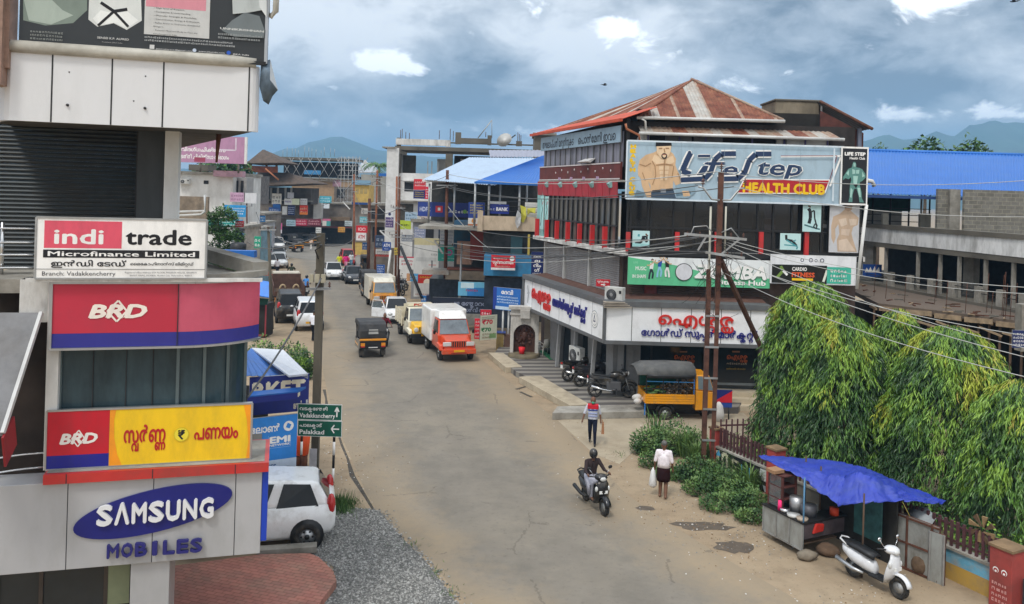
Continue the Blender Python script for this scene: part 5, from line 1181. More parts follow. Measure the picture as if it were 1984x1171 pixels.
# ================================================================== mural wall, fence, gate pillars
WA,WB=V((6.75,26.7,0)),V((11.1,17.95,0));D2=(WB - WA).normalized();N2=V((D2.y,-D2.x,0))   # N2 towards the road
if N2.x > 0:N2=-N2
WL=(WB - WA).length
def wa(t,z,off=0.0):return WA + D2*t + UP*z + N2*off
def abox(b,t0,t1,z0,z1,o0,o1,m):b.hexa([wa(t0,z0,o1),wa(t1,z0,o1),wa(t1,z0,o0),wa(t0,z0,o0),wa(t0,z1,o1),wa(t1,z1,o1),wa(t1,z1,o0),wa(t0,z1,o0)],m)
mw=thing('mural_wall','low compound wall painted with black and white mural and blue yellow end','wall',WA)
def mp_(b,n,**k):q=b.build(n,**k);q.parent=mw;q.matrix_parent_inverse=Matrix.Translation(-WA);return q
MUB=mat('mural_black',(.014,.014,.016),.75,var=.3,dirt=.3,dirtc=(.07,.065,.055))
b=MB();abox(b,0,2.75,0,.70,-.18,0,MUB);abox(b,2.75,6.9,0,.70,-.18,0,CONCD)
YW=mat('yellow_wall',(.5,.31,.06),.85,var=.15,dirt=.7,dirtc=(.25,.18,.1),dscale=3);BW=mat('blue_wall',(.13,.36,.5),.85,var=.2,dirt=.8,dirtc=(.35,.32,.27),dscale=4)
abox(b,6.9,WL - .2,0,.38,-.18,0,YW);abox(b,6.9,WL - .2,.382,.70,-.18,-.002,BW);abox(b,0,WL - .2,.702,.76,-.22,.04,CONC);mp_(b,'wall')
s=Board(wa(0,0,.002),D2,2.75,.70,.01);s.b=MB()
CRM,SKYB=ink('d8d0b4'),ink('4fa0c8')
s.poly([(.0,.2),(.05,.9),(.12,.95),(.1,.3)],ink('b9b59a')).poly([(.03,.65),(.1,.95),(.14,.7)],SKYB)
s.line([(.17,.1),(.17,.85),(.24,.9),(.25,.3)],.1,CRM).line([(.34,.05),(.34,.8),(.43,.75)],.08,CRM).line([(.34,.5),(.4,.5)],.06,CRM).line([(.48,.75),(.48,.3),(.56,.2),(.62,.4),(.62,.75)],.08,SKYB)
s.poly([(.78,.95),(.9,.98),(.92,.75),(.97,.55),(.93,.5),(.95,.42),(.9,.45),(.8,.48),(.77,.7)],ink('dcdcd8')).poly([(.82,.3),(.92,.25),(.98,.05),(.85,.05)],ink('c9d4d8')).line([(.88,.45),(.9,.36),(.94,.34)],.03,ink('dcdcd8'))
mp_(s.b,'mural')
fc=thing('fence','dark maroon picket fence standing on the mural wall','fence',WA)
def fp(b,n,**k):q=b.build(n,**k);q.parent=fc;q.matrix_parent_inverse=Matrix.Translation(-WA);return q
PK_=mat('picket_maroon',(.085,.03,.035),.7,var=.25,dirt=.4,dirtc=(.1,.07,.06))
for t0,t1 in ((.1,2.7),(3.0,6.6),(6.9,WL - .3)):
    k=t0
    bb=MB()
    while k < t1:bb.hexa([wa(k - .03,.76,-.1),wa(k + .03,.76,-.1),wa(k + .03,.76,-.05),wa(k - .03,.76,-.05),wa(k - .03,1.36,-.1),wa(k + .03,1.36,-.1),wa(k + .03,1.36,-.05),wa(k - .03,1.36,-.05)],PK_);k += .155
    for z in (.86,1.22):abox(bb,t0,t1,z,z + .045,-.13,-.102,PK_)
    fp(bb,'picket_panel')
f2=thing('fence','dark picket fence along the lane before the first tree','fence',WA)
bb=MB();P0,P1=WA + V((.3,.3,0)),WA + V((4.6,1.2,0));k=0
while k < 1:q=P0.lerp(P1,k);bb.beam(q + UP*.5,q + UP*1.5,.05,.04,PK_,up=(1,0,0));k += .045
for z in (.7,1.3):bb.beam(P0 + UP*z,P1 + UP*z,.04,.05,PK_)
q=bb.build('picket_panel');q.parent=f2;q.matrix_parent_inverse=Matrix.Translation(-WA)
bb=MB();bb.prism([P0 + V((0,-.1,0)),P1 + V((0,-.1,0)),P1 + V((0,.1,0)),P0 + V((0,.1,0))],(0,0,.55),CONCD);q=bb.build('base_wall');q.parent=f2;q.matrix_parent_inverse=Matrix.Translation(-WA)
PIL=mat('pillar_red',(.36,.055,.045),.75,var=.12,dirt=.45,dirtc=(.14,.05,.04))
def pillar(t,o,wd,hgt,label,cap=False):
    c=wa(t,0,o);b=MB(Matrix.Translation(c) @ Matrix.Rotation(math.atan2(D2.y,D2.x),4,'Z'));b.box(-wd/2,wd/2,-wd/2,wd/2,0,hgt,PIL);b.box(-wd/2 - .03,wd/2 + .03,-wd/2 - .03,wd/2 + .03,hgt + .002,hgt + .07,mat('pillar_cap',(.2,.13,.07),.9,var=.3))
    return b.build('gate_pillar',label=label,cat='pillar',bevel=.012)
pillar(0.0,-.1,.3,1.25,'short dull red pillar at the lattice pole end of the mural wall')
pillar(2.86,.1,.38,1.45,'red pillar rising behind the end of the blue tarpaulin')
gpo=pillar(WL - .05,.06,.5,1.3,'red gate pillar with white emblem beside the blue and yellow wall')
s=Board(wa(WL - .3,0,.315),D2,.5,1.3,.01);s.b=MB()
for u in (.3,.68):s.disc(u,.64,.13,W_,16).disc(u,.63,.1,ink('a02a28')).disc(u,.62,.05,W_)
s.scrib(.15,.1,.85,.48,ink('d9a09a'),4,7);q=s.b.build('emblem');q.parent=gpo
b=MB();abox(b,WL + .25,WL + 1.6,0,.75,-.1,0,mat('notice_dark',(.05,.055,.065),.7,var=.3));b.build('notice_board',label='dark notice panel past the red gate pillar at the frame edge',cat='board')
b=MB();c=wa(WL - .75,1.42,-.1);BAM=mat('bamboo',(.26,.17,.08),.8,var=.3,scale=6)
for k in range(8):
    a=2*math.pi*k/8;d=D2*math.cos(a) + UP*math.sin(a);e=D2*math.cos(a + .39) + UP*math.sin(a + .39);b.prism([c + d*.06,c + e*.33,c + (D2*math.cos(a + .78) + UP*math.sin(a + .78))*.3],N2*.05,BAM if k % 2 else mat('bamboo_dark',(.1,.06,.03),.8))
b.build('bamboo_star',label='round star shaped bamboo lantern hanging by the red gate pillar',cat='ornament')
# ================================================================== food stall under the blue tarpaulin
SA,SB=gnd(1477,1040),gnd(1554,1082);sd_=(SB - SA).normalized();sn_=V((-sd_.y,sd_.x,0))     # sn_ towards the wall
if sn_.x < 0:sn_=-sn_
SLn=(SB - SA).length
st=thing('food_stall','roadside food stall cart with grey metal counter and glass case','stall',SA)
def stp(b,n,**k):q=b.build(n,**k);q.parent=st;q.matrix_parent_inverse=Matrix.Translation(-SA);return q
def sq(t,o,z):return SA + sd_*t + sn_*o + UP*z
def sbox(b,t0,t1,o0,o1,z0,z1,m):b.hexa([sq(t0,o0,z0),sq(t1,o0,z0),sq(t1,o1,z0),sq(t0,o1,z0),sq(t0,o0,z1),sq(t1,o0,z1),sq(t1,o1,z1),sq(t0,o1,z1)],m)
GSH=mat('grey_sheet',(.36,.37,.35),.55,.3,var=.1,dirt=.75,dirtc=(.16,.14,.11),dscale=2.5,stretch=(1,1,.5));MBR=mat('maroon_frame',(.09,.03,.025),.6,var=.2)
b=MB();sbox(b,0,SLn,0,.03,.2,.82,GSH)
for t in (0,SLn/3,2*SLn/3,SLn - .04):sbox(b,t,t + .04,-.02,-.001,.18,.83,STEEL)
sbox(b,0,SLn,-.02,.0,.17,.2,STEEL);stp(b,'counter_front')
b=MB();sbox(b,-.02,SLn + .02,-.03,.62,.822,.86,BLK);sbox(b,SLn - .45,SLn,.62,1.5,.822,.86,BLK);sbox(b,SLn - .03,SLn,.05,1.4,.45,.80,mat('side_board',(.06,.045,.05),.8,var=.4));sbox(b,.05,SLn - .05,.1,1.2,.3,.33,WOOD);stp(b,'counter_top')
b=MB();
for (t,o) in ((.04,.1),(.04,.55),(.5,.1),(.5,.55)):sbox(b,t,t + .05,o,o + .05,.86,1.72,MBR)
for z in (1.1,1.4,1.68):sbox(b,.04,.55,.1,.6,z,z + .025,MBR)
sbox(b,.07,.52,.58,.6,.86,1.7,mat('case_back',(.12,.1,.09),.8,var=.4));stp(b,'display_case')
b=MB();sbox(b,.09,.5,.102,.108,.9,1.68,mat('case_glass',(.2,.22,.22),.1,alpha=.35));sbox(b,.042,.046,.15,.55,.9,1.68,mat('case_glass',(.2,.22,.22)));stp(b,'glass_pane')
b=MB();sbox(b,.1,.4,-.04,.3,1.74,1.82,mat('brown_carton',(.3,.17,.09),.85));b.build('carton',label='flat brown carton lying on the glass case of the stall',cat='box')
b=MB()
for (t,o) in ((SLn - .03,.04),(SLn*.62,1.1),(.05,1.4),(SLn + 1.3,.55)):b.cyl(sq(t,o,.0 if t > SLn else .3),sq(t,o,1.95),.022,mat('blue_pole',(.08,.2,.33),.5) if o < .1 else WOOD,6)
stp(b,'pole')
def on_counter(kind,t,o,r,h_,m,label,cat,taper=1.0,z=.862):
    c=sq(t,o,z);b=MB();b.tube([c,c + UP*h_],[r,r*taper],m,14);q=b.build(kind,label=label,cat=cat);return q
on_counter('pink_jug',.5,.08,.055,.24,ink('ff2f7a'),'bright pink plastic jug on the stall counter','jug',.8)
on_counter('steel_pot',.72,.42,.17,.36,mat('dull_aluminium',(.4,.4,.4),.4,.7),'tall dull aluminium pot beside the glass case of the stall','pot')
on_counter('steel_pot',1.05,.5,.2,.26,mat('sooty_pot',(.09,.09,.1),.5,.4),'wide sooty cooking pot on the stall counter','pot')
on_counter('plastic_tub',SLn - .1,1.15,.11,.18,ink('c8401f'),'orange red plastic tub at the wall end of the counter','tub')
on_counter('glass_tray',.95,.1,.15,.05,mat('tray_pale',(.5,.5,.48),.5),'pale shallow tray with food on the counter edge','tray',1.1)
on_counter('glass_tray',1.22,.12,.13,.06,mat('tray_tan',(.42,.34,.26),.6),'tan tray of snacks on the counter corner','tray',1.1)
on_counter('bottle',.98,.85,.035,.2,mat('bottle_glass',(.3,.33,.32),.2),'small pale bottle standing on the stall counter','bottle',.5)
on_counter('steel_bowl',.66,.1,.1,.08,mat('bright_steel',(.65,.65,.66),.2,.9),'shiny steel bowl next to the pink jug','bowl',1.3)
b=MB();c=sq(SLn + .05,.3,.55);b.prism([c,c + sn_*.35 + UP*.02,c + sn_*.38 + UP*.2,c + sn_*.1 + UP*.24],sd_*-.12,ink('b8281c'));b.build('red_cloth',label='bright red cloth bundle below the end of the stall counter',cat='cloth',bevel=.03)
for (t,o,r,lab) in ((SLn + .1,.05,.2,'pale grey boulder propping the stall corner'),(SLn + .12,.75,.24,'brown stone block under the side of the stall'),(.25,.3,.16,'small dark stone under the stall front')):
    b=MB();c=sq(t,o,r*.55);b.ell(c,(r*1.3,r,r*.62),mat('boulder_' + str(int(r*100)),(.24,.2,.15) if r < .22 else (.15,.095,.06),.95,var=.3,bump=.6),9,6)
    q=b.build('boulder',label=lab,cat='stone');
    for v in q.data.vertices:v.co += V((mnoise.noise(v.co*5),mnoise.noise(v.co*5 + V((9,0,0))),mnoise.noise(v.co*5 + V((0,9,0)))*.5))*.06
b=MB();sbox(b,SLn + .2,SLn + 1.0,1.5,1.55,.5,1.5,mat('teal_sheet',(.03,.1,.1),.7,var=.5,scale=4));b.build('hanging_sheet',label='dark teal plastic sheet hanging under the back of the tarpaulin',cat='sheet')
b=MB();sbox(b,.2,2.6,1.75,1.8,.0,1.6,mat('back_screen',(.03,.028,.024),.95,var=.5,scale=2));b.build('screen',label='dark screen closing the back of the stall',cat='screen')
TARP=mat('tarpaulin',(.022,.045,.36),.42,var=.16,scale=3,dirt=.3,dirtc=(.06,.09,.3),dscale=2.0,bump=.25,spec=.5)
rowA=[(1468,884,22.4),(1515,908,21.3),(1562,930,20.7),(1590,958,20.2),(1618,980,19.7),(1655,978,19.4),(1700,974,19.3),(1748,972,19.5),(1790,975,19.7),(1826,976,19.9)]
rowB=[(1470,883,22.5),(1522,896,21.8),(1572,912,21.1),(1605,922,20.7),(1635,926,20.4),(1662,914,20.2),(1694,926,20.1),(1735,950,20.1),(1785,966,20.1),(1828,972,20.2)]
rowC=[(1478,881,22.8),(1530,884,22.6),(1580,888,22.3),(1625,892,22.0),(1660,900,21.7),(1690,910,21.4),(1722,925,21.2),(1760,942,20.9),(1800,956,20.6),(1832,970,20.4)]
ctrl=[[at(*p) for p in r] for r in (rowA,rowB,rowC)]
def bez(rows,nu,nv):
    out=[]
    for j in range(nv):
        tv=j/(nv - 1)*(len(rows) - 1);j0=min(int(tv),len(rows) - 2);fv=tv - j0
        line=[]
        for i in range(nu):
            tu=i/(nu - 1)*(len(rows[0]) - 1);i0=min(int(tu),len(rows[0]) - 2);fu=tu - i0
            fu2=fu*.6 + (3*fu*fu - 2*fu ** 3)*.4
            p=rows[j0][i0].lerp(rows[j0][i0 + 1],fu2).lerp(rows[j0 + 1][i0].lerp(rows[j0 + 1][i0 + 1],fu2),fv)
            w_=.035*mnoise.noise(V((tu*1.5,tv*1.1,1))) + .045*abs(math.sin(tu*5.2 + math.sin(tv*2.2)*1.2))*(1 - tv/2)*(.3 + .7*(3 < tu < 8)) + .03*mnoise.noise(V((tu*5,tv*5,3))) + .05*(1 - abs(mnoise.noise(V((tu*2.3 + tv,tv*3.1,5))))*2.2) ** 3*(.4 + .6*(tv < 1.2)) - .03*abs(mnoise.noise(V((tu*9,tv*2,8))))
            line.append(p + V((.4*w_,-.8*w_,w_ - .02)))
        out.append(line)
    return out
g_=bez(ctrl,90,26);b=MB();nu=90
b.add([p for r in g_ for p in r],[(j*nu + i,j*nu + i + 1,(j + 1)*nu + i + 1,(j + 1)*nu + i) for j in range(25) for i in range(nu - 1)],TARP,True)
b.build('tarpaulin',label='crumpled bright blue tarpaulin stretched over the food stall',cat='tarpaulin',solid=.006)
b=MB();b.tube([at(1748,972,19.5),wa(WL - 2.2,.8,.1)],.008,mat('yellow_rope',(.5,.4,.1),.8),4);b.build('rope',label='thin yellow rope tying the tarpaulin to the fence',cat='rope')
for k,(x0,y0,x1,y1,yy0,yy1,lab) in enumerate(((1727,1006,1817,1044,1092,1130,'wide rusty edged grey metal panel leaning behind the parked white scooter'),(1798,1034,1829,1046,1124,1136,'narrow grey metal panel standing by the yellow wall'))):
    a,c=gnd(x0,yy0),gnd(x1,yy1);r=c - a;h_=at(x0,y0,a.y).z
    s=Board(a,r,r.length,1.28 if k == 0 else 1.15,.05);s.base(GSH,RUST)
    for q in (((.03,0),(.03,1)),((.33,0),(.33,1)),((.86,.0),(.86,1)),((.03,.5),(.97,.5)),((0,.97),(1,.97)),((0,.03),(1,.03))) if k == 0 else (((.06,0),(.06,1)),((.94,0),(.94,1))):s.b.beam(s.p(*q[0],.02),s.p(*q[1],.02),.04,.04,STEEL if k else RUST)
    s.b.build('metal_panel',label=lab,cat='panel')
b=MB();c=wa(WL - 2.3,1.02,.0);q=[c + D2*x_ + UP*z_ + N2*o_ for x_,z_,o_ in ((-.4,.0,.1),(-.25,.28,-.1),(.1,.36,-.2),(.4,.22,-.1),(.38,-.05,.2),(.2,.02,.25),(.1,-.12,.2),(-.1,.02,.22))];m_=sum(q,V())/8 + UP*.1;b.add(q + [m_],[(i,(i + 1) % 8,8) for i in range(8)],mat('grey_cloth',(.33,.35,.36),.9,var=.2,bump=.4),True);b.build('grey_cloth',label='crumpled grey cloth thrown over the picket fence',cat='cloth',solid=.01)
b=MB();c=wa(WL - 1.9,0,.35);b.ell(c + UP*.22,(.26,.22,.26),mat('sack_brown',(.14,.09,.055),.95,var=.4,bump=.6),10,7);b.build('sack',label='dirty brown sack slumped against the yellow wall',cat='sack')
# ================================================================== lattice power pole with brace
LPX=gnd(1371,908)
pole=thing('power_pole','tall rusty twin channel power pole with cross arms at the mural wall','pole',LPX)
def pp_(b,n,**k):q=b.build(n,**k);q.parent=pole;q.matrix_parent_inverse=Matrix.Translation(-LPX);return q
CHN=mat('channel_rust',(.1,.045,.032),.75,.2,var=.35,scale=4,dirt=.5,dirtc=(.2,.09,.05),dscale=3)
YP=LPX.y;zt1,zt0=at(1389,333,YP).z,at(1375,540,YP).z
tx=LPX.x
for dx in (-.16,.16):
    b=MB();b.box(tx + dx - .055,tx + dx + .055,YP - .06,YP + .06,0,zt0 + .3 if dx < 0 else zt1 - 1.2,CHN);b.box(tx + dx - .055 - (.03 if dx > 0 else 0),tx + dx + .055 + (.03 if dx < 0 else 0),YP - .065,YP - .045,0,zt0 if dx < 0 else zt1 - 1.2,CHN);pp_(b,'channel')
b=MB();b.box(tx + .08,tx + .24,YP - .03,YP + .09,zt0 - .8,zt1,CHN);pp_(b,'channel')
b=MB()
for z in (.9,1.9,2.9,3.9,4.9):b.box(tx - .22,tx + .22,YP - .09,YP - .067,z,z + .06,STEEL)
pp_(b,'batten')
def insul(c,s=1.0,par=None):
    b=MB();c=V(c);b.cyl(c,c + UP*.3*s,.018,RUST,5)
    for k in range(3):b.tube([c + UP*(.1 + .06*k)*s,c + UP*(.13 + .06*k)*s],[.075*s,.045*s],mat('insulator',(.12,.06,.045),.25,var=.2),8)
    return b
b=MB();c=V((tx + .16,YP,at(1388,388,YP).z));
for dx in (-1,1):b.tube([c + V((dx*.05,-.08,0)),c + V((dx*.3,-.08,.02)),c + V((dx*.58,-.08,.38)),c + V((dx*.75,-.08,.42))],.035,STEEL,5)
pp_(b,'cross_arm')
TOPS=[c + V((-.6,-.08,.4)),c + V((.75,-.08,.42)),V((tx + .16,YP,zt1))]
for q in TOPS:pp_(insul(q),'insulator')
z=at(1380,462,YP).z;ARM1=[]
b=MB();b.beam((tx - 1.0,YP - .12,z + .12),(tx + 1.0,YP - .12,z),.08,.08,STEEL);b.beam((tx - .55,YP - .12,z - .4),(tx - .3,YP - .12,z + .05),.05,.05,STEEL);b.beam((tx + .8,YP - .12,z + .02),(tx + .2,YP - .12,z - .5),.05,.05,STEEL);pp_(b,'cross_arm')
z2=at(1380,492,YP).z
b=MB();b.beam((tx - .3,YP - .13,z2 + .05),(tx + .95,YP - .13,z2 - .1),.08,.08,STEEL);b.tube([(tx - .8,YP - .12,z + .1),(tx - .7,YP - .1,z + .35),(tx - .3,YP - .1,z + .4),(tx - .1,YP - .1,z + .2)],.02,STEEL,5);b.tube([(tx + .8,YP - .12,z),(tx + .5,YP - .1,z + .35),(tx + .2,YP - .1,z + .2)],.02,STEEL,5);pp_(b,'cross_arm')
for dx in (-.9,-.5,.5,.9):pp_(insul((tx + dx,YP - .12,z + .02),.6),'insulator')
for dx in (.4,.85):pp_(insul((tx + dx,YP - .13,z2 - .1),.6),'insulator')
b=MB();b.cyl((tx - .12,YP + .1,3.2),(tx - .12,YP + .1,at(1365,400,YP).z),.035,mat('pale_pipe',(.5,.48,.4),.6),6);b.cyl((tx + .33,YP - .05,z2),(tx + .33,YP - .05,at(1398,400,YP).z),.03,mat('pale_pipe',(.5,.48,.4)),6);pp_(b,'conduit')
b=MB();b.beam(at(1397,505,YP),at(1474,672,YP + 3.6),.12,.14,CHN);pp_(b,'brace')
b=MB();rnd=random.Random(2)
for k in range(22):# loose cable tangles on the pole
    a=V((tx + rnd.uniform(-.3,.5),YP - .12,rnd.uniform(5.2,7.2)));pts=[a]
    for j in range(4):pts.append(pts[-1] + V((rnd.uniform(-.35,.4),rnd.uniform(-.1,.1),rnd.uniform(-.5,.3))))
    b.tube(pts,.008,BLK,3)
pp_(b,'cable_tangle')
# ================================================================== weeping mast trees
LG=[mat('leaf_dark',(.03,.085,.017),.42,var=.35,scale=6,spec=.5),mat('leaf_mid',(.09,.2,.026),.42,var=.3,scale=6,spec=.5),mat('leaf_light',(.2,.34,.038),.45,var=.25,scale=6,spec=.45),mat('leaf_young',(.36,.41,.045),.5,var=.25,scale=6),mat('leaf_copper',(.33,.28,.05),.5,var=.25,scale=6)]
BARK=mat('bark',(.13,.10,.075),.95,var=.3,scale=5,bump=.5)
def leaf(b,p,d,ln,wd,m,rnd,droop=.5):
    d=d.normalized();s=d.cross(UP)
    s=s.normalized() if s.length > 1e-3 else V((1,0,0))
    s=(s + V((rnd.uniform(-.6,.6),rnd.uniform(-.6,.6),rnd.uniform(-.6,.6)))).normalized()
    m1=p + d*ln*.45 + UP*-droop*ln*.12;e=p + d*ln*.9 - UP*droop*ln*.42
    b.add([p,m1 - s*wd/2,e,m1 + s*wd/2],[(0,1,2,3)],m)
def mast_tree(px,pytop,Y,rad,zbase,n,seed,label,lean=0):
    rnd=random.Random(seed);t=at(px,pytop,Y);H=t.z;c=V((t.x,Y,0))
    tr=thing('mast_tree',label,'tree',c,0,'weeping mast trees behind the mural wall')
    b=MB();b.tube([(0,0,0),(.05,0,H*.4),(0,.05,H*.8),(0,0,H*.95)],[.13,.11,.06,.02],BARK,8)
    for k in range(14):
        a=rnd.uniform(0,6.28);z=H*rnd.uniform(.3,.9);r=rad*.6;b.tube([(0,0,z),(r*.5*math.cos(a),r*.5*math.sin(a),z - .1),(r*math.cos(a),r*math.sin(a),z - .7)],[.03,.02,.01],BARK,4)
    b.build('trunk',tr)
    b=MB()
    for k in range(int(n*1.55)):# one drooping spray of leaves per step
        u=rnd.random() ** .85;z=zbase + (H - zbase)*u
        f=(1 - ((z - zbase)/(H - zbase)) ** 2.6);f=max(f,.0) ** .42
        a=rnd.uniform(0,6.283);lump=1 + .2*mnoise.noise(V((math.cos(a)*1.8,math.sin(a)*1.8,z*1.0 + seed))) + .1*mnoise.noise(V((math.cos(a)*4,math.sin(a)*4,z*2.6 + seed)))
        rr=rad*f*lump*(.55 + .45*rnd.random() ** .5)
        p=V((rr*math.cos(a),rr*math.sin(a),z));o=V((math.cos(a),math.sin(a),0))
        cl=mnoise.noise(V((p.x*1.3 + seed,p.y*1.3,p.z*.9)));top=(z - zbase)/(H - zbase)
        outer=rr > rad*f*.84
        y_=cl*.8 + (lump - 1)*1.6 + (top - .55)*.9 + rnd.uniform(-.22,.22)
        m=LG[0] if not outer else (LG[3] if y_ > .56 and rnd.random() < .85 else LG[4] if y_ > .6 else LG[2] if y_ > .16 else LG[1] if y_ > -.2 else LG[0])  # inner leaves coloured dark for shaded valleys; paler young shoots on outer lumps
        q=p.copy();d=(o*rnd.uniform(.2,.9) - UP*rnd.uniform(.6,1.1) + V((rnd.uniform(-.6,.6),rnd.uniform(-.6,.6),0))).normalized()
        for j in range(rnd.randint(7,10)):
            side=V((rnd.uniform(-1,1),rnd.uniform(-1,1),rnd.uniform(-.5,.1)))
            leaf(b,q,d*.8 + side*.75,rnd.uniform(.10,.20),rnd.uniform(.024,.04),m,rnd,.8)
            q += d*.045
    b.build('crown',tr)
    return tr
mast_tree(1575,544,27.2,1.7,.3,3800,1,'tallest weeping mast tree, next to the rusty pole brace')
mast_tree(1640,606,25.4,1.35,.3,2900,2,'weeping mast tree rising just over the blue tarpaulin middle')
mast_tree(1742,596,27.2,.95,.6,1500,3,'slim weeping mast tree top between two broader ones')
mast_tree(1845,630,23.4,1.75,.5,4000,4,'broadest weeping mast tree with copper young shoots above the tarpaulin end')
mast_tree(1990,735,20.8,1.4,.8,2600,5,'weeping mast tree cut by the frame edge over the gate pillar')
b=MB();rnd=random.Random(77)          # hedge filling under the trees
def bush(b,c,r,n,mats,ln,wd,rnd,up=.2):
    for k in range(n):
        a,s=rnd.uniform(0,6.28),rnd.random() ** .5;h_=rnd.random()
        p=V(c) + V((r[0]*s*math.cos(a),r[1]*s*math.sin(a),r[2]*h_*(1.05 - s*.6)))
        d=V((rnd.uniform(-1,1),rnd.uniform(-1,1),rnd.uniform(-.5,.9) + up));cl=mnoise.noise(p*2.2)
        leaf(b,p,d,ln*rnd.uniform(.6,1.3),wd*rnd.uniform(.7,1.3),mats[min(len(mats) - 1,max(0,int((cl + .5 + rnd.uniform(-.2,.2))*len(mats))))],rnd,.3)
for k in range(9):q=wa(k*1.15 + .3,0,-1.2 - .3*(k % 2));bush(b,q,(.9,.9,1.35),420,LG[:3],.16,.06,rnd)
b.build('shrubbery',kind='stuff')
WG=[mat('weed_dark',(.03,.075,.018),.55,var=.3,scale=8),mat('weed_mid',(.062,.135,.03),.55,var=.3,scale=8),mat('weed_light',(.12,.2,.05),.55,var=.3,scale=8)]
b=MB();rnd=random.Random(21)
for px,py,r,h_,n in ((1255,870,.5,.9,800),(1275,880,.6,1.1,1100),(1310,870,.6,1.15,1100),(1345,880,.5,.95,900),(1262,905,.35,.6,400),(1350,925,.6,.75,900),(1390,945,.6,.7,1000),(1425,965,.55,.65,900),(1455,985,.5,.6,800),(1400,985,.55,.42,700),(1360,955,.5,.5,600),(1455,1010,.35,.35,400),(1330,930,.45,.5,600),(1240,880,.25,.5,250),(1400,920,.5,.6,700),(1290,925,.35,.4,350)):
    bush(b,gnd(px,py),(r*1.25,r,h_),int(n*1.3),WG,.12,.06,rnd,.5)
for px,py,n,h_ in ((1330,885,150,1.0),(1380,900,130,.8),(1438,930,170,.9),(1452,950,120,.8),(1350,900,130,.8),(1270,855,60,1.2)):
    c=gnd(px,py)
    for k in range(n):
        a=rnd.uniform(0,6.28);r=rnd.random()*.35;p=c + V((r*math.cos(a),r*math.sin(a),0));o=V((math.cos(a),math.sin(a),0))*rnd.uniform(.1,.5);hh=h_*rnd.uniform(.6,1.1);s=V((-math.sin(a),math.cos(a),0))*.016
        m1,e=p + o*.4 + UP*hh*.7,p + o*1.1 + UP*hh*rnd.uniform(.75,1);b.add([p - s,p + s,m1 + s,e,m1 - s],[(0,1,2,4),(4,2,3)],WG[rnd.choice((1,2,2))])
b.build('weeds',kind='stuff')
def grass_patch(pts,label=None,n=260,h_=.3,sp=.3,seed=1):
    b=MB();rnd=random.Random(seed)
    for px,py in pts:
        c=gnd(px,py)
        for k in range(n):
            a=rnd.uniform(0,6.28);r=abs(rnd.gauss(0,sp));p=c + V((r*math.cos(a),r*math.sin(a),0));o=V((rnd.uniform(-1,1),rnd.uniform(-1,1),0))*.12;s=V((-math.sin(a),math.cos(a),0))*.01;hh=h_*rnd.uniform(.4,1.2)
            b.add([p - s,p + s,p + o + UP*hh],[(0,1,2)],WG[rnd.choice((0,1,1,2))])
    b.build('grass',kind='stuff')
grass_patch([(640,985),(665,985),(625,990)],n=600,h_=.32,sp=.28)
grass_patch([(655,1000),(870,1150),(845,1110),(800,1060),(1250,850),(1200,880),(690,975)],n=40,h_=.1,sp=.25,seed=5)
b=MB();rnd=random.Random(31)
for px,py,r in ((520,720,.9),(555,712,.9),(580,722,.7),(505,705,.8),(560,735,.8),(588,735,.4)):bush(b,gnd(px,py),(r,r,1.5),900,WG[:2] + LG[2:3],.2,.07,rnd,.5)
b.build('green_shrub',label='leafy green shrub on the verge behind the navy market sign',cat='shrub')
# ================================================================== the street beyond: buildings
def house(name,label,x0,x1,ytop,Y,depth,m,slab=.25,zbot=0.0,floors=(),cat='building'):
    """plain block from picture columns x0..x1 with its roof line at ytop, front face at depth Y."""
    a,c=at(x0,ytop,Y),at(x1,ytop,Y);t=thing(name,label,cat,(a.x,Y,0));t['_w']=c.x - a.x;t['_h']=a.z
    b=MB();b.box(0,c.x - a.x,0,depth,zbot,a.z,m);b.build('wall',t)
    if slab:b=MB();b.box(-.15,c.x - a.x + .15,-.3,depth,a.z,a.z + slab,CONC);b.build('roof',t)
    return t
def on(t,x0,y0,x1,y1,m,name='window',off=.03,th=.06,Y=None):
    """box on the front of house t, given by picture corners."""
    Y=Y or t.location.y;p,q=at(x0,y0,Y),at(x1,y1,Y);q.z=max(q.z,.0)
    b=MB();b.box(p.x - t.location.x,q.x - t.location.x,Y - t.location.y - off,Y - t.location.y - off + th,q.z,p.z,m);return b.build(name,t)
def rebar(t,pts,Y,m=RUST):
    for x,y0,y1 in pts:
        p,q=at(x,y0,Y),at(x,y1,Y);b=MB();b.cyl(p - t.location,V((p.x,p.y,q.z)) - t.location,.03,m,4);b.build('reinforcing_bar',t)
OPEN=mat('open_dark',(.03,.03,.034));PINKW=mat('pink_wall',(.5,.3,.36),.8,dirt=.3);TANW=mat('tan_wall',(.45,.30,.18),.85,var=.08,dirt=.3,dirtc=(.2,.13,.08));CONW=mat('chalk_wall',(.74,.73,.71),.85,var=.06,dirt=.4,dirtc=(.34,.33,.3),dscale=.5,bump=.2)
Y=78;z_=lambda x,y:at(x,y,Y)
sk=house('unfinished_building','white unfinished concrete building with open roof storey behind the pale blue roof',768,1056,335,Y,6,CONW,0)
T=lambda x0,y0,x1,y1,m,n='wall',off=.05,th=.4,YY=None:on(sk,x0,y0,x1,y1,m,n,off,th,YY)
T(752,287,769,480,CONW,'stair_tower',.6,6);T(743,285,770,288,CONC,'slab',.8,6)
T(766,283,1056,299,CONCD,'roof_beam',.3,6.5);T(768,269,866,283.5,WHTD,'parapet',.32,.3);T(769,267,776,284,CONCD,'column');T(864,272,873,285,WHTD,'column',.33,.4)
T(872,276,1056,284,CONCD,'parapet',.32,.3);T(883,257,893,280,CONCD,'column',.35);T(892,268,946,279,CONCD,'parapet',.34);T(945,263,952,282,CONCD,'column',.35);T(1000,274,1011,284,CONCD,'column',.35)
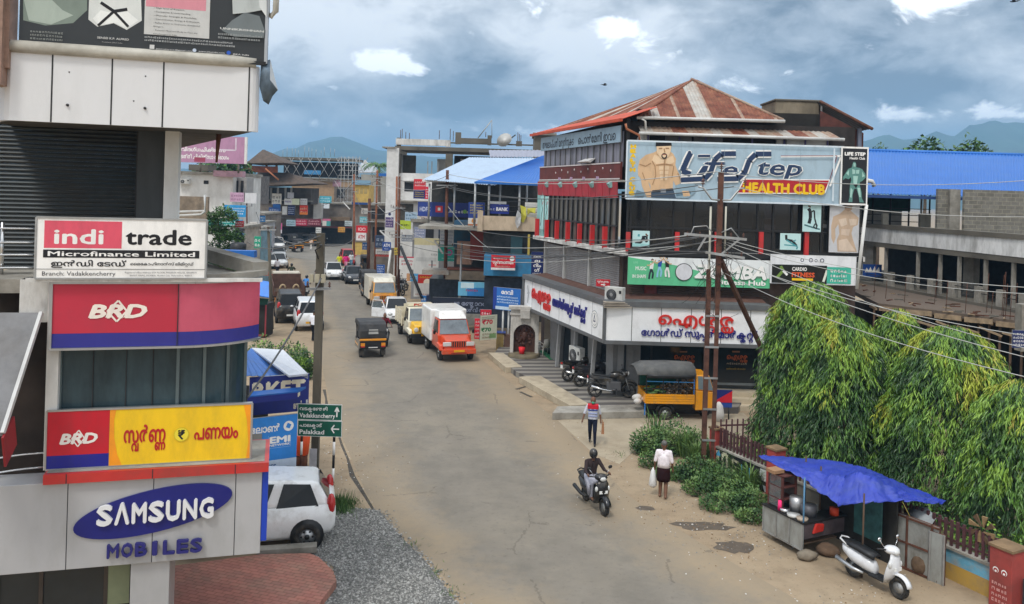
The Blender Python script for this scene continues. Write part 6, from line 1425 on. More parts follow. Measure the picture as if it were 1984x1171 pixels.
T(768,298,776,336,CONCD,'column',.2,.6);T(776,299,800,336,mat('raw_bay',(.08,.075,.065),.9,var=.3),'wall',-2,.3,None);T(864,298,876,340,CONCD,'column',.2,.6);T(838,304,864,336,CONW,'column',-5,.3);T(876,299,1056,345,OPEN,'wall',-3,.3);T(889,306,902,318,mat('pale_sheet',(.55,.54,.53)),'window',-2.8)
T(784,351,801,371,OPEN);T(783,349,802,352,WHTD,'sill',.4,.4);T(770,388,830,392,CONC,'slab',.6,.8);T(776,395,800,430,mat('raw_bay',(.08,.075,.065)),'window')
for k,x in enumerate((826,834,846,858)):T(x,312,x + 1.2,338,STEEL,'scaffold_pole',-1,.06)
rebar(sk,[(776,268,252),(779,268,250),(786,270,256),(793,270,258),(851,270,253),(872,274,250),(878,274,254),(941,266,256),(984,276,266),(1003,274,257),(1006,274,260),(1009,274,262)],Y)
b=MB();b.cyl(z_(926,268),z_(953,233),.05,STEEL,5);b.cyl(z_(953,233),z_(953,268),.03,STEEL,4);b.build('roof_mast',label='slanting steel derrick mast on the dark unfinished roof',cat='mast')
b=MB();c=z_(980,276);b.tube([c,c + V((-.15,-.35,.2))],[.2,.75],mat('dish_grey',(.5,.49,.46),.6),14);b.cyl(c - UP*.4,c,.05,STEEL,5);b.cyl(c,c + V((.9,-.3,.7)),.06,BLK,5);b.build('satellite_dish',label='pale satellite dish on the dark unfinished roof',cat='dish')
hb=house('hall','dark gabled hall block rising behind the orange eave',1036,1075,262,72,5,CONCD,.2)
PB=mat('pale_blue_roof',(.42,.52,.64),.5,.2,var=.06,dirt=.2,dirtc=(.3,.36,.45))
ter=thing('terrace_building','bank terrace building under pale blue and bright blue sheet roofs','building',(0,52,0));TO=V((0,-52,0))
def tp(b,n,**k):q=b.build(n,**k);q.parent=ter;q.matrix_parent_inverse=Matrix.Translation(TO);return q
b=MB();corr_poly(b,at(818,349,56),at(958,360,52),at(1062,308,62),at(908,306,64),lambda t:PB,60,.05);tp(b,'pale_roof',solid=.02)
b=MB();corr_poly(b,at(919,353,50.5),at(1062,358,50.5),at(1062,303,58),at(1052,303,58),lambda t:RB,44,.05);tp(b,'blue_roof',solid=.02)
b=MB();b.beam(at(919,354,50.4),at(1062,359,50.4),.12,.12,RB);b.beam(at(818,350,55.9),at(925,355,55.9),.12,.14,WHT);tp(b,'gutter')
b=MB();corr_poly(b,at(950,305,64),at(1060,305,64),at(1060,292,68),at(947,292,68),lambda t:mat('lilac_roof',(.3,.31,.38),.5,.2),30,.05);tp(b,'grey_roof',solid=.02)
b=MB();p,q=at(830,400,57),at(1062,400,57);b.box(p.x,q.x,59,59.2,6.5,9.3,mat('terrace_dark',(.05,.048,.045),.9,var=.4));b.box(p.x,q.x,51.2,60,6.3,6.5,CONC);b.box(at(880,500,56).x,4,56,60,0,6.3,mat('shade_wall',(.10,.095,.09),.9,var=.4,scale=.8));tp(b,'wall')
for px,YY in ((831,56),(880,55),(920,50.7),(947,50.7),(1006,50.7),(1044,50.7),(968,56),(1020,56)):
    p=at(px,400,YY);b=MB();b.cyl((p.x,YY,6.5),(p.x,YY,at(px,356,YY).z),.07,STEEL if px != 921 else PVC,6);tp(b,'post')
b=MB();p,q=at(932,418,50),at(1044,449,50);b.box(p.x,q.x,49.9,50.05,q.z,p.z,BEIGE);b.box(p.x - .2,p.x + .12,49.8,50.2,q.z - .1,p.z + .3,BEIGE);b.box(p.x,q.x,50.05,53,q.z,q.z + .15,CONC);p2,q2=at(1043,392,50),at(1062,450,50);b.box(p2.x - .8,q2.x + 1,50.1,50.2,q2.z,p2.z,WHT);tp(b,'balcony')
b=MB()
for z in (.3,.6,.9):b.tube([(p.x,50,p.z + z),(q.x + .8,50,p.z + z)],.018,BLK,4)
tp(b,'railing')
def drape(pts,Y,m,name,label,cat='cloth'):
    P_=[at(x,y,Y + .12*math.sin(i*2.3)) for i,(x,y) in enumerate(pts)];c=sum(P_,V())/len(P_) + V((0,-.05,0));b=MB();b.add(P_ + [c],[(i,(i + 1) % len(P_),len(P_)) for i in range(len(P_))],m);return b.build(name,label=label,cat=cat,solid=.02)
drape([(1008,398),(1019,402),(1020,420),(1014,432),(1008,428),(1010,412)],49.8,mat('yellow_cloth',(.5,.47,.06),.8,var=.2),'yellow_cloth','long yellow cloth hanging over the beige balcony')
drape([(1021,404),(1038,403),(1037,414),(1028,412),(1022,417)],49.8,mat('yellow_cloth',(.5,.47,.06)),'yellow_cloth','short yellow cloth bunched on the balcony railing')
drape([(1003,408),(1010,416),(1008,436),(1002,443),(998,430),(1000,418)],49.7,mat('pale_flex',(.5,.5,.5),.6,var=.3),'torn_sheet','torn pale flex strip hanging at the beige balcony','torn banner')
def front(x0,y0,x1,y1,Y,m,name,label,depth=.3,cat='wall'):
    a,c=at(x0,y0,Y),at(x1,y1,Y);b=MB();b.box(a.x,c.x,Y,Y + depth,max(c.z,0),a.z,m);return b.build(name,label=label,cat=cat)
front(880,428,914,480,54,mat('deep_blue_wall',(.03,.1,.18),.8,dirt=.3),'blue_wall','deep blue wall strip under the bank sign',3)
front(912,447,939,505,53,mat('brick_red_wall',(.25,.05,.04),.85,dirt=.4),'red_wall','dull red wall strip left of the blue balcony',3)
front(886,468,913,513,53.5,mat('salmon_wall',(.5,.3,.22),.85,var=.15,dirt=.5),'salmon_wall','peeling salmon wall behind the grey lamp post',2)
sb=house('small_shop','small shop with blue balcony wall and dark glass front',938,1047,495,49.5,3,mat('bright_blue_wall',(.04,.22,.42),.75,dirt=.25),0,3.7)
on(sb,938,540,1015,640,mat('shop_dark',(.03,.04,.06),.3,var=.5),'shop_front',-.6,.2);on(sb,935,452,1058,496,mat('room_dark',(.07,.065,.06),.9,var=.6,scale=1),'back_wall',-1.5,.1);on(sb,1023,455,1026,496,mat('yellow_post',(.5,.38,.08),.7),'post',-.2,.1);on(sb,990,460,1012,496,mat('teal_door',(.08,.16,.17),.7),'door',-1.35,.1)
ss=house('small_shop','low shop with tan concrete shade slab and navy glass front',832,940,540,55,4,mat('shop_dark',(.03,.04,.06)),0)
on(ss,866,521,940,540,mat('shade_tan',(.33,.26,.19),.85,dirt=.3),'shade_slab',1.2,1.4);on(ss,868,517,940,522,mat('edge_red',(.25,.09,.06),.85),'slab_edge',1.1,1.2);on(ss,822,519,872,529,ZINC,'tin_awning',1.4,1.6)
front(880,606,945,632,52,mat('low_white',(.42,.42,.4),.8,dirt=.5),'low_wall','low dirty white wall before the navy shop sign',.3)
h1=house('shop_house','grey brown shop house with shade slabs behind the rusty poles',716,812,398,84,6,mat('drab_wall',(.22,.19,.165),.9,var=.4,scale=.5,dirt=.6));
for x0,y0,x1,y1,m in ((720,405,745,425,OPEN),(752,402,770,425,mat('pane_grey',(.17,.17,.17))),(722,440,750,470,OPEN),(765,430,800,470,mat('raw_bay',(.08,.075,.065)))):on(h1,x0,y0,x1,y1,m)
on(h1,712,428,815,433,CONC,'shade_slab',.9,1)
h2=house('shop_house','shop house with white upper wall below the white skeleton',800,880,430,66,5,mat('shop_mix',(.3,.3,.31),.85,var=.4,scale=.6,dirt=.4));on(h2,812,440,840,462,OPEN);on(h2,850,440,872,475,mat('shop_dark',(.03,.04,.06)));on(h2,800,463,880,466,CONC,'shade_slab',.8,.9)
yb=house('yellow_building','small yellow building with blue tiled parapet far up the street',686,715,358,108,4,mat('yellow_paint',(.6,.4,.1),.75,dirt=.2),0);on(yb,683,349,718,359,mat('blue_tile',(.2,.34,.45),.6),'parapet',.3,.5);on(yb,684,392,740,398,mat('blue_trim',(.02,.06,.2)),'shade_slab',.8,1);on(yb,684,398,718,470,mat('drab_wall',(.22,.19,.165)),'lower_front',.1,.2)
for x in (690,698,706):on(yb,x,366,x + 5,376,mat('pale_rung',(.4,.3,.12),.8))
sr=thing('shed','silver metal shed roof with small white peak beyond the scaffolding','shed',at(705,340,145));b=MB();O=sr.location;b.prism([at(690,334,145) - O,at(735,334,145) - O,at(722,316,150) - O,at(700,316,150) - O],(0,0,-.2),mat('silver_roof',(.4,.42,.44),.5,.3));b.prism([at(703,318,147) - O,at(713,318,147) - O,at(706,310,147) - O],(0,1,0),WHT);b.build('roof',sr);b=MB();b.box(-1.2,2.2,.5,2,-8,-.3,OPEN);b.build('wall',sr)
front(700,338,745,420,120,mat('far_grey_wall',(.3,.29,.26),.9,var=.3,scale=.4),'shop_house','plain grey house front between the yellow building and the white tower',4,'building');front(734,336,752,342,100,BR,'blue_sheet','small blue sheet roof beside the white stair tower',2,'sheet')  # house front in a plain warm grey with random variation
scf=house('scaffolded_building','tan building wrapped in white scaffolding with steel bars on its roof',566,690,346,134,6,TANW)
on(scf,540,304,692,313,CONCD,'upper_slab',.5,6);on(scf,545,312,690,346,OPEN,'open_storey',-1.5,.3);on(scf,560,348,648,352,CONC,'shade_slab',.6,.8);on(scf,645,347,661,362,PINKW,'pink_panel');on(scf,592,390,650,424,mat('drab_wall',(.22,.19,.165)),'lower_front',.1,.2);on(scf,590,330,622,339,mat('blue_wrap',(.06,.25,.5),.6),'blue_sheet',.3,.1);on(scf,648,362,684,470,mat('drab_wall',(.22,.19,.165)),'lower_front',.1,.2)
for x0,y0,x1,y1 in ((653,366,668,384),(655,402,672,420)):on(scf,x0,y0,x1,y1,OPEN,'window',.15)
rebar(scf,[(x,304,292 - (i*7) % 9) for i,x in enumerate((548,556,566,572,578,590,598,604,612,622,628,640,648))],134,STEEL)
for k in range(9):
    x=543 + k*18
    for a,c in (((x,306),(x + 26,350)),((x + 26,306),(x,350))):
        b=MB();b.cyl(at(*a,132) - scf.location,at(*c,132) - scf.location,.038,mat('scaffold_grey',(.34,.34,.33),.5),4);b.build('scaffold_brace',scf)
for x in (662,668,676,684,690,697):b=MB();b.cyl(at(x,303,131) - scf.location,V((at(x,303,131).x,131,0)) - scf.location,.045,STEEL,4);b.build('scaffold_pole',scf)
for y in (306,313,321,330,340,352,366,380):b=MB();b.cyl(at(655,y,130.5) - scf.location,at(701,y + 1,130.5) - scf.location,.04,STEEL,4);b.build('scaffold_ledger',scf)
for a,c in (((650,390),(690,345)),((648,350),(690,420)),((655,425),(685,385))):b=MB();b.cyl(at(*a,131) - scf.location,at(*c,131) - scf.location,.038,mat('scaffold_grey',(.34,.34,.33)),4);b.build('scaffold_brace',scf)
TILE=mat('brown_roof_tile',(.10,.07,.052),.9,var=.3,scale=2,dirt=.4,dirtc=(.06,.055,.05));BRICKM=mat('brick_band',(.3,.1,.055),.9,var=.2)
bh=house('tiled_house','old brown tiled house with small pyramid roofed pavilion on top',498,603,362,122,5,mat('old_dark_wall',(.075,.065,.058),.9,var=.5,scale=.7),0,at(550,395,122).z)
def far_roof(t,base,top,Y,dY,m,name='roof'):
    b=MB();P_=[at(x,y,Y) for x,y in base] + [at(x,y,Y + dY) for x,y in top];b.add([p - t.location for p in P_] + [P_[0] + V((0,dY*2,0)) - t.location,P_[1] + V((0,dY*2,0)) - t.location],[(0,1,2,3),(0,3,4),(1,5,2),(3,2,5,4)],m);return b.build(name,t,solid=.1)
far_roof(bh,[(477,317),(551,316)],[(512,291),(509,291)],118,4,TILE,'pavilion_roof');on(bh,481,322,545,336,BRICKM,'brick_parapet',2,.2)
for x in (483,492,522,541):on(bh,x,314,x + 3,324,WOOD,'post',1.9,.3)
far_roof(bh,[(494,361),(606,356)],[(560,336),(500,333)],118.5,5,TILE,'roof');b=MB();b.cyl(at(514,327,118) - bh.location,at(540,349,118) - bh.location,.12,mat('terracotta',(.4,.15,.07),.8),5);b.build('ridge_tile',bh)
for x in (507,524,537,552,563):on(bh,x,364,x + 3,386,mat('pale_post',(.5,.5,.48)),'post',.1,.1)
for x in (528,556):on(bh,x,366,x + 7,385,BLK)
on(bh,490,386,606,391,CONC,'shade_slab',1,1.2)
jr=house('shop_row','dim shop row with many small signboards at the road junction',486,700,391,128,5,mat('shop_row_wall',(.2,.175,.155),.9,var=.5,scale=.4,dirt=.4));on(jr,545,440,700,478,OPEN,'open_front',.05,.1);on(jr,612,384,626,432,CONW,'column',1.4,1.2);on(jr,540,437,700,441,mat('red_awning',(.3,.06,.07),.8),'awning',1.2,1.2);on(jr,640,420,680,428,mat('brown_awning',(.2,.14,.09),.8),'awning',1.3,1.2)  # open front is a flat dark panel standing in for shadowed shop interiors
lh=house('shop_house','narrow dark shop front on the street side of the tree',452,486,445,84,6,mat('shop_mix',(.3,.3,.31)));on(lh,455,455,482,520,OPEN,'open_front');lh=house('shop_house','grey two storey shop front behind the parked red cars',470,512,415,108,8,mat('drab_wall',(.22,.19,.165)));on(lh,474,440,508,490,OPEN,'open_front');on(lh,474,420,490,430,mat('pane_grey',(.17,.17,.17)))
wh2=house('white_house','stained white house with flat roof below the pink hoarding',340,452,337,72,8,WHT);on(wh2,395,350,404,357,OPEN);on(wh2,420,331,475,344,PINKW,'parapet',.8,.9);on(wh2,446,344,470,374,mat('porch_grey',(.35,.34,.33),.8),'porch',-1,2);on(wh2,450,350,454,374,OPEN,'window',-.9,.1);on(wh2,460,350,464,374,OPEN,'window',-.9,.1);on(wh2,357,318,395,331,CONCD,'roof_tank',-1,2)
ac_unit(357,347,357,71.7,0,'small white air conditioner on the stained white house',1.0)
front(340,380,402,425,64,mat('tan_low_wall',(.27,.21,.15),.9,var=.2,dirt=.6),'compound_wall','tan stained compound wall below the white house',.3)
front(470,340,500,396,92,mat('dim_block',(.13,.12,.115),.9,var=.5),'shop_house','dark house front between the white house and the tiled house',4,'building')
b=MB();b.tube([at(345,411,60),at(397,409,60),at(397,378,60)],.1,PVC,6);b.tube([at(345,418,60),at(390,416,60),at(397,409,60)],.1,PVC,6);b.build('pipe',label='white plastic pipe run across the tan compound wall',cat='pipe')
def sign(x0,y0,x1,y1,Y,base,els,label,cat='sign',name='signboard',Y1=None):
    s=pxboard(x0,y0,x1,y1,Y,Y1,.12);s.base(ink(base),STEEL)
    for i,e in enumerate(els):
        if e[0] == 't':s.text(e[1],e[2],e[3],e[4],ink(e[5]),e[6],bold=.03)
        elif e[0] == 's':s.scrib(e[2],e[3],e[4],e[5],ink(e[1]),e[6],i + int(x0))
        elif e[0] == 'r':s.rect(*e[2:6],ink(e[1]))
        elif e[0] == 'd':s.disc(e[2],e[3],e[4],ink(e[1]))
    return s.b.build(name,label=label,cat=cat)
SC1=lambda c,r=2:('s',c,.08,.12,.92,.88,r)
sign(810,391,936,419,57,'27377f',[('r','2b4392',0,0,.22,1),('r','d0353c',.27,.3,.38,.75),('r','f4f2ee',.305,.42,.345,.63),('t','HDFC',.03,.35,.3,'c9d0e6',.16),('s','f4f2ee',.42,.25,.97,.55,1),('d','7fb04a',.72,.4,.03)],'long dark blue bank signboard with small red square on the terrace edge')
sign(908,392,938,437,51.5,'27408a',[('s','d9c24a',.1,.5,.92,.95,4),('r','d6d2cc',.0,.0,1,.32),('d','d08a3a',.35,.2,.14),('r','b8642e',0,0,1,.06)],'upright navy banner with yellow lettering left of the beige balcony','banner')
sign(947,396,986,414,50.9,'24358a',[('t','BANK',.38,.3,.4,'f4f2ee',.56),('s','c9d0e6',.06,.3,.32,.75,1)],'small navy sign reading bank behind the beige balcony railing')
sign(945,389,981,395,51.2,'dcdcdc',[],'blank white strip above the small navy bank sign');sign(952,494,998,523,49.1,'d3202e',[('t','സ+വർണപണയം',.08,.42,.2,'f4f2ee',.84),('s','f4f2ee',.1,.7,.7,.92,1),('s','f0c8b0',.15,.2,.85,.34,1),('r','e8e8e8',0,0,1,.15),('d','f4f2ee',.86,.78,.1)],'red and white loan sign on the bright blue balcony')
s=pxboard(1030,488,1052,532,48.6,48.6,.06);s.base(ink('1c2a66'),STEEL)
for i,c in enumerate(('െെട','ല','റിം','ഗ്')):s.text(c,.5,.73 - .2*i,.13,W_,.62 if i in (0,2) else .42,bold=.04,center=True)
s.scrib(.1,.02,.9,.1,W_,1,4);s.b.build('signboard',label='narrow navy upright tailoring sign with four stacked white letters',cat='sign')
sign(888,546,938,573,51.5,'6fb7d8',[('r','2f7fc0',.35,0,1,.6),('r','cfe6ee',.1,.55,.6,.95),('s','d03a4a',.3,.3,.8,.55,1)],'pale blue drink poster on the dark shopfront')
sign(838,576,950,606,51,'232a3c',[('t','പഴ േഞ+താറേ',.3,.52,.26,'8a92a8',.62),('t','സർവീസ്',.52,.12,.24,'8a92a8',.4),('s','8a92a8',.03,.5,.22,.7,1)],'dark navy shop sign with dull raised lettering above the low wall')
sign(956,556,1008,599,45.6,'2a6fc0',[('t','േദവി',.3,.72,.17,'f4f2ee',.42),('s','cfe4f4',.15,.3,.95,.66,3),('r','1f3f94',0,0,.13,1),('r','c9dcec',.1,.02,.95,.16)],'blue and white devotional flex banner on two poles before the shrine','banner',Y1=44.8)
for k,(px,y0,y1) in enumerate(((975,599,668),(986,599,660))):b=MB();p=at(px,y0,45.4);b.cyl((p.x,45.4,0),(p.x,45.4,p.z),.05,PVC,6);b.build('banner_post',label='white post under the blue devotional banner, ' + ('street' if k == 0 else 'shrine') + ' side',cat='post')
sign(931,600,951,640,44.8,'cf2338',[('s','f4d8d8',.1,.1,.9,.95,4)],'narrow crimson price board behind the discount board');sign(920,617,931,657,44.2,'d8283a',[('s','f4d8d8',.15,.05,.85,.95,5)],'slim red upright board right beside the orange van')
s=pxboard(931,612,962,660,43.8,44.4,.05);s.base(ink('cfd3bd'),STEEL);s.text('₹70',.12,.64,.17,ink('c22038'),.6,bold=.05).text('₹70',.08,.34,.15,ink('2f7a4a'),.55,bold=.05).scrib(.1,.82,.9,.96,ink('5a5a5a'),2,3).scrib(.15,.05,.95,.3,ink('8a6a4a'),2,5).rect(.55,.06,.95,.24,ink('7fa06a'));s.b.build('signboard',label='pale discount board with red and green seventy rupee prices',cat='sign')
b=MB();p=gnd(975,682);b.box(p.x - .4,p.x,p.y,p.y + .5,0,1.0,mat('yellow_tin',(.45,.32,.1),.7,dirt=.4));b.box(p.x + .02,p.x + .42,p.y + .05,p.y + .5,0,.95,mat('brown_tin',(.14,.08,.06),.7));b.box(p.x - .45,p.x + .1,p.y - .05,p.y + .5,1.0,1.06,ink('3a4a86'));b.build('juice_cart',label='small yellow and brown vending box beside the shrine',cat='cart',bevel=.01)
sign(803,461,849,536,61,'d9d8d4',[('r','cfc49a',0,.82,1,1),('s','9a9a98',.7,.55,.95,.62,1),('r','d98a84',.6,.3,.9,.32),('r','c9c9c6',.1,.4,.9,.5)],'tall blank white hoarding with beige top strip beside the teal sign','hoarding','hoarding')
sign(849,475,888,506,59,'3fae9a',[('d','c05a9a',.55,.55,.16),('d','3fae9a',.55,.55,.09),('s','c9e6dc',.2,.12,.9,.25,1)],'teal sign with pink ring above the tin awning');sign(810,532,846,549,59,'c8281e',[('s','f0c02a',.1,.55,.9,.9,1),('d','f4e6d0',.5,.1,.2)],'red sign with yellow lettering under the blank hoarding');sign(802,549,836,575,58.5,'d6d2cc',[('s','b86a5a',.1,.1,.9,.3,1)],'white board with thin red wave at the shop entrance');sign(774,497,803,522,63,'dcdad6',[('r','c8324a',0,.9,1,1),('s','c8324a',.15,.3,.9,.8,2)],'white sign with red lettering behind the slanting brace');sign(788,530,810,545,60,'5fa8d8',[('r','d8a070',0,0,.3,1),('s','f4f2ee',.3,.2,.95,.8,2)],'small sky blue and tan sign over the parked motorcycles')
sign(816,573,826,603,57,'2f7ac0',[('s','f4f2ee',.1,.1,.9,.95,3)],'slim blue upright sign beside the navy shop counter');front(826,573,850,606,56.5,mat('navy_counter',(.02,.03,.08),.5),'shop_counter','dark navy counter with white lettering left of the lattice post',.6,'counter')
sign(802,347,824,385,70,'d32f3a',[('s','f4d8d8',.1,.62,.95,.92,2),('r','2a2f6a',0,0,1,.45),('s','d0b84a',.1,.08,.9,.38,3)],'red over navy banner hung on the white unfinished wall','banner');sign(824,362,831,386,69.5,'d32f4a',[('s','f4f2ee',.2,.1,.8,.9,4)],'narrow red upright strip next to the red and navy banner')
sign(772,427,796,444,72,'b8cc3a',[('s','3a3f1a',.2,.3,.9,.7,1)],'lime green sign hanging by the twin rusty poles');sign(785,411,808,428,66,'a9c0d2',[SC1('6a86a0')],'pale blue sign left of the long bank signboard');sign(748,408,762,421,76,'e2e2e4',[('d','2a3060',.5,.45,.2)],'round topped white sign with dark mark on the grey shop house');sign(747,421,762,441,76,'5a4a7a',[('s','d8c8d8',.1,.1,.9,.9,3)],'violet upright sign below the round topped white sign')
sign(690,437,712,451,95,'d0222e',[('t','ICICI',.2,.3,.4,'f4d8d8',.6)],'red bank sign on top of the white cash machine sign');sign(690,451,709,466,95,'ece8e6',[('t','ATM',.2,.25,.45,'c0222e',.65)],'white cash machine sign with red letters');sign(741,469,757,486,74,'2a4f9a',[('t','ATM',.15,.45,.35,'f4f2ee',.7),('s','f4f2ee',.25,.15,.75,.3,1)],'blue cash machine sign on the leaning white post');sign(730,513,745,534,75,'2a5aa6',[('s','dfe6f4',.1,.1,.9,.95,4)],'blue upright sign tied low on a rusty pole');sign(727,456,757,480,80,'3a4a66',[SC1('9aa6b8',2)],'slate blue shop board behind the cash machine sign');sign(728,483,755,497,80,'d8d4d0',[('r','c0392e',0,0,1,.3),SC1('8a8a88',2)],'white and red board under the slate blue board')
sign(697,420,711,432,97,'6fb7c0',[SC1('e8f0f0')],'small aqua sign above the red bank sign');sign(803,440,824,462,65,'8f96b0',[SC1('d8d8e4',3)],'grey lilac sign under the long bank signboard');sign(853,442,880,474,60,'d8dade',[SC1('a9b4c8',4)],'white printed panel behind the rusty lattice post')
J=121
for q in ((497,361,517,394,'e6e8ec',[('r','2f62b4',0,0,1,.62),('s','dfe8f4',.15,.2,.9,.5,2)],'tall white over blue sign standing before the tiled house'),
          (473,374,497,394,'d6d6d8',[],'blank white board left of the tall blue and white sign'),(446,373,474,391,'c9a2bc',[SC1('a87a98')],'mauve board on the porch of the white house'),
          (527,375,545,396,'e4e2da',[SC1('8a8a86')],'cream sign with grey print under the tiled roof'),(551,385,566,397,'e2e2e0',[('s','6a5aa0',.1,.3,.9,.8,1)],'white sign with purple print on the junction roof edge'),(566,385,580,397,'e0e6c8',[],'plain pale lime sign on the junction roof edge'),(582,385,595,397,'d8d8d8',[SC1('9a9a9a')],'grey white sign at the end of the junction roof edge'),(557,373,569,384,'c9ccd4',[],'little pale board above the junction roof edge'),
          (521,402,543,416,'3a62a8',[SC1('c9d6ec')],'mid blue shop sign with pale print above the cars'),(529,395,543,403,'2a6ab8',[],'short bright blue board over the mid blue sign'),(558,398,571,417,'20305e',[SC1('c9d0e6',4)],'dark navy upright sign in the junction row'),(547,400,556,416,'d6d6d4',[],'small white panel beside the dark navy upright sign'),(581,398,596,416,'d8402a',[SC1('f4c8a8',2),('r','e07a2a',0,0,1,.25)],'orange red sign in the junction row'),
          (491,426,526,434,'c42230',[SC1('f4e0e0',2)],'long red sign with white print over the parked cars'),(555,426,573,438,'a9c4d2',[SC1('5a7a8a')],'grey blue sign next to the crimson shop sign'),(573,424,595,437,'b8284a',[SC1('f0c8d0')],'crimson shop sign in the junction row'),(596,424,622,437,'7a2438',[SC1('e0b0b8',2)],'dark wine coloured sign right of the crimson one'),(625,424,640,438,'d8d0c8',[('r','4a9a9a',.5,0,1,1),('r','c86a8a',0,.7,1,1)],'white teal and pink poster at the junction corner'),(531,432,546,452,'d8609a',[('d','5a2a8a',.35,.7,.2),('r','e8e0e4',0,0,1,.35)],'pink and purple poster standing at the junction'),(619,380,642,393,'4fb0c4',[SC1('d8eef2')],'cyan sign high on the white junction column'),(627,395,638,404,'d8e0e6',[],'small pale sign under the cyan sign')):
    sign(*q[:4],J - (52 if q[0] in (446,473) else 0),*q[4:])
sign(434,397,476,420,66,'2f9ad8',[('d','eef4f8',.18,.45,.1),('s','eef4f8',.35,.2,.95,.85,3)],'bright blue hoarding with white figure behind the street tree','hoarding','hoarding');sign(404,424,470,439,64,'1f9a92',[SC1('d8f0ec'),('r','3f9ac4',.8,0,1,1)],'long teal sign half hidden by the street tree')
s=pxboard(335,262,476,314,70,70,.15);s.base(ink('b98aa8'),WHT);s.text('വിദഗ്ധചികിത്സ',.12,.42,.13,W_,.6,bold=.03).text('കിടത്തി ചികിത്സാ വിഭാഗം',.05,.15,.14,W_,.72,bold=.03).rect(.3,.03,.45,.2,ink('a0445e')).line([(.86,.95),(.86,.5),(.5,.5)],.12,ink('e0d0dc'));s.b.beam(s.p(1,0),s.p(1,1),.2,.2,WHT)
for u in (.38,.9):s.b.cyl(s.p(u,0,-.1),s.p(u,-.35,-.1),.09,CONCD,6)
s.b.build('hoarding',label='large mauve hospital hoarding with white lettering above the white house',cat='hoarding')
# ================================================================== vehicles (local +x forwards)
LAMP=mat('lamp_clear',(.6,.6,.58),.15,coat=.5);TAIL=mat('lamp_red',(.45,.02,.02),.2,coat=.5);AMB=mat('lamp_amber',(.7,.25,.02),.3);PLW=ink('e8e8e4');PLY=ink('e0a818');VGL=mat('car_glass',(.012,.015,.018),.07,var=.2,spec=.3)
HAC=lambda v:math.atan2(v.y,v.x)
ALONG,BACK=HAC(SD),HAC(-SD)
def wheel(root,x,y,r,w,rim=ALU,small=False):
    b=MB();sgn=1 if y > 0 else -1;n=16
    prof=[(-w/2,r*.62),(-w/2,r*.93),(-w*.35,r),(w*.35,r),(w/2,r*.93),(w/2,r*.62)]
    b.loft([[(x + q*math.cos(t),y + o,r + q*math.sin(t)) for o,q in prof] for t in [2*math.pi*k/n for k in range(n + 1)]],RUB,closed=True,caps=False)
    o=b.build('wheel',root);b=MB();yo=y + sgn*w*.36
    b.tube([(x,y - sgn*w*.3,r),(x,yo,r)],r*.64,rim,14);b.tube([(x,yo,r),(x,yo + sgn*.02,r)],r*.2,BLK,8)
    for k in range(6):a=k*1.047;b.ell((x + r*.42*math.cos(a),yo,r + r*.42*math.sin(a)),(r*.09,.006,r*.09),BLK,6,4)
    b.build('rim',o);return o
def quad_in(b,P,m,k=.06,d=.008,ku=None):
    """inset panel on a quad face, lifted d off it."""
    P=[V(p) for p in P];c=sum(P,V())/4;n=(P[1] - P[0]).cross(P[3] - P[0]).normalized();b.sheet([p.lerp(c,k) + n*d for p in P],m)
def body_loft(b,st,m):
    b.loft([[(x,y*s_,z) for (s_,seq) in ((1,1),(-1,-1)) for (y,z) in (([(hw*.86,zl),(hw*.98,zl + .12),(hw,(zl + zb)/2 + .04),(hw*.95,zb),(hw*.5,zb + cr)])[::seq])] for x,hw,zl,zb,cr in st],m,True,True,True)
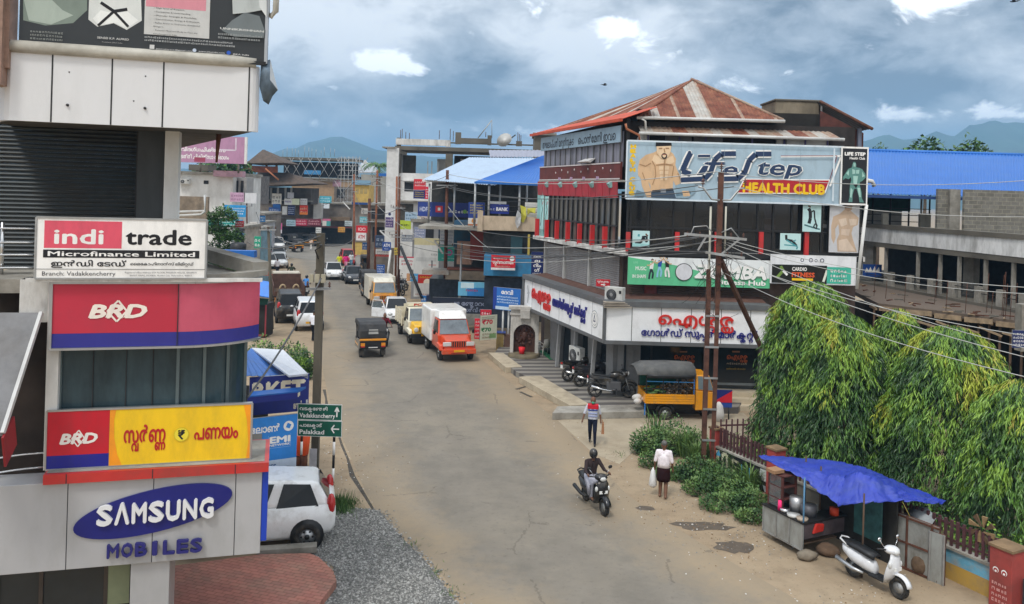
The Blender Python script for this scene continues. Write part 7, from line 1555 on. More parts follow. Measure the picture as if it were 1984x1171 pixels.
def car(label,loc,hd,hexc,L=3.7,W=1.6,H=1.5,kind='hatch',group=None,scale=1,plate=PLW,door=False,name='car'):
    r=thing(name,label,'car',loc,hd,group,scale);pm=paint(hexc);h,w=L/2,W/2;zb=H*.6
    b=MB()
    if kind == 'sedan':st=[(-h,w*.8,.4,zb - .06,.02),(-h + .12,w*.95,.3,zb,.03),(-h + .8,w,.22,zb + .02,.03),(0,w,.2,zb,.03),(h - 1.1,w,.22,zb - .02,.04),(h - .35,w*.94,.25,zb - .16,.05),(h,w*.76,.32,zb - .34,.03)]
    else:st=[(-h,w*.86,.42,zb - .02,.02),(-h + .1,w*.97,.32,zb + .04,.02),(-h + .7,w,.22,zb + .04,.02),(0,w,.2,zb,.02),(h - .95,w,.22,zb - .03,.04),(h - .3,w*.93,.25,zb - .15,.06),(h,w*.74,.32,zb - .36,.03)]
    body_loft(b,st,pm);b.build('body',r)
    if kind == 'sedan':xb0,xb1,xt0,xt1=-h + .55,h - 1.0,-h + 1.15,h - 1.75
    elif kind == 'van':xb0,xb1,xt0,xt1=-h + .06,h - .75,-h + .2,h - 1.3
    else:xb0,xb1,xt0,xt1=-h + .08,h - .85,-h + .38,h - 1.5
    wb,wt,z0,z1=w*.94,w*.76,zb - .02,H
    bt=[V((xb0,-wb,z0)),V((xb1,-wb,z0)),V((xb1,wb,z0)),V((xb0,wb,z0))];tp_=[V((xt0,-wt,z1)),V((xt1,-wt,z1)),V((xt1,wt,z1)),V((xt0,wt,z1))]
    if kind == 'hatch':tp_[0].z -= .1;tp_[3].z -= .1
    b=MB();b.hexa(bt + tp_,pm);b.build('cabin',r,bevel=.13 if kind == 'hatch' else .08,seg=5)
    b=MB();quad_in(b,[bt[1],bt[2],tp_[2],tp_[1]],VGL,.1,.012);b.build('windscreen',r)
    b=MB();quad_in(b,[bt[3],bt[0],tp_[0],tp_[3]],VGL,.16,.012);b.build('rear_window',r)
    for s,(A,B_,C_,D_) in ((-1,(bt[0],bt[1],tp_[1],tp_[0])),(1,(bt[2],bt[3],tp_[3],tp_[2]))):
        for f0,f1 in ((.06,.47),(.51,.92)):
            b=MB();quad_in(b,[A.lerp(B_,f0),A.lerp(B_,f1),D_.lerp(C_,f1),D_.lerp(C_,f0)],VGL,.15,.012);b.build('window',r)
        b=MB();b.ell((xb1 - .25,s*(w + .1),zb + .06),(.06,.1,.07),BLK if hexc < '4' else pm,8,5);b.build('mirror',r)
    for s in (-1,1):
        b=MB();b.ell((h - .14,s*w*.62,zb - .26),(.2,.17,.1),LAMP,10,6);b.build('headlight',r)
        b=MB();b.ell((-h + .1,s*w*.82,zb + .02),(.1,.12,.24 if kind != 'sedan' else .1),TAIL,10,6);b.build('tail_light',r)
        for x in (-h + .6,h - .68):
            b=MB();b.cyl((x,s*(w - .1),.31),(x,s*(w + .006),.31),.36,BLK,20);b.build('wheel_arch',r);wheel(r,x,s*(w - .055),.29,.18)
    b=MB();b.box(h - .05,h + .0,-w*.5,w*.5,.42,.55,BLK);b.box(h - .06,h + .012,-w*.6,w*.6,.24,.34,BLK);b.build('grille',r,bevel=.01)
    for x,s in ((h + .014,1),(-h - .012,-1)):b=MB();b.box(min(x,x + .012*s),max(x,x + .012*s),-.24,.24,.5 if s < 0 else .36,.61 if s < 0 else .46,plate);b.build('number_plate',r)
    if door:
        b=MB();a=R_(60);p=V((.75,-w,0));d=V((-math.cos(a),-math.sin(a),0));b.hexa([p + UP*.3,p + d*.95 + UP*.3,p + d*.95 + V((.05,0,.3)),p + V((.05,0,.3)),p + UP*zb,p + d*.95 + UP*zb,p + d*.95 + V((.05,0,zb)),p + V((.05,0,zb))],pm);o=b.build('door',r,bevel=.02)
        b=MB();b.beam(p + UP*zb,p + d*.2 + UP*(H - .1),.05,.05,pm);b.beam(p + d*.2 + UP*(H - .1),p + d*.85 + UP*(H - .1),.05,.05,pm);b.beam(p + d*.95 + UP*zb,p + d*.85 + UP*(H - .1),.05,.05,pm);b.sheet([p + d*.1 + UP*zb,p + d*.92 + UP*zb,p + d*.84 + UP*(H - .12),p + d*.24 + UP*(H - .12)],mat('clear_glass',(.25,.3,.32),.08,alpha=.5));b.build('window',o)
    return r
def auto_rickshaw(label,loc,hd,group=None,scale=1):
    r=thing('auto_rickshaw',label,'auto rickshaw',loc,hd,group,scale);K=mat('hood_black',(.028,.028,.03),.65,var=.25,scale=4,dirt=.3,dirtc=(.1,.09,.08));Y_=paint('e8971a');w=.65
    b=MB();b.hexa([(-1.3,-w,.45),(.55,-w,.3),(.55,w,.3),(-1.3,w,.45),(-1.33,-w,.95),(.55,-w,.8),(.55,w,.8),(-1.33,w,.95)],BLKP);b.box(-1.345,-1.28,-w,w,.86,.97,Y_);b.hexa([(.55,-w*.85,.3),(1.25,-.18,.32),(1.25,.18,.32),(.55,w*.85,.3),(.6,-w*.85,1.05),(1.15,-.3,1.0),(1.15,.3,1.0),(.6,w*.85,1.05)],BLKP);b.box(-.7,.5,-w - .004,w + .004,.5,.62,Y_);b.build('body',r,bevel=.03)
    b=MB();pr=[(-1.34,.97),(-1.36,1.35),(-1.22,1.66),(-.9,1.74),(0,1.74),(.6,1.7),(.78,1.5),(.74,1.44),(-.5,1.5),(-.62,.97)]
    b.prism([(x,-w,z) for x,z in pr],(0,2*w,0),K);b.build('hood',r,bevel=.05)
    b=MB();b.sheet([(-1.372,-.24,1.2),(-1.372,.24,1.2),(-1.345,.22,1.43),(-1.345,-.22,1.43)][::-1],mat('hood_window',(.35,.35,.33),.3));b.build('rear_window',r)
    b=MB();b.box(-.5,.55,-w + .08,w - .08,.6,.78,mat('seat_brown',(.1,.06,.04),.7));b.box(-.62,-.5,-w + .08,w - .08,.6,1.3,mat('seat_brown',(.1,.06,.04)));b.build('seat',r)
    b=MB()
    for s in (-1,1):b.beam((.6,s*w*.85,1.0),(.72,s*w*.9,1.5),.04,.04,BLK);b.beam((-.05,s*w,.8),(-.05,s*w,1.6),.035,.035,BLK)
    b.build('frame',r);b=MB();b.sheet([(.64,-w*.8,1.05),(.64,w*.8,1.05),(.74,w*.82,1.48),(.74,-w*.82,1.48)],VGL);b.build('windscreen',r)
    for y in (-.5,.5):
        b=MB();b.box(-1.36,-1.33,y - .1,y + .1,.62,.76,AMB);b.box(-1.36,-1.33,y - .1,y + .1,.56,.62,TAIL);b.build('tail_light',r);wheel(r,-.85,y*1.05,.23,.14,BLK)
        b=MB();b.box(-1.12,-.6,y*1.05 - .12,y*1.05 + .12,.4,.47,BLK);b.box(-1.26,-1.24,y*1.05 - .1,y*1.05 + .1,.15,.42,RUB);b.build('mudguard',r)
    wheel(r,1.05,0,.22,.11,BLK);b=MB();b.ell((1.27,0,.85),(.07,.11,.11),LAMP,10,6);b.build('headlight',r)
    b=MB();b.box(-1.372,-1.355,-.26,.26,.5,.6,K_);b.box(-1.374,-1.373,-.22,.22,.53,.57,PLW);b.build('number_plate',r);return r
def truck(label,loc,hd,cab,hood,box,kind,group=None,scale=1,txt=None):
    """bonneted pickup: kind 'panel' closed white box, 'stake' open railed bed, 'mini' snub van body."""
    r=thing('pickup_truck' if kind == 'stake' else 'delivery_van',label,'truck' if kind == 'stake' else 'van',loc,hd,group,scale);w=.82;cm,hm,bm=paint(cab),paint(hood),paint(box)
    nose=2.1 if kind != 'mini' else 1.35;x0c,x1c=-.05,1.15;L0=-2.25
    b=MB();b.box(L0,nose - .1,-w*.55,w*.55,.42,.6,BLK);b.box(L0 + .1,L0 + .16,-w,w,.4,.5,BLK);b.build('chassis',r)
    b=MB();b.hexa([(x0c,-w,.5),(x1c + .1,-w,.5),(x1c + .1,w,.5),(x0c,w,.5),(x0c,-w,1.2),(x1c + .1,-w,1.15),(x1c + .1,w,1.15),(x0c,w,1.2)],cm)
    A=[V((x0c,-w*.97,1.2)),V((x1c + .05,-w*.97,1.14)),V((x1c + .05,w*.97,1.14)),V((x0c,w*.97,1.2))];T_=[V((x0c,-w*.86,1.84)),V((x1c - .32,-w*.86,1.82)),V((x1c - .32,w*.86,1.82)),V((x0c,w*.86,1.84))]
    b.hexa(A + T_,cm);b.build('cab',r,bevel=.035)
    b=MB();quad_in(b,[A[1],A[2],T_[2],T_[1]],mat('screen_glass',(.14,.17,.19),.08,var=.3,spec=.7),.08,.03);b.build('windscreen',r)
    for s,q in ((-1,[A[0],A[1],T_[1],T_[0]]),(1,[A[2],A[3],T_[3],T_[2]])):
        b=MB();quad_in(b,q,VGL,.16,.012);b.build('window',r);b=MB();b.ell((x1c - .05,s*(w + .14),1.28),(.04,.07,.12),BLK,8,5);b.build('mirror',r)
        b=MB();b.box(.2,1.0,s*(w + .002) - .004,s*(w + .002) + .004,.55,.56,SEAM);b.box(.18,.19,s*(w + .002) - .004,s*(w + .002) + .004,.55,1.15,SEAM);b.build('door_seam',r)
    b=MB();hz0=.55 if kind != 'mini' else .6
    b.hexa([(x1c,-w*.9,hz0),(nose,-w*.86,hz0),(nose,w*.86,hz0),(x1c,w*.9,hz0),(x1c,-w*.82,1.16),(nose - .06,-w*.7,1.02),(nose - .06,w*.7,1.02),(x1c,w*.82,1.16)],hm);b.build('bonnet',r,bevel=.05)
    if kind != 'mini':
        for s in (-1,1):b=MB();b.hexa([(x1c + .1,s*w - .12,.62),(nose - .02,s*w*.95 - .14,.55),(nose - .02,s*w*.95 + .06,.55),(x1c + .1,s*w + .06,.62),(x1c + .2,s*w - .12,.86),(nose - .1,s*w*.95 - .14,.82),(nose - .1,s*w*.95 + .06,.82),(x1c + .2,s*w + .06,.86)],cm);b.build('wing',r,bevel=.05)
    b=MB();b.box(nose - .02,nose + .012,-.38,.38,.72,.98,BLK if kind != 'stake' else hm)
    for k in range(7):y=-.33 + .11*k;b.box(nose + .002,nose + .03,y - .02,y + .02,.73,.97,hm if kind != 'stake' else BLK)
    b.build('grille',r)
    for s in (-1,1):
        b=MB()
        if kind == 'stake':b.tube([(nose - .05,s*.52,.82),(nose + .05,s*.52,.82)],.12,LAMP,12)
        else:b.box(nose - .05,nose + .03,s*.56 - .2,s*.56 + .2,.76,.95,LAMP)
        b.build('headlight',r,bevel=.02)
        for x in (-1.45,1.45 if kind != 'mini' else 1.0):wheel(r,x,s*(w - .08),.33,.2,WHT if kind == 'panel' else STEEL)
    b=MB();b.box(nose - .05,nose + .14,-w,w,.4,.62,hm if kind == 'panel' else BLK);b.box(nose + .10,nose + .142,-.4,.4,.42,.48,BLK);b.build('bumper',r,bevel=.03)
    b=MB();b.box(nose + .144,nose + .155,-.26,.26,.5,.6,PLY);b.build('number_plate',r)
    if kind == 'stake':
        b=MB()
        for s in (-1,1):
            for k in range(4):b.box(L0,-.12,s*(w + .08) - .02,s*(w + .08) + .02,.78 + .2*k,.93 + .2*k,bm)
            for x in (L0 + .05,-1.6,-.9,-.2):b.box(x,x + .06,s*(w + .08) - .035,s*(w + .08) + .035,.7,1.55,bm)
        b.box(L0,-.1,-w - .06,w + .06,.7,.78,WOOD);b.box(L0,L0 + .05,-w,w,.78,1.5,bm);b.build('cargo_bed',r)
        b=MB();b.box(-.16,-.1,-w,w,.8,1.95,bm);b.box(-.12,.35,-w*.86,w*.86,1.86,2.02,bm);b.build('headboard',r)
        s_=Board(r.matrix_world @ V((0,0,0)),(0,1,0),1,1);s_=Board((.352,-w*.7,1.87),(0,1,0),w*1.4,.14,.01);s_.b=MB();s_.text('PCM',.22,.1,.8,ink('b8281e'),.6,bold=.05);s_.b.build('lettering',r)
    elif kind == 'panel':
        b=MB();b.box(L0,x0c - .03,-w - .1,w + .1,.62,2.2,bm);b.build('cargo_box',r,bevel=.09,seg=3)
        b=MB();b.hexa([(x0c - .03,-w*.9,1.84),(x1c - .25,-w*.84,1.85),(x1c - .25,w*.84,1.85),(x0c - .03,w*.9,1.84),(x0c - .03,-w*.85,2.2),(.45,-w*.72,2.2),(.45,w*.72,2.2),(x0c - .03,w*.85,2.2)],bm);b.build('roof_fairing',r,bevel=.05)
    else:
        b=MB();b.box(L0,x0c + .02,-w - .12,w + .12,.6,2.15,bm);b.build('cargo_box',r,bevel=.02)
        b=MB();b.hexa([(x0c,-w*.9,1.84),(x1c - .3,-w*.84,1.83),(x1c - .3,w*.84,1.83),(x0c,w*.9,1.84),(x0c,-w*.9,2.15),(.55,-w*.8,2.12),(.55,w*.8,2.12),(x0c,w*.9,2.15)],bm);b.build('roof_fairing',r,bevel=.03)
    return r
def ringwheel(root,x,r,m=RUB,rim=BLK):
    b=MB();b.tube([(x + r*.82*math.cos(t),0,r + r*.82*math.sin(t)) for t in [2*math.pi*k/18 for k in range(19)]],r*.19,m,6,False);o=b.build('wheel',root)
    b=MB();b.tube([(x,-.04,r),(x,.04,r)],r*.24,rim,10)
    for k in range(5):a=1.257*k;b.beam((x,0,r),(x + r*.68*math.cos(a),0,r + r*.68*math.sin(a)),.03,.03,rim,up=(0,1,0))
    b.build('rim',o);return o
def motorcycle(label,loc,hd,tank='141416',group=None,scale=1,lean=0,simple=False):
    r=thing('motorcycle',label,'motorcycle',loc,hd,group,scale);r.rotation_euler=(lean,0,hd);pm=paint(tank)
    ringwheel(r,-.64,.29);ringwheel(r,.64,.29)
    b=MB();b.ell((.18,0,.82),(.31,.17,.16),pm,12,8);b.build('tank',r);b=MB()
    for s in (-1,1):b.hexa([(-.5,s*.1,.5),(-.1,s*.15,.42),(-.1,s*.11,.42),(-.5,s*.06,.5),(-.55,s*.12,.72),(-.05,s*.16,.72),(-.05,s*.1,.72),(-.55,s*.07,.72)],pm);b.hexa([(.2,s*.12,.5),(.48,s*.15,.55),(.48,s*.1,.55),(.2,s*.08,.5),(.15,s*.15,.78),(.5,s*.17,.88),(.5,s*.1,.88),(.15,s*.1,.78)],pm)
    b.build('side_fairing',r,bevel=.02)
    b=MB();b.hexa([(-.72,-.09,.8),(-.05,-.12,.74),(-.05,.12,.74),(-.72,.09,.8),(-.78,-.08,.88),(-.05,-.1,.82),(-.05,.1,.82),(-.78,.08,.88)],BLK);b.build('seat',r,bevel=.03)
    b=MB();b.hexa([(-.85,-.07,.72),(-.2,-.11,.55),(-.2,.11,.55),(-.85,.07,.72),(-.9,-.06,.84),(-.2,-.1,.76),(-.2,.1,.76),(-.9,.06,.84)],pm);b.build('tail_fairing',r,bevel=.03)
    b=MB();b.box(-.22,.32,-.15,.15,.26,.6,mat('engine',(.12,.12,.125),.4,.6));b.beam((.3,0,.75),(-.05,0,.3),.06,.06,BLK);b.beam((-.64,0,.29),(-.05,0,.42),.2,.05,BLK);b.build('engine',r,bevel=.03)
    b=MB();b.tube([(.15,-.16,.33),(-.1,-.17,.26),(-.35,-.17,.3),(-.8,-.17,.42)],[.025,.03,.045,.05],CHR,8);b.build('exhaust',r)
    b=MB()
    for s in (-1,1):b.tube([(.64,s*.08,.29),(.42,s*.08,.95)],.025,STEEL,6)
    b.tube([(.3,-.36,1.0),(.42,-.15,1.03),(.42,.15,1.03),(.3,.36,1.0)],.018,BLK,6);b.build('fork',r)
    b=MB();b.ell((.53,0,.9),(.1,.11,.12),pm,10,6);b.ell((.6,0,.9),(.05,.085,.09),LAMP,10,6);b.build('headlight',r)
    b=MB();b.tube([(.64 + .33*math.cos(t),0,.29 + .33*math.sin(t)) for t in [.5 + 1.9*k/8 for k in range(9)]],.055,pm,6);b.build('mudguard',r)
    b=MB();b.box(-.93,-.9,-.06,.06,.72,.8,TAIL);b.box(-.93,-.91,-.09,.09,.55,.68,PLW);b.build('tail_light',r)
    for s in (-1,1):b=MB();b.tube([(.36,s*.26,1.02),(.32,s*.34,1.2)],.01,BLK,4);b.ell((.31,s*.36,1.23),(.02,.06,.04),BLK,8,5);b.build('mirror',r)
    return r
def scooter(label,loc,hd,hexc,seatc=BLK,scale=1,group=None,lean=0,steer=0):
    r=thing('scooter',label,'scooter',loc,hd,group,scale);r.rotation_euler=(lean,0,hd);pm=paint(hexc)
    for x in (-.6,.62):wheel(r,x,.001,.24,.11,STEEL)
    b=MB();b.loft([[(x,hw*math.cos(t),zc + hh*math.sin(t)) for t in [2*math.pi*k/12 for k in range(12)]] for x,hw,zc,hh in ((-.95,.05,.66,.05),(-.85,.16,.62,.12),(-.6,.215,.55,.19),(-.3,.2,.5,.19),(-.05,.13,.44,.16),(.02,.08,.4,.1))],pm);b.build('rear_body',r)
    b=MB();b.box(-.1,.3,-.17,.17,.25,.31,BLK);b.beam((-.6,0,.3),(.2,0,.28),.2,.08,BLK);b.build('footboard',r,bevel=.02)
    b=MB();b.loft([[(x + (1 - (y/.24) ** 2)*bul,y,z) for y in (-.24*f,-.15*f,0,.15*f,.24*f)] for x,z,f,bul in ((.3,.28,.7,.05),(.38,.45,1,.12),(.42,.65,1,.14),(.4,.85,.75,.12),(.36,.97,.5,.08))],pm,closed=False);b.build('front_apron',r,solid=.04)
    b=MB();b.loft([[(.62 + q*math.cos(t),y,.26 + q*math.sin(t)) for (q,y) in ((.27,-.09),(.3,0),(.27,.09))] for t in [.25 + 1.9*k/8 for k in range(9)]],pm,closed=False);b.build('mudguard',r,solid=.02)
    b=MB();b.ell((.36,0,1.02),(.17,.2,.1),pm,12,8);b.build('handlebar_cowl',r)
    b=MB();b.ell((.5,0,1.0),(.05,.1,.065),LAMP,10,6);b.build('headlight',r)
    b=MB();b.tube([(.22,-.36,1.03),(.33,-.18,1.03),(.33,.18,1.03),(.22,.36,1.03)],.02,BLK,6);b.tube([(.36,0,.95),(.55,0,.4),(.62,0,.24)],.035,BLK,6);b.build('handlebar',r)
    b=MB();b.loft([[(x,hw*q,z + dz) for q,dz in ((-1,0),(-.9,.07),(0,.09),(.9,.07),(1,0))] for x,hw,z in ((-.85,.13,.74),(-.5,.17,.72),(-.2,.16,.68),(0,.12,.64))],seatc,closed=False);b.build('seat',r,solid=.05)
    b=MB();b.tube([(-.7,-.15,.72),(-.95,-.14,.82),(-1.02,0,.84),(-.95,.14,.82),(-.7,.15,.72)],.022,pm if hexc > '5' else BLK,6);b.build('grab_rail',r)
    b=MB();b.tube([(-.2,-.2,.28),(-.5,-.22,.28),(-.95,-.24,.38)],[.03,.05,.06],ALU if hexc > '5' else BLK,8);b.build('exhaust',r)
    for s in (-1,1):
        b=MB();b.tube([(.3,s*.2,1.06),(.27,s*.32,1.22)],.01,CHR,4);b.ell((.26,s*.34,1.26),(.025,.07,.05),CHR if hexc > '5' else BLK,8,5);b.build('mirror',r)
        b=MB();b.ell((.47,s*.19,.72),(.05,.05,.08),LAMP,8,5);b.build('indicator',r)
    b=MB();b.box(.545,.56,-.13,.13,.6,.68,PLW);b.build('number_plate',r);return r
G=gnd
white_hatch=car('white hatchback parked nose to the blue end panel of the phone shop',V((-6.1,20.3,0)),R_(194),'e9eaea',3.5,1.55,1.5,scale=1.1)
truck('orange fronted van with white cargo box parked at the road edge',G(885,700) + V((-.6,1.9,0)),BACK,'d8481c','d8481c','eceae6','panel',scale=1.08)
truck('cream pickup with yellow bonnet and stake sides behind the orange van',G(822,668) + V((-.6,2.0,0)),BACK,'ece6cf','efb912','e6dcc0','stake',scale=1.04)
car('white hatchback with its driver door wide open',G(772,628) + V((-.4,1.6,0)),BACK - .1,'eeeeee',3.6,1.6,1.5,door=True)
truck('tall cream box van with orange bonnet parked behind the open door car',G(747,601) + V((-.5,1.3,0)),BACK,'e8a02a','e8921e','e4dfcf','mini',scale=1.05)
auto_rickshaw('black and yellow auto rickshaw driving away in mid road',G(720,694) + V((-.35,1.2,0)),ALONG,scale=1.05)
auto_rickshaw('auto rickshaw parked facing us right behind the cream box van',G(728,580) + V((-.6,1,0)),BACK);auto_rickshaw('auto rickshaw tucked in behind another at the cream box van',G(720,566) + V((-.5,1,0)),BACK)
auto_rickshaw('auto rickshaw with yellow front standing beside the dark sedan',G(700,528) + V((.5,1,0)),BACK)
car('dark grey sedan coming towards us at the road edge',G(688,551) + V((-.5,1.6,0)),BACK,'2c3038',4.0,1.7,1.5,'sedan');car('white small car driving towards us beside the dark sedan',G(646,543) + V((-.4,1.6,0)),BACK,'eceded',3.7,1.65,1.55)
car('red minivan with rounded nose behind the white oncoming car',G(674,516) + V((-.4,1.6,0)),BACK,'c8202a',3.5,1.5,1.75,'van')
car('white people carrier with dark rear window parked beside the grey pole',G(590,643) + V((-.3,1.9,0)),ALONG,'e8e9ea',4.0,1.65,1.8,'van',plate=PLY);car('black off roader with roof rack parked next to the white people carrier',G(562,628) + V((-.6,1.9,0)),ALONG,'17181b',4.0,1.75,1.9,'van')
lorry=thing('lorry','brown and orange lorry seen from behind with coiled rope at its tailgate','lorry',G(553,602) + V((-.6,2.6,0)),ALONG)
b=MB();b.box(-2.6,2.0,-1.05,1.05,.85,1.05,WOOD);BRN=mat('lorry_brown',(.1,.05,.035),.75,var=.3)
for s in (-1,1):b.box(-2.6,2.0,s*1.05 - .03,s*1.05 + .03,1.05,1.75,BRN)
b.box(1.95,2.0,-1.05,1.05,1.05,2.1,BRN);b.build('cargo_bed',lorry)
b=MB();b.box(-2.68,-2.61,-1.05,1.05,1.0,1.35,BRN);b.box(-2.70,-2.62,-1.0,1.0,.6,.92,mat('lorry_orange',(.45,.18,.04),.7,dirt=.4));b.box(-2.72,-2.60,-1.1,1.1,.94,1.02,BLK);b.build('tailgate',lorry)
b=MB();b.box(2.1,3.3,-1.0,1.0,.7,2.2,mat('lorry_cream',(.5,.46,.38),.6));b.build('cab',lorry,bevel=.08)
for s in (-1,1):
    for x in (-1.6,2.6):wheel(lorry,x,s*.9,.42,.3,BLK)
    b=MB();b.tube([(-2.75,s*.45 + .2*math.cos(t),1.5 + .32*math.sin(t)) for t in [2*math.pi*k/12 for k in range(13)]],.07,mat('rope_tan',(.4,.3,.18),.9),6);b.build('rope_coil',lorry)
b=MB();b.box(-2.72,-2.71,-.35,.35,.66,.8,PLY);b.build('number_plate',lorry)
for px,py,c,kd,L_,H_,lab in ((538,520,'c9ccce','sedan',4.0,1.5,'silver sedan parked in the left row nearest the road'),(519,522,'e4e4e2','hatch',3.5,1.5,'white hatchback parked in the left row with bonnet to us'),(512,510,'a01c2a','hatch',3.5,1.55,'dark red hatchback parked beside the white one in the left row'),(500,500,'b8222e','van',3.6,1.6,'bright red small car deep in the left row'),(537,503,'d8d9d8','hatch',3.6,1.5,'pale silver hatchback behind the silver sedan'),(536,487,'e2e2e0','van',4.2,1.8,'white people carrier parked by the far left shops'),(516,478,'e6e6e4','van',4.6,2.0,'tall white van at the head of the left row')):
    car(lab,G(px,py) + V((-.4,1.4,0)),BACK + .15,c,L_,1.6,H_,kd)
for i,(px,py,h_) in enumerate(((572,488,2.2),(598,477,2.6),(617,473,.3),(640,470,2.9),(585,474,.8),(560,476,2.4))):
    auto_rickshaw(('auto rickshaw turning at the junction nearest to us','auto rickshaw waiting in the middle of the junction rank','auto rickshaw at the junction standing side on','last auto rickshaw of the junction rank towards the scaffolding','auto rickshaw half hidden behind the turning one','auto rickshaw at the left end of the junction rank')[i],G(px,py),h_)
motorcycle('black motorcycle with chrome exhaust parked side on before the cargo three wheeler',G(1186,772,FZ) + V((0,.1,FZ*0)),R_(2),scale=1.12,lean=-.14)
motorcycle('dark motorcycle parked just behind the front black one',G(1150,752,FZ) + V((.1,.3,0)),R_(14),'26262c',lean=-.14,scale=1.1);motorcycle('older black motorcycle with chrome mudguard at the end of the forecourt row',G(1128,738,FZ),R_(22),'101012',lean=-.14,scale=1.1);motorcycle('black motorcycle squeezed between the front one and the shop pier',G(1172,748,FZ) + V((.15,.3,0)),R_(9),'141418',lean=-.14,scale=1.08)
for i,(px,py,c) in enumerate(((770,572,'1c1c22'),(777,562,'22242c'),(766,556,'2a1a1c'))):motorcycle(('parked motorcycle with bright headlight under the sky blue sign','parked dark motorcycle second in the shop side row','parked maroon tinted motorcycle last in the shop side row')[i],G(px,py),BACK + .5,c,lean=-.1)
for i,(px,py,c) in enumerate(((502,520,'1a1a1e'),(497,530,'22222a'),(507,490,'301a1c'),(724,498,'8fa6b8'),(716,492,'2a5aa0'))):motorcycle(('dark motorcycle parked under the orange umbrella','black motorcycle parked by the blue sheet awning','brownish motorcycle in front of the far left cars','pale blue motorcycle parked below the cash machine sign','deep blue motorcycle parked below the cash machine sign')[i],G(px,py),BACK + .4,c,lean=-.1)
scooter('silver white scooter parked in front of the grey metal panels',G(1697,1140) + V((.0,.05,0)),math.atan2(-.87,.5),'d9dadc',scale=.95,lean=-.08)
tw=thing('cargo_three_wheeler','yellow cargo three wheeler with dark canvas hood carrying vegetables','three wheeler',G(1292,806) + V((-.25,0,0)),R_(3));YP_=paint('e89a18');w=.7
b=MB();b.box(-.75,1.15,-w,w,.62,.68,BLK)
for k in range(4):b.box(-.78,1.15,-w - .03,-w,.66 + .095*k,.745 + .095*k,YP_);b.box(-.78,1.15,w,w + .03,.66 + .095*k,.745 + .095*k,YP_)
b.box(-.8,-.77,-w,w,.66,1.04,YP_);b.build('cargo_bed',tw)
b=MB();b.hexa([(1.2,-w,.4),(1.95,-w*.8,.42),(1.95,w*.8,.42),(1.2,w,.4),(1.2,-w,1.2),(2.0,-w*.78,1.1),(2.0,w*.78,1.1),(1.2,w,1.2)],YP_);A=[V((1.2,-w,1.2)),V((1.98,-w*.8,1.12)),V((1.98,w*.8,1.12)),V((1.2,w,1.2))];T_=[V((1.2,-w*.92,1.78)),V((1.75,-w*.84,1.76)),V((1.75,w*.84,1.76)),V((1.2,w*.92,1.78))];b.hexa(A + T_,YP_);b.build('cab',tw,bevel=.04)
for f0,f1 in ((.1,.5),(.54,.98)):
    b=MB();quad_in(b,[A[0].lerp(A[1],f0),A[0].lerp(A[1],f1),T_[0].lerp(T_[1],f1),T_[0].lerp(T_[1],f0)],mat('cab_glass',(.16,.2,.22),.15),.14,.012);b.build('window',tw)
b=MB();quad_in(b,[A[1],A[2],T_[2],T_[1]],VGL,.1,.02);b.build('windscreen',tw)
b=MB();hd_=mat('hood_grey',(.10,.10,.098),.85,var=.25,dirt=.4,dirtc=(.2,.19,.17));b.loft([[(x,-w - .08,1.78),(x,-w*.8,2.06 + dz),(x,0,2.14 + dz),(x,w*.8,2.06 + dz),(x,w + .08,1.78)] for x,dz in ((-1.15,-.16),(-.75,0),(.2,.03),(1.18,0))],hd_,closed=False);b.build('canvas_hood',tw,solid=.04)
b=MB();b.loft([[(x,-w - .06,z) for z in (1.80,1.66)] for x in (-.75,-.3,.15,.6,1.1)],BLK,closed=False);b.build('hood_roll',tw,solid=.1)
b=MB()
for x in (-.76,-.1,.5,1.12):
    for s in (-1,1):b.beam((x,s*w,1.04),(x,s*w,1.8),.035,.035,ink('2a6fb8') if x in (1.12,) else BLK)
for s in (-1,1):b.beam((-.76,s*w,1.52),(1.12,s*w,1.5),.03,.03,ink('3a8ac8'));b.beam((-.76,s*w,1.24),(1.12,s*w,1.24),.04,.04,BLK)
b.build('cage_frame',tw);b=MB();b.box(-.74,1.1,.62,.66,1.05,1.76,mat('green_sheet',(.01,.07,.045),.8,var=.3));b.build('side_curtain',tw)
for s in (-1,1):wheel(tw,.02,s*.6,.26,.16,STEEL)
b=MB()
for s in (-1,1):b.tube([(.02 + .34*math.cos(t),s*.62,.28 + .34*math.sin(t)) for t in [.15 + 2.8*k/8 for k in range(9)]],.05,BLK,6)
b.build('mudguard',tw);wheel(tw,1.75,0,.25,.13,STEEL);b=MB();b.box(-.7,1.3,-.3,.3,.34,.6,BLK);b.beam((-.8,-w,.2),(-.8,-w,.66),.04,.04,ink('2a6fb8'));b.build('chassis',tw)
rnd=random.Random(8)
vg=[('vegetable_heap',mat('gourd_green',(.10,.2,.06),.6,var=.4,scale=12),(-.6,.0),'heap of pale green gourds at the open rear of the cargo three wheeler'),('vegetable_heap',mat('potato_tan',(.26,.19,.13),.85,var=.4,scale=14),(.05,1.05),'heap of brown tubers behind the cab of the cargo three wheeler')]
for nm,m,(x0,x1),lab in vg:
    b=MB();big='gourd' in m.name
    for k in range(30 if big else 150):x=rnd.uniform(x0,x1);b.ell((x,rnd.uniform(-.62,.55),.74 + rnd.uniform(0,.42) + (0 if big else .25*(x - x0))),(.14,.06,.055) if big else (.055,.05,.045),m,6,4)
    o=b.build(nm,label=lab,cat='vegetables',kind='stuff');o.location=tw.location;o.rotation_euler=tw.rotation_euler
b=MB();c=tw.location + V((-.98,-.35,.75))
for k in range(5):b.ell(c + V((rnd.uniform(-.15,.15),rnd.uniform(-.1,.1),rnd.uniform(-.15,.15))),(.16,.13,.12),mat('white_sack',(.55,.53,.5),.8,var=.2),8,6)
b.build('sack',label='white plastic sacks tied at the tail of the cargo three wheeler',cat='sack')
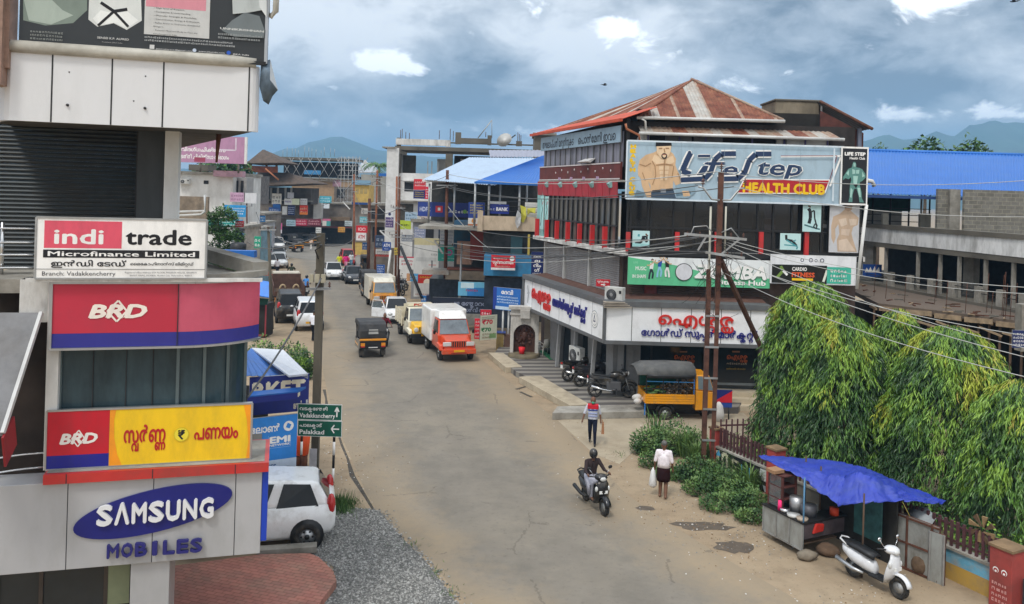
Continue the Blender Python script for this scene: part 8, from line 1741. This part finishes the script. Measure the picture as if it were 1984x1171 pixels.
s=pxboard(1381,755,1418,789,32.6,32.6,.04);s.base(ink('1f2a6e'),STEEL);s.poly([(0,.28),(1,.95),(1,.28)],ink('c8202e')).rect(0,0,1,.24,ink('2a4a9a'))
for u in (.15,.85):s.b.cyl(s.p(u,0,-.03),V((s.p(u,0).x,s.p(u,0).y,0)),.03,BLK,6)
s.b.build('signboard',label='red and navy diagonal sign panel standing beside the lattice pole',cat='sign')
b=MB();c=G(1392,816);b.tube([c,c + UP*.25,c + UP*.6,c + UP*.75],[.2,.22,.16,.05],mat('white_sack',(.55,.53,.5)),10);b.build('sack',label='standing white sack behind the foot of the lattice pole',cat='sack')
car('pale car roof just entering the frame corner below the gate pillar',V((9.5,13.95,0)),R_(-62),'cfd6d2',3.7,1.6,1.5,scale=.95)
# ================================================================== people: one voxel-fused body each, clothes by nearest limb
SKN=mat('skin_brown',(.16,.075,.042),.55,var=.08);HAIR=mat('hair_black',(.01,.009,.009),.6,var=.2);GREYH=mat('hair_grey',(.12,.115,.11),.7,var=.3)
def person(label,loc,hd,top,bottom,J,scale=1.0,vox=.014,hair=HAIR,helmet=None,sleeve=True,shorts=False,shoe=BLK,parent_rot=None):
    P={k:V(p) for k,p in J.items()};caps=[]
    def c(a,b_,r0,r1,m):caps.append((P[a] if isinstance(a,str) else V(a),P[b_] if isinstance(b_,str) else V(b_),r0,r1,m))
    fw=(P['head'] - P['neck']).cross(V((0,1,0)));
    T_=cloth(top);B_=cloth(bottom) if isinstance(bottom,str) else bottom
    pel,che,nec,hea=P['pelvis'],P['chest'],P['neck'],P['head']
    for dy in (-.06,.06):o=V((0,dy,0));caps.append((pel + o + UP*.02,pel.lerp(che,.5) + o,.115,.108,T_));caps.append((pel.lerp(che,.5) + o,che + o*1.4,.108,.112,T_));caps.append((pel + o - UP*.02,pel + o - UP*.06,.115,.112,B_))
    caps.append((che + V((0,-.13,.07)),che + V((0,.13,.07)),.068,.068,T_));c('neck','head',.052,.05,SKN)
    f=P.get('face',V((1,0,0))).normalized()
    caps.append((hea + UP*.03,hea + UP*.13,.082,.09,SKN));caps.append((hea + f*.03 + UP*.02,hea + f*.035 + UP*.1,.066,.07,SKN));caps.append((hea + f*.092 + UP*.06,hea + f*.108 + UP*.045,.012,.016,SKN))
    for s in ('l','r'):
        y=1 if s == 'l' else -1
        caps.append((hea + V((0,0,.075)) + f.cross(UP)*.088*y,hea + V((0,0,.045)) + f.cross(UP)*.086*y,.016,.012,SKN))
        c('sh' + s,'el' + s,.066,.052,T_ if sleeve else SKN);c('el' + s,'wr' + s,.043,.03,T_ if sleeve == 'long' else SKN)
        w_,e=P['wr' + s],P['el' + s];d=(w_ - e).normalized();gd=P.get('grip',d*.6 - UP*.4 + V((.3,0,0))).normalized()
        sd_=d.cross(V((0,1,0)));sd_=sd_.normalized() if sd_.length > .1 else V((1,0,0))
        pm=w_ + d*.07;caps.append((w_,pm,.028,.034,SKN))
        for k,ln in ((-1.5,.062),(-.5,.078),(.5,.074),(1.5,.056)):b0=pm + sd_*k*.018;m0=b0 + d*ln*.6;caps.append((b0,m0,.010,.009,SKN));caps.append((m0,m0 + (d*.5 + gd).normalized()*ln*.5,.009,.008,SKN))
        t0=w_ + d*.03 + sd_*-.03;caps.append((t0,t0 + (d - sd_*.6).normalized()*.06,.012,.009,SKN))
        c('hip' + s,'kn' + s,.096,.072,B_);c('kn' + s,'an' + s,.068,.048,SKN if shorts else B_);a=P['an' + s];tf=P.get('toe',V((1,0,0)))
        caps.append((a - UP*.03 - tf*.04,a - UP*.045 + tf*.15,.042,.034,shoe))
    b=MB()
    for p,q,r0,r1,m in caps:
        b.ell(p,r0,SKN,10,7);b.ell(q,r1,SKN,10,7)
        if (q - p).length > 1e-4:b.tube([p,q],[r0,r1],SKN,10)
    o=b.build('body');md=o.modifiers.new('r','REMESH');md.mode='VOXEL';md.voxel_size=vox
    me=bpy.data.meshes.new_from_object(o.evaluated_get(bpy.context.evaluated_depsgraph_get()));bpy.data.objects.remove(o)
    me.materials.clear();ms=[]
    for x in caps:
        if x[4] not in ms:ms.append(x[4]);me.materials.append(x[4])
    for pl in me.polygons:
        x=pl.center;best=9
        for p,q,r0,r1,m in caps:
            v=q - p;t=max(0,min(1,(x - p).dot(v)/max(v.length_squared,1e-9)));dd=(x - p - v*t).length - (r0 + (r1 - r0)*t)
            if dd < best:best,bm=dd,m
        pl.material_index=ms.index(bm);pl.use_smooth=True
    o=bpy.data.objects.new('person',me);col.objects.link(o);o.location=loc;o.rotation_euler=parent_rot or (0,0,hd);o.scale=(scale,)*3;tag(o,label,'person')
    hc=hea + UP*.1
    b=MB()
    if helmet:b.ell(hc + UP*.0 - f*.005,(.135,.125,.15),paint(helmet),14,10);b.build('helmet',o);b=MB();b.ell(hc + f*.045 - UP*.01,(.095,.1,.055),VGL,12,8);b.build('visor',o)
    else:
        rot=None;b.ell(hc - f*.022 + UP*.035,(.092,.088,.082),hair,12,8);b.build('hair',o)
        b=MB()
        for y in (-1,1):b.ell(hea + f*.096 + UP*.085 + f.cross(UP)*.033*y,(.008,.013,.008),BLK,6,4)
        b.build('eyes',o)
    return o
def pose(hip=.90,**k):
    J=dict(pelvis=(0,0,hip + .03),chest=(.01,0,hip + .42),neck=(.015,0,hip + .54),head=(.03,0,hip + .62),shl=(0,.185,hip + .49),shr=(0,-.185,hip + .49),ell=(-.03,.25,hip + .22),elr=(-.03,-.25,hip + .22),wrl=(.06,.27,hip - .02),wrr=(.06,-.27,hip - .02),hipl=(0,.085,hip),hipr=(0,-.085,hip),knl=(.03,.09,hip*.53),knr=(.03,-.09,hip*.53),anl=(-.02,.095,.08),anr=(-.02,-.095,.08));J.update(k);return J
WALK=pose(knl=(.2,.09,.5),anl=(.2,.1,.09),knr=(-.02,-.09,.47),anr=(-.26,-.09,.12),elr=(.0,-.3,1.12),wrr=(.1,-.36,.9),ell=(-.06,.26,1.12),wrl=(.0,.29,.88))
STEP_=pose(knl=(.08,.08,.48),anl=(.03,.09,.08),knr=(.03,-.08,.48),anr=(-.14,-.09,.1))
RIDE=dict(pelvis=(-.32,0,.84),chest=(-.24,0,1.24),neck=(-.2,0,1.36),head=(-.17,0,1.44),shl=(-.22,.19,1.31),shr=(-.22,-.19,1.31),ell=(-.05,.3,1.08),elr=(-.05,-.3,1.08),wrl=(.16,.33,1.06),wrr=(.16,-.33,1.06),hipl=(-.3,.09,.8),hipr=(-.3,-.09,.8),knl=(.1,.17,.74),knr=(.1,-.17,.74),anl=(.06,.15,.37),anr=(.06,-.15,.37))
MOTO=dict(pelvis=(-.32,0,.95),chest=(-.2,0,1.34),neck=(-.15,0,1.46),head=(-.12,0,1.53),shl=(-.18,.19,1.41),shr=(-.18,-.19,1.41),ell=(-.0,.3,1.18),elr=(0,-.3,1.18),wrl=(.22,.34,1.05),wrr=(.22,-.34,1.05),hipl=(-.3,.1,.9),hipr=(-.3,-.1,.9),knl=(.1,.2,.68),knr=(.1,-.2,.68),anl=(-.08,.2,.32),anr=(-.08,-.2,.32))
h_=math.atan2(-.98,-.12);q=gnd(1147,861)
m1=person('man walking towards us in a striped shirt and green face mask',q,h_,'c9ccd8','1b2030',WALK,.96)
b=MB();b.box(-.10,.125,-.2,.2,1.30,1.46,cloth('c42a38'));
for z,hx in ((1.24,'2a3f86'),(1.12,'8f97b8'),(1.02,'8f97b8')):b.box(-.131,.135,-.17,.17,z,z + .045,cloth(hx))
o=b.build('shirt_stripes',m1,bevel=.04,seg=3);b=MB();b.ell((.115,0,1.545),(.03,.058,.045),ink('3fae8a'),10,6);b.build('face_mask',m1)
b=MB();c=V((.0,.36,.42));b.hexa([c + V(p) for p in ((-.1,-.05,0),(.16,-.05,0),(.16,.05,0),(-.1,.05,0),(-.08,-.03,.36),(.14,-.03,.36),(.14,.03,.36),(-.08,.03,.36))],mat('jute_bag',(.33,.15,.07),.85,var=.2));b.tube([c + V((-.03,0,.36)),c + V((.02,-.03,.46)),c + V((.08,0,.36))],.012,mat('jute_bag',(.33,.15,.07)),5);o=b.build('carry_bag',label='tan brown carry bag in the hand of the walking masked man',cat='bag');o.location=q;o.rotation_euler=(0,0,h_)
h_=math.atan2(.95,.25);q=gnd(1284,964)
m2=person('grey haired man from behind in white shirt and folded dark lungi',q,h_,'e6dde0','2a1416',STEP_,.95,hair=GREYH,shorts=True,shoe=SKN)
b=MB();LUN=cloth('2a1416');b.loft([[(cx_ + rx*math.cos(t),ry*math.sin(t),z) for t in [2*math.pi*k/16 for k in range(16)]] for cx_,rx,ry,z in ((0,.135,.185,.98),(.01,.155,.2,.8),(.03,.165,.205,.62),(.03,.15,.19,.5))],LUN,caps=False);b.build('lungi',m2,solid=.012)
b=MB();b.loft([[(cx_ + rx*math.cos(t),ry*math.sin(t),z) for t in [2*math.pi*k/16 for k in range(16)]] for cx_,rx,ry,z in ((.01,.10,.15,1.36),(0,.128,.178,1.22),(0,.135,.185,1.05),(0,.142,.19,.93))],cloth('e6dde0'),caps=False);b.build('shirt_tail',m2,solid=.012)
b=MB();c=V((.06,.30,.62));b.tube([c + UP*.2,c + UP*.08,c - UP*.12,c - UP*.3,c - UP*.38],[.015,.07,.1,.12,.06],mat('white_carrier',(.7,.69,.68),.5,var=.15),10);o=b.build('carrier_bag',label='white plastic carrier bag held by the grey haired man',cat='bag');o.location=q;o.rotation_euler=(0,0,h_)
a_,c_=gnd(1172,1001),gnd(1133,968);h_=HAC(a_ - c_) ;q=(a_ + c_)/2
scooter('black scooter ridden towards us along the right of the road',q,h_,'121217',scale=.95)
rd=person('scooter rider in black helmet, dark checked shirt and pale dhoti',q,h_,'3a3030','a9a9b4',RIDE,.95,helmet='101013',sleeve='long',shoe=SKN)
b=MB();DH=cloth('a9a9b4');b.loft([[(x + .0,y_*w_,z) for y_,z in ((-1,z0),(-1.05,z1),(0,z1 + .05),(1.05,z1),(1,z0))] for x,w_,z0,z1 in ((-.35,.19,.72,.9),(-.1,.24,.62,.86),(.08,.27,.45,.84),(.17,.25,.42,.74))],DH,closed=False);b.build('dhoti',rd,solid=.012)
for px,py,hd,tp,bt,hm,mc,lab,lab2 in ((745,668,BACK,'6a1f2c','2a2430',None,'18181c','bareheaded motorcyclist in red check shirt coming round the auto rickshaw','black motorcycle coming round the auto rickshaw'),(593,576,ALONG,'4f8fd8','1c1e28','20242c','20242c','motorcyclist in bright blue shirt riding away','motorcycle ridden away by the bright blue shirt'),(564,548,ALONG,'3f4438','22242a','16161a','1a1c22','motorcyclist in olive shirt riding away up the road','motorcycle under the olive shirted rider'),(617,552,BACK,'2a2c32','1c1c22','e6e6e6','18181c','motorcyclist with white helmet half hidden by the concrete pole','motorcycle half hidden by the concrete pole')):
    q=gnd(px,py);motorcycle(lab2,q,hd,mc);person(lab,q,hd,tp,bt,MOTO,1,.025,helmet=hm)
for px,py,hd,tp,bt,sh_,lab in ((607,661,1.2,'e4e4ea','16181e',0,'man in white shirt and black trousers standing behind the concrete pole'),(657,524,-1.5,'d8d83a','e0dcb0',0,'woman in yellow dress walking by the red minivan'),(670,524,-1.6,'e0308a','d890a8',0,'woman in bright pink walking next to the yellow dress'),(680,520,-1.4,'d8dce0','5a86a0',0,'person in white and teal beside the red minivan'),(602,485,1.4,'e8c8b0','e6e2dc',0,'person in pale clothes crossing at the junction'),(537,535,1.8,'e2e0e4','3a3a44',0,'man in white shirt stooping among the left parked cars'),(513,548,1.0,'b8342a','2a2a30',0,'person in red under the orange umbrella'),(764,500,-2,'5fb0c0','3a3038',0,'woman in aqua standing at the right shop entrance'),(772,505,-2.2,'7a2a30','2a2228',0,'woman in dark red at the right shop entrance'),(650,470,-1,'2a2c36','1c1c20',0,'dark dressed man beside the junction rank'),(632,468,.5,'d8d8dc','2a2a34',0,'man in pale shirt at the junction rank'),(785,505,2,'8a5a3a','3a2a2a',0,'person in brown by the white and red sign')):
    person(lab,gnd(px,py),hd,tp,bt,STEP_ if hd > 0 else WALK,1,.035)
# ================================================================== poles, lamps, cables, small things
POLEC=mat('pole_concrete',(.115,.1,.075),.95,var=.2,scale=3,bump=.3,dirt=.6,dirtc=(.07,.065,.05),stretch=(1,1,.3));RST2=mat('pole_orange_rust',(.26,.095,.045),.85,var=.35,scale=3)
def upole(label,pxt,pyt,pxb,pyb,r,m,arms=(),lamp=None,square=False,sign_=None):
    g0=gnd(pxb,pyb);t_=at(pxt,pyt,g0.y);o=thing('utility_pole',label,'pole',g0);d=t_ - g0
    b=MB();(b.beam((0,0,0),d,r*2,r*1.6,m,up=(0,1,0)) if square else b.cyl((0,0,0),d,r*1.15,m,8,r*.85));b.build('shaft',o)
    for py,wd in arms:
        z=at(pxt,py,g0.y).z;c=d*(z/d.z);b=MB();b.beam(c + V((-wd,-r - .04,0)),c + V((wd,-r - .04,.03)),.07,.07,STEEL);b.build('cross_arm',o)
        for s in (-.9,.0,.9):q=insul(c + V((wd*s,-r - .04,.02)),.7);q.build('insulator',o)
    if lamp:
        a,e=at(lamp[0],lamp[1],g0.y) - g0,at(lamp[2],lamp[3],g0.y) - g0;b=MB();b.tube([d*(a.z/d.z),a],.03,STEEL,5);b.build('lamp_arm',o);b=MB();b.beam(a,e,.16,.1,mat('lamp_white',(.68,.68,.66),.4));b.build('lamp_head',o)
    return o
mp0=upole('thick grey concrete pole with ceramic fuse boxes between the car and the road',622,452,609,948,.105,POLEC,((560,.35),),square=True)
b=MB();g0=mp0.location;c=at(619,538,g0.y) - g0
for k in (-1,0,1):b.box(c.x + k*.17 - .06,c.x + k*.17 + .06,c.y - .3,c.y - .2,c.z - .12,c.z + .12,mat('fuse_ceramic',(.42,.38,.28),.5))
b.build('fuse_box',mp0);b=MB();b.tube([c + V((.0,-.2,.55)),c + V((-.1,-.2,.8)),c + V((.05,-.2,.9))],.02,BLK,5);c=at(608,890,g0.y) - g0;b.box(c.x - .09,c.x + .12,c.y - .16,c.y - .145,c.z - .35,c.z + .35,mat('paper_pale',(.55,.54,.58),.8,var=.2));b.build('paper_notice',mp0)
upole('slim pale concrete pole rising by the blue sheet awning',520,440,527,638,.1,POLEC,((446,.5),))
upole('dark street pole before the teal sign',478,385,480,560,.07,RUST,((400,.5),));upole('dark street pole beside the long red sign',496,395,498,520,.07,RUST,((410,.5),))
upole('orange rusty pole with tube lamps up the street',686,338,686,500,.12,RST2,((352,.4),(372,.4)),(664,391,678,406));upole('brown rusty pole between the orange and the twin poles',716,385,713,545,.16,RUST,((410,.6),(430,.5)))
upole('pale rusty pole with many arms before the white tower',731,330,726,535,.1,RST2,((346,.5),(360,.5),(395,.5)));upole('first of two tall red rusty poles at the white unfinished building',769,342,766,560,.1,RST2,((402,.5),(455,.6)));upole('second of two tall red rusty poles, carrying a leaning tube lamp',774,342,772,575,.1,RUST,((404,.5),(460,.6)),(736,447,757,467))
upole('tall dark rusty pole with V shaped arm before the bank sign',867,330,861,622,.12,RUST,((360,.7),(478,.5)),(842,466,858,492));upole('grey steel lamp post before the salmon wall',895,470,888,634,.07,STEEL)
upole('leaning white post carrying the blue cash machine sign',757,485,748,560,.1,WHT);upole('thin dark post with red lamp by the navy counter',837,505,836,600,.05,BLK)
b=MB();b.cyl(at(776,478,60),at(818,578,57),.12,BLK,6);b.build('pole_brace',label='dark slanting brace crossing the white and red sign',cat='brace')
CAB=mat('cable_grey',(.10,.10,.10),.7,var=.2);CABL=mat('cable_pale',(.42,.42,.40),.6)
def wire(p,q,sag,m=CAB,r=.012,lab='thin overhead cable strung across the street between poles and the corner buildings'):
    p,q=V(p),V(q);n=14;b=MB();b.tube([p.lerp(q,k/n) - UP*sag*4*(k/n)*(1 - k/n) for k in range(n + 1)],r,m,4);return b.build('overhead_cable',label=lab,cat='cable',group='overhead cables over the street')
YP=LPX.y;pl=lambda px,py:at(px,py,YP)
for x0,y0,Y0,x1,y1,Y1,sg in ((1389,333,YP,868,338,53,.5),(1352,360,YP,860,362,53,.6),(1422,362,YP,872,362,53,.6),(1345,455,YP,868,470,53,.4),(1350,462,YP,862,478,53,.6),(1408,462,YP,895,500,50,.5),(1370,490,YP,880,480,53,.3),(1365,488,YP,1045,446,46,.3),(1370,470,YP,1045,462,46,.4),(1370,455,YP,960,500,49,.3),(1372,470,YP,770,470,62,.8),(1372,460,YP,770,402,62,.9),(868,340,53,772,348,62,.4),(868,362,53,731,350,74,.5),(868,480,53,731,398,74,.5),(868,400,53,945,480,50,.2),(868,402,53,1000,520,49,.3)):wire(at(x0,y0,Y0),at(x1,y1,Y1),sg,CABL if int(x0 + x1 + y1) % 2 else CAB,.016)
for x0,y0,x1,y1,Y1,sg in ((1422,362,2050,420,20,.3),(1389,333,2050,345,22,.3),(1408,464,2050,560,21,.3),(1408,470,2050,572,21,.35),(1400,492,2050,708,17,.25),(1400,497,2050,660,17.5,.3),(1405,530,2050,745,15,.3),(1400,470,2050,690,19,.3)):wire(pl(x0,y0),at(x1,y1,Y1),sg,CABL,.010,'pale overhead cable running from the lattice pole out over the mast trees')
for x0,y0,Y0,x1,y1,Y1,sg in ((620,470,23,520,446,44,.3),(620,475,23,690,455,90,.4),(620,458,23,480,470,60,.4),(622,540,23,480,770,15,.15),(731,350,74,686,352,88,.3),(686,352,88,620,400,115,.5),(772,404,62,716,412,74,.3),(716,430,74,686,372,88,.3),(520,446,44,496,410,80,.3),(496,410,80,640,420,115,.6)):wire(at(x0,y0,Y0),at(x1,y1,Y1),sg,CAB,.024)
b=MB();p=at(1395,510,YP);rnd=random.Random(6)
for k in range(7):q=p + V((rnd.uniform(-.6,2),rnd.uniform(3,8),rnd.uniform(-1,.3)));b.tube([p,p.lerp(q,.5) - UP*.6,q],.01,BLK,4)
b.build('cable_bundle',label='tangle of black service cables running from the lattice pole to the banners',cat='cable')
for px0,py0,px1,py1,Y,hx,lab in ((700,404,712,414,104,'c8c4bc','small off white board above the aqua sign'),(718,440,730,452,88,'b84a3a','small brick red board behind the pale rusty pole'),(752,446,764,456,78,'d8d8da','small plain white board under the violet sign'),(778,455,800,468,70,'8a8f96','grey board under the lime green sign'),(702,470,716,484,96,'3a6aa8','medium blue board below the white cash machine sign'),(764,480,774,494,68,'e0c04a','little yellow board beside the twin rusty poles'),(815,419,832,432,66,'c9b8b0','pale pinkish board below the long bank signboard'),(836,420,850,440,62,'6a7a9a','dusty blue board left of the white printed panel'),(612,441,622,452,120,'e0e0dc','tiny white board under the wine coloured sign'),(655,440,668,450,120,'d89a3a','tiny orange board at the right junction awning'),(668,428,682,438,120,'b8c4c8','pale grey board by the scaffolding foot'),(500,441,516,452,104,'3a5a9a','blue board above the pale silver hatchback'),(482,404,495,420,104,'c8b8c8','pale lilac board behind the dark street pole')):
    sign(px0,py0,px1,py1,Y,hx,[SC1('5a5a60' if hx > '9' else 'e0e0e4',2)],lab)
for x0,x1,yt,Y,hx,lab in ((486,500,446,70,(.2,.34,.42),'small teal painted shop front by the dark street poles'),(455,474,442,62,(.45,.4,.34),'cream shop front under the street tree edge'),(474,488,452,76,(.4,.16,.12),'brick red shop front between the dark street poles'),(496,514,432,96,(.36,.36,.38),'pale grey shop front behind the left parked cars')):
    h9=house('shop_house',lab,x0,x1,yt,Y,4,mat('shop_paint_' + str(x0),hx,.8,dirt=.5),.2);on(h9,x0 + 2,yt + 14,x1 - 2,yt + 60,OPEN,'open_front');on(h9,x0 - 1,yt + 9,x1 + 1,yt + 13,BR if x0 % 3 else ZINC,'awning',.9,.9)
for x0,y0,x1,y1,Y,hx,lab in ((484,430,498,440,68,'e4e2dc','white board over the teal painted shop front'),(500,418,514,430,94,'2a7ab8','blue board over the pale grey shop front'),(456,428,472,440,61,'c8343a','red board over the cream shop front'),(474,441,487,450,75,'e8c83a','yellow board over the brick red shop front'),(493,458,505,481,58,'1f9a7a','green upright sign with white print beside the pale concrete pole'),(515,442,528,452,110,'e6e6e8','white board at the near corner of the junction'),(530,456,544,466,116,'4a8ac0','sky blue board at the near corner of the junction')):
    sign(x0,y0,x1,y1,Y,hx,[SC1('5a5a60' if hx > 'c9' else 'eef0f0',2)],lab)
bs_=thing('roadside_stall','roadside stall with blue sheet awning, green net and red framed glass','stall',gnd(505,655));O=bs_.location;Y=O.y
def bp_(b,n):q=b.build(n);q.parent=bs_;q.matrix_parent_inverse=Matrix.Translation(-O)
b=MB();b.prism([at(485,540,Y),at(521,546,Y),at(521,576,Y - .6),at(485,570,Y - .6)],(0,0,-.05),BR);bp_(b,'awning');b=MB();b.prism([at(485,576,Y),at(520,580,Y),at(516,594,Y),at(485,588,Y)],(0,.1,0),mat('green_net',(.015,.06,.045)));bp_(b,'net')
b=MB();p,q=at(480,590,Y),at(514,650,Y);b.box(p.x,q.x,Y,Y + 1.5,0,p.z,DARKIN)
for x in (p.x + .6,q.x):b.box(x - .04,x + .04,Y - .05,Y - .01,.1,p.z,mat('stall_red',(.25,.03,.04),.6))
b.box(p.x,q.x,Y - .05,Y - .01,.1,.2,mat('stall_red',(.25,.03,.04)));bp_(b,'case')
b=MB();c=at(499,528,55);b.tube([c + UP*.35,c + UP*.2,c - UP*.15],[.02,.5,1.0],ink('e8552a'),10);b.cyl(c - UP*2.3,c,.03,STEEL,5);b.build('umbrella',label='orange market umbrella behind the blue sheet awning',cat='umbrella')
front(400,484,492,500,34,BR,'blue_ridge_sheet','long blue roof sheet slanting behind the curved terrace',.4,'sheet')
tr=thing('street_tree','ragged green street tree in front of the teal and blue signs','tree',(at(425,470,60).x,60,0));b=MB();b.tube([(0,0,0),(.1,0,3),(-.1,0,6)],[.16,.12,.05],BARK,6);b.build('trunk',tr);b=MB();rnd=random.Random(12)
for dx,z,r in ((.2,6.6,1.2),(-.5,5.6,1.1),(.7,5.2,1.2),(.1,4.2,1.4),(.9,3.8,1.0),(-.6,3.4,1.2),(.4,2.8,1.3)):bush(b,(dx,0,z - r*.5),(r*.9,r*.9,r),900,LG[:2] + WG[:2],.3,.15,rnd)
b.build('crown',tr)
for px,py,Y,r,lab in ((425,322,110,3.2,'round green tree behind the mauve hoarding'),(455,322,112,2.4,'smaller dark green tree behind the mauve hoarding edge'),(1705,300,75,1.2,'small tree top showing over the blue roof next to the club'),(1795,296,75,2.2,'wide tree top showing over the middle of the blue roof'),(1880,298,75,2.0,'bushy tree top over the right part of the blue roof')):
    c=at(px,py,Y);t=thing('background_tree',lab,'tree',(c.x,Y,0));b=MB();b.tube([(0,0,0),(0,0,c.z)],[.25,.1],BARK,6);b.build('trunk',t);b=MB();bush(b,(0,0,c.z - r),(r,r,r*1.9),1500,LG[:2] + WG[:2],r*.26,r*.13,rnd);b.build('crown',t)
c=at(735,318,112);pt_=thing('palm_tree','coconut palm standing between the shed and the white tower','tree',(c.x,112,0));b=MB();b.tube([(.6,0,0),(.2,0,c.z*.5),(0,0,c.z)],[.25,.2,.15],BARK,7);b.build('trunk',pt_);b=MB()
for k in range(16):
    a=k*.42;u=V((math.cos(a),math.sin(a),0));up_=rnd.uniform(-.2,1.0)
    for j in range(10):
        s0=j/10;p=V((0,0,c.z)) + u*2.3*s0 + UP*(up_*1.6*s0 - 2.0*s0*s0)
        for y in (-1,1):leaf(b,p,u*.5 + u.cross(UP)*y*.7 - UP*.5,.8,.13,LG[0 if k % 2 else 1],rnd,.4)
b.build('crown',pt_)
b=MB();p=gnd(583,905);b.tube([p + UP*.4,p + UP*1.0],[.22,.27],ink('e8541a'),8);b.cyl(p,p + UP*.4,.2,RUST,6);b.build('orange_crate',label='bright orange tub on a stand behind the direction sign',cat='tub')
b=MB();p=at(462,470,58);b.tube([p - UP*.9,p - UP*.1,p],[.55,.55,.3],BLK,14);b.cyl((p.x,p.y,0),p - UP*.9,.1,RUST,5);b.build('water_tank',label='black plastic water tank near the street tree',cat='tank')
for x,y,Y,sc_,rz,lab in ((1171,165,60,1.0,.3,'small dark bird gliding over the club roof'),(1965,3,45,.9,2.2,'dark bird at the upper frame corner')):
    c=at(x,y,Y);b=MB(Matrix.Translation(c) @ Matrix.Rotation(rz,4,'Z'));b.ell((0,0,0),(.17,.05,.05),BLK,8,6);b.ell((.17,0,.02),(.05,.035,.035),BLK,8,5);b.prism([(-.15,-.03,0),(-.15,.03,0),(-.3,.07,0),(-.3,-.07,0)],(0,0,.01),BLK)
    for s in (-1,1):b.prism([(.08,s*.03,.02),(-.08,s*.03,.02),(-.12,s*.25,.09),(-.02,s*.42,.05),(.06,s*.22,.1)],(0,0,.012),BLK)
    b.build('bird',label=lab,cat='bird')
def split_islands(names):
    for o in [q for q in list(col.objects) if q.type == 'MESH' and q.name.split('.')[0] in names]:
        me=o.data;n=len(me.vertices);par=list(range(n))
        def find(i):
            while par[i] != i:par[i]=par[par[i]];i=par[i]
            return i
        for p in me.polygons:
            v=p.vertices
            for k in v[1:]:par[find(k)]=find(v[0])
        groups={}
        for p in me.polygons:groups.setdefault(find(p.vertices[0]),[]).append(p)
        if len(groups) < 2:continue
        for gi,ps in enumerate(groups.values()):
            idx=sorted({k for p in ps for k in p.vertices});mp={k:i for i,k in enumerate(idx)}
            m2=bpy.data.meshes.new(o.name.split('.')[0]);m2.from_pydata([me.vertices[k].co[:] for k in idx],[],[[mp[k] for k in p.vertices] for p in ps])
            for m in me.materials:m2.materials.append(m)
            m2.polygons.foreach_set('material_index',[p.material_index for p in ps]);m2.polygons.foreach_set('use_smooth',[p.use_smooth for p in ps])
            c=o.copy() if gi else o
            c.data=m2
            if gi:col.objects.link(c)
split_islands({'pier','railing_post','column','stub_post','mullion','batten','pole','post','netting','back_wall','gym_machine','curtain','gutter','paper_notice','mudguard','side_fairing','scaffold_brace','wall','upper_wall'})
if HAZE_ON:make_haze()
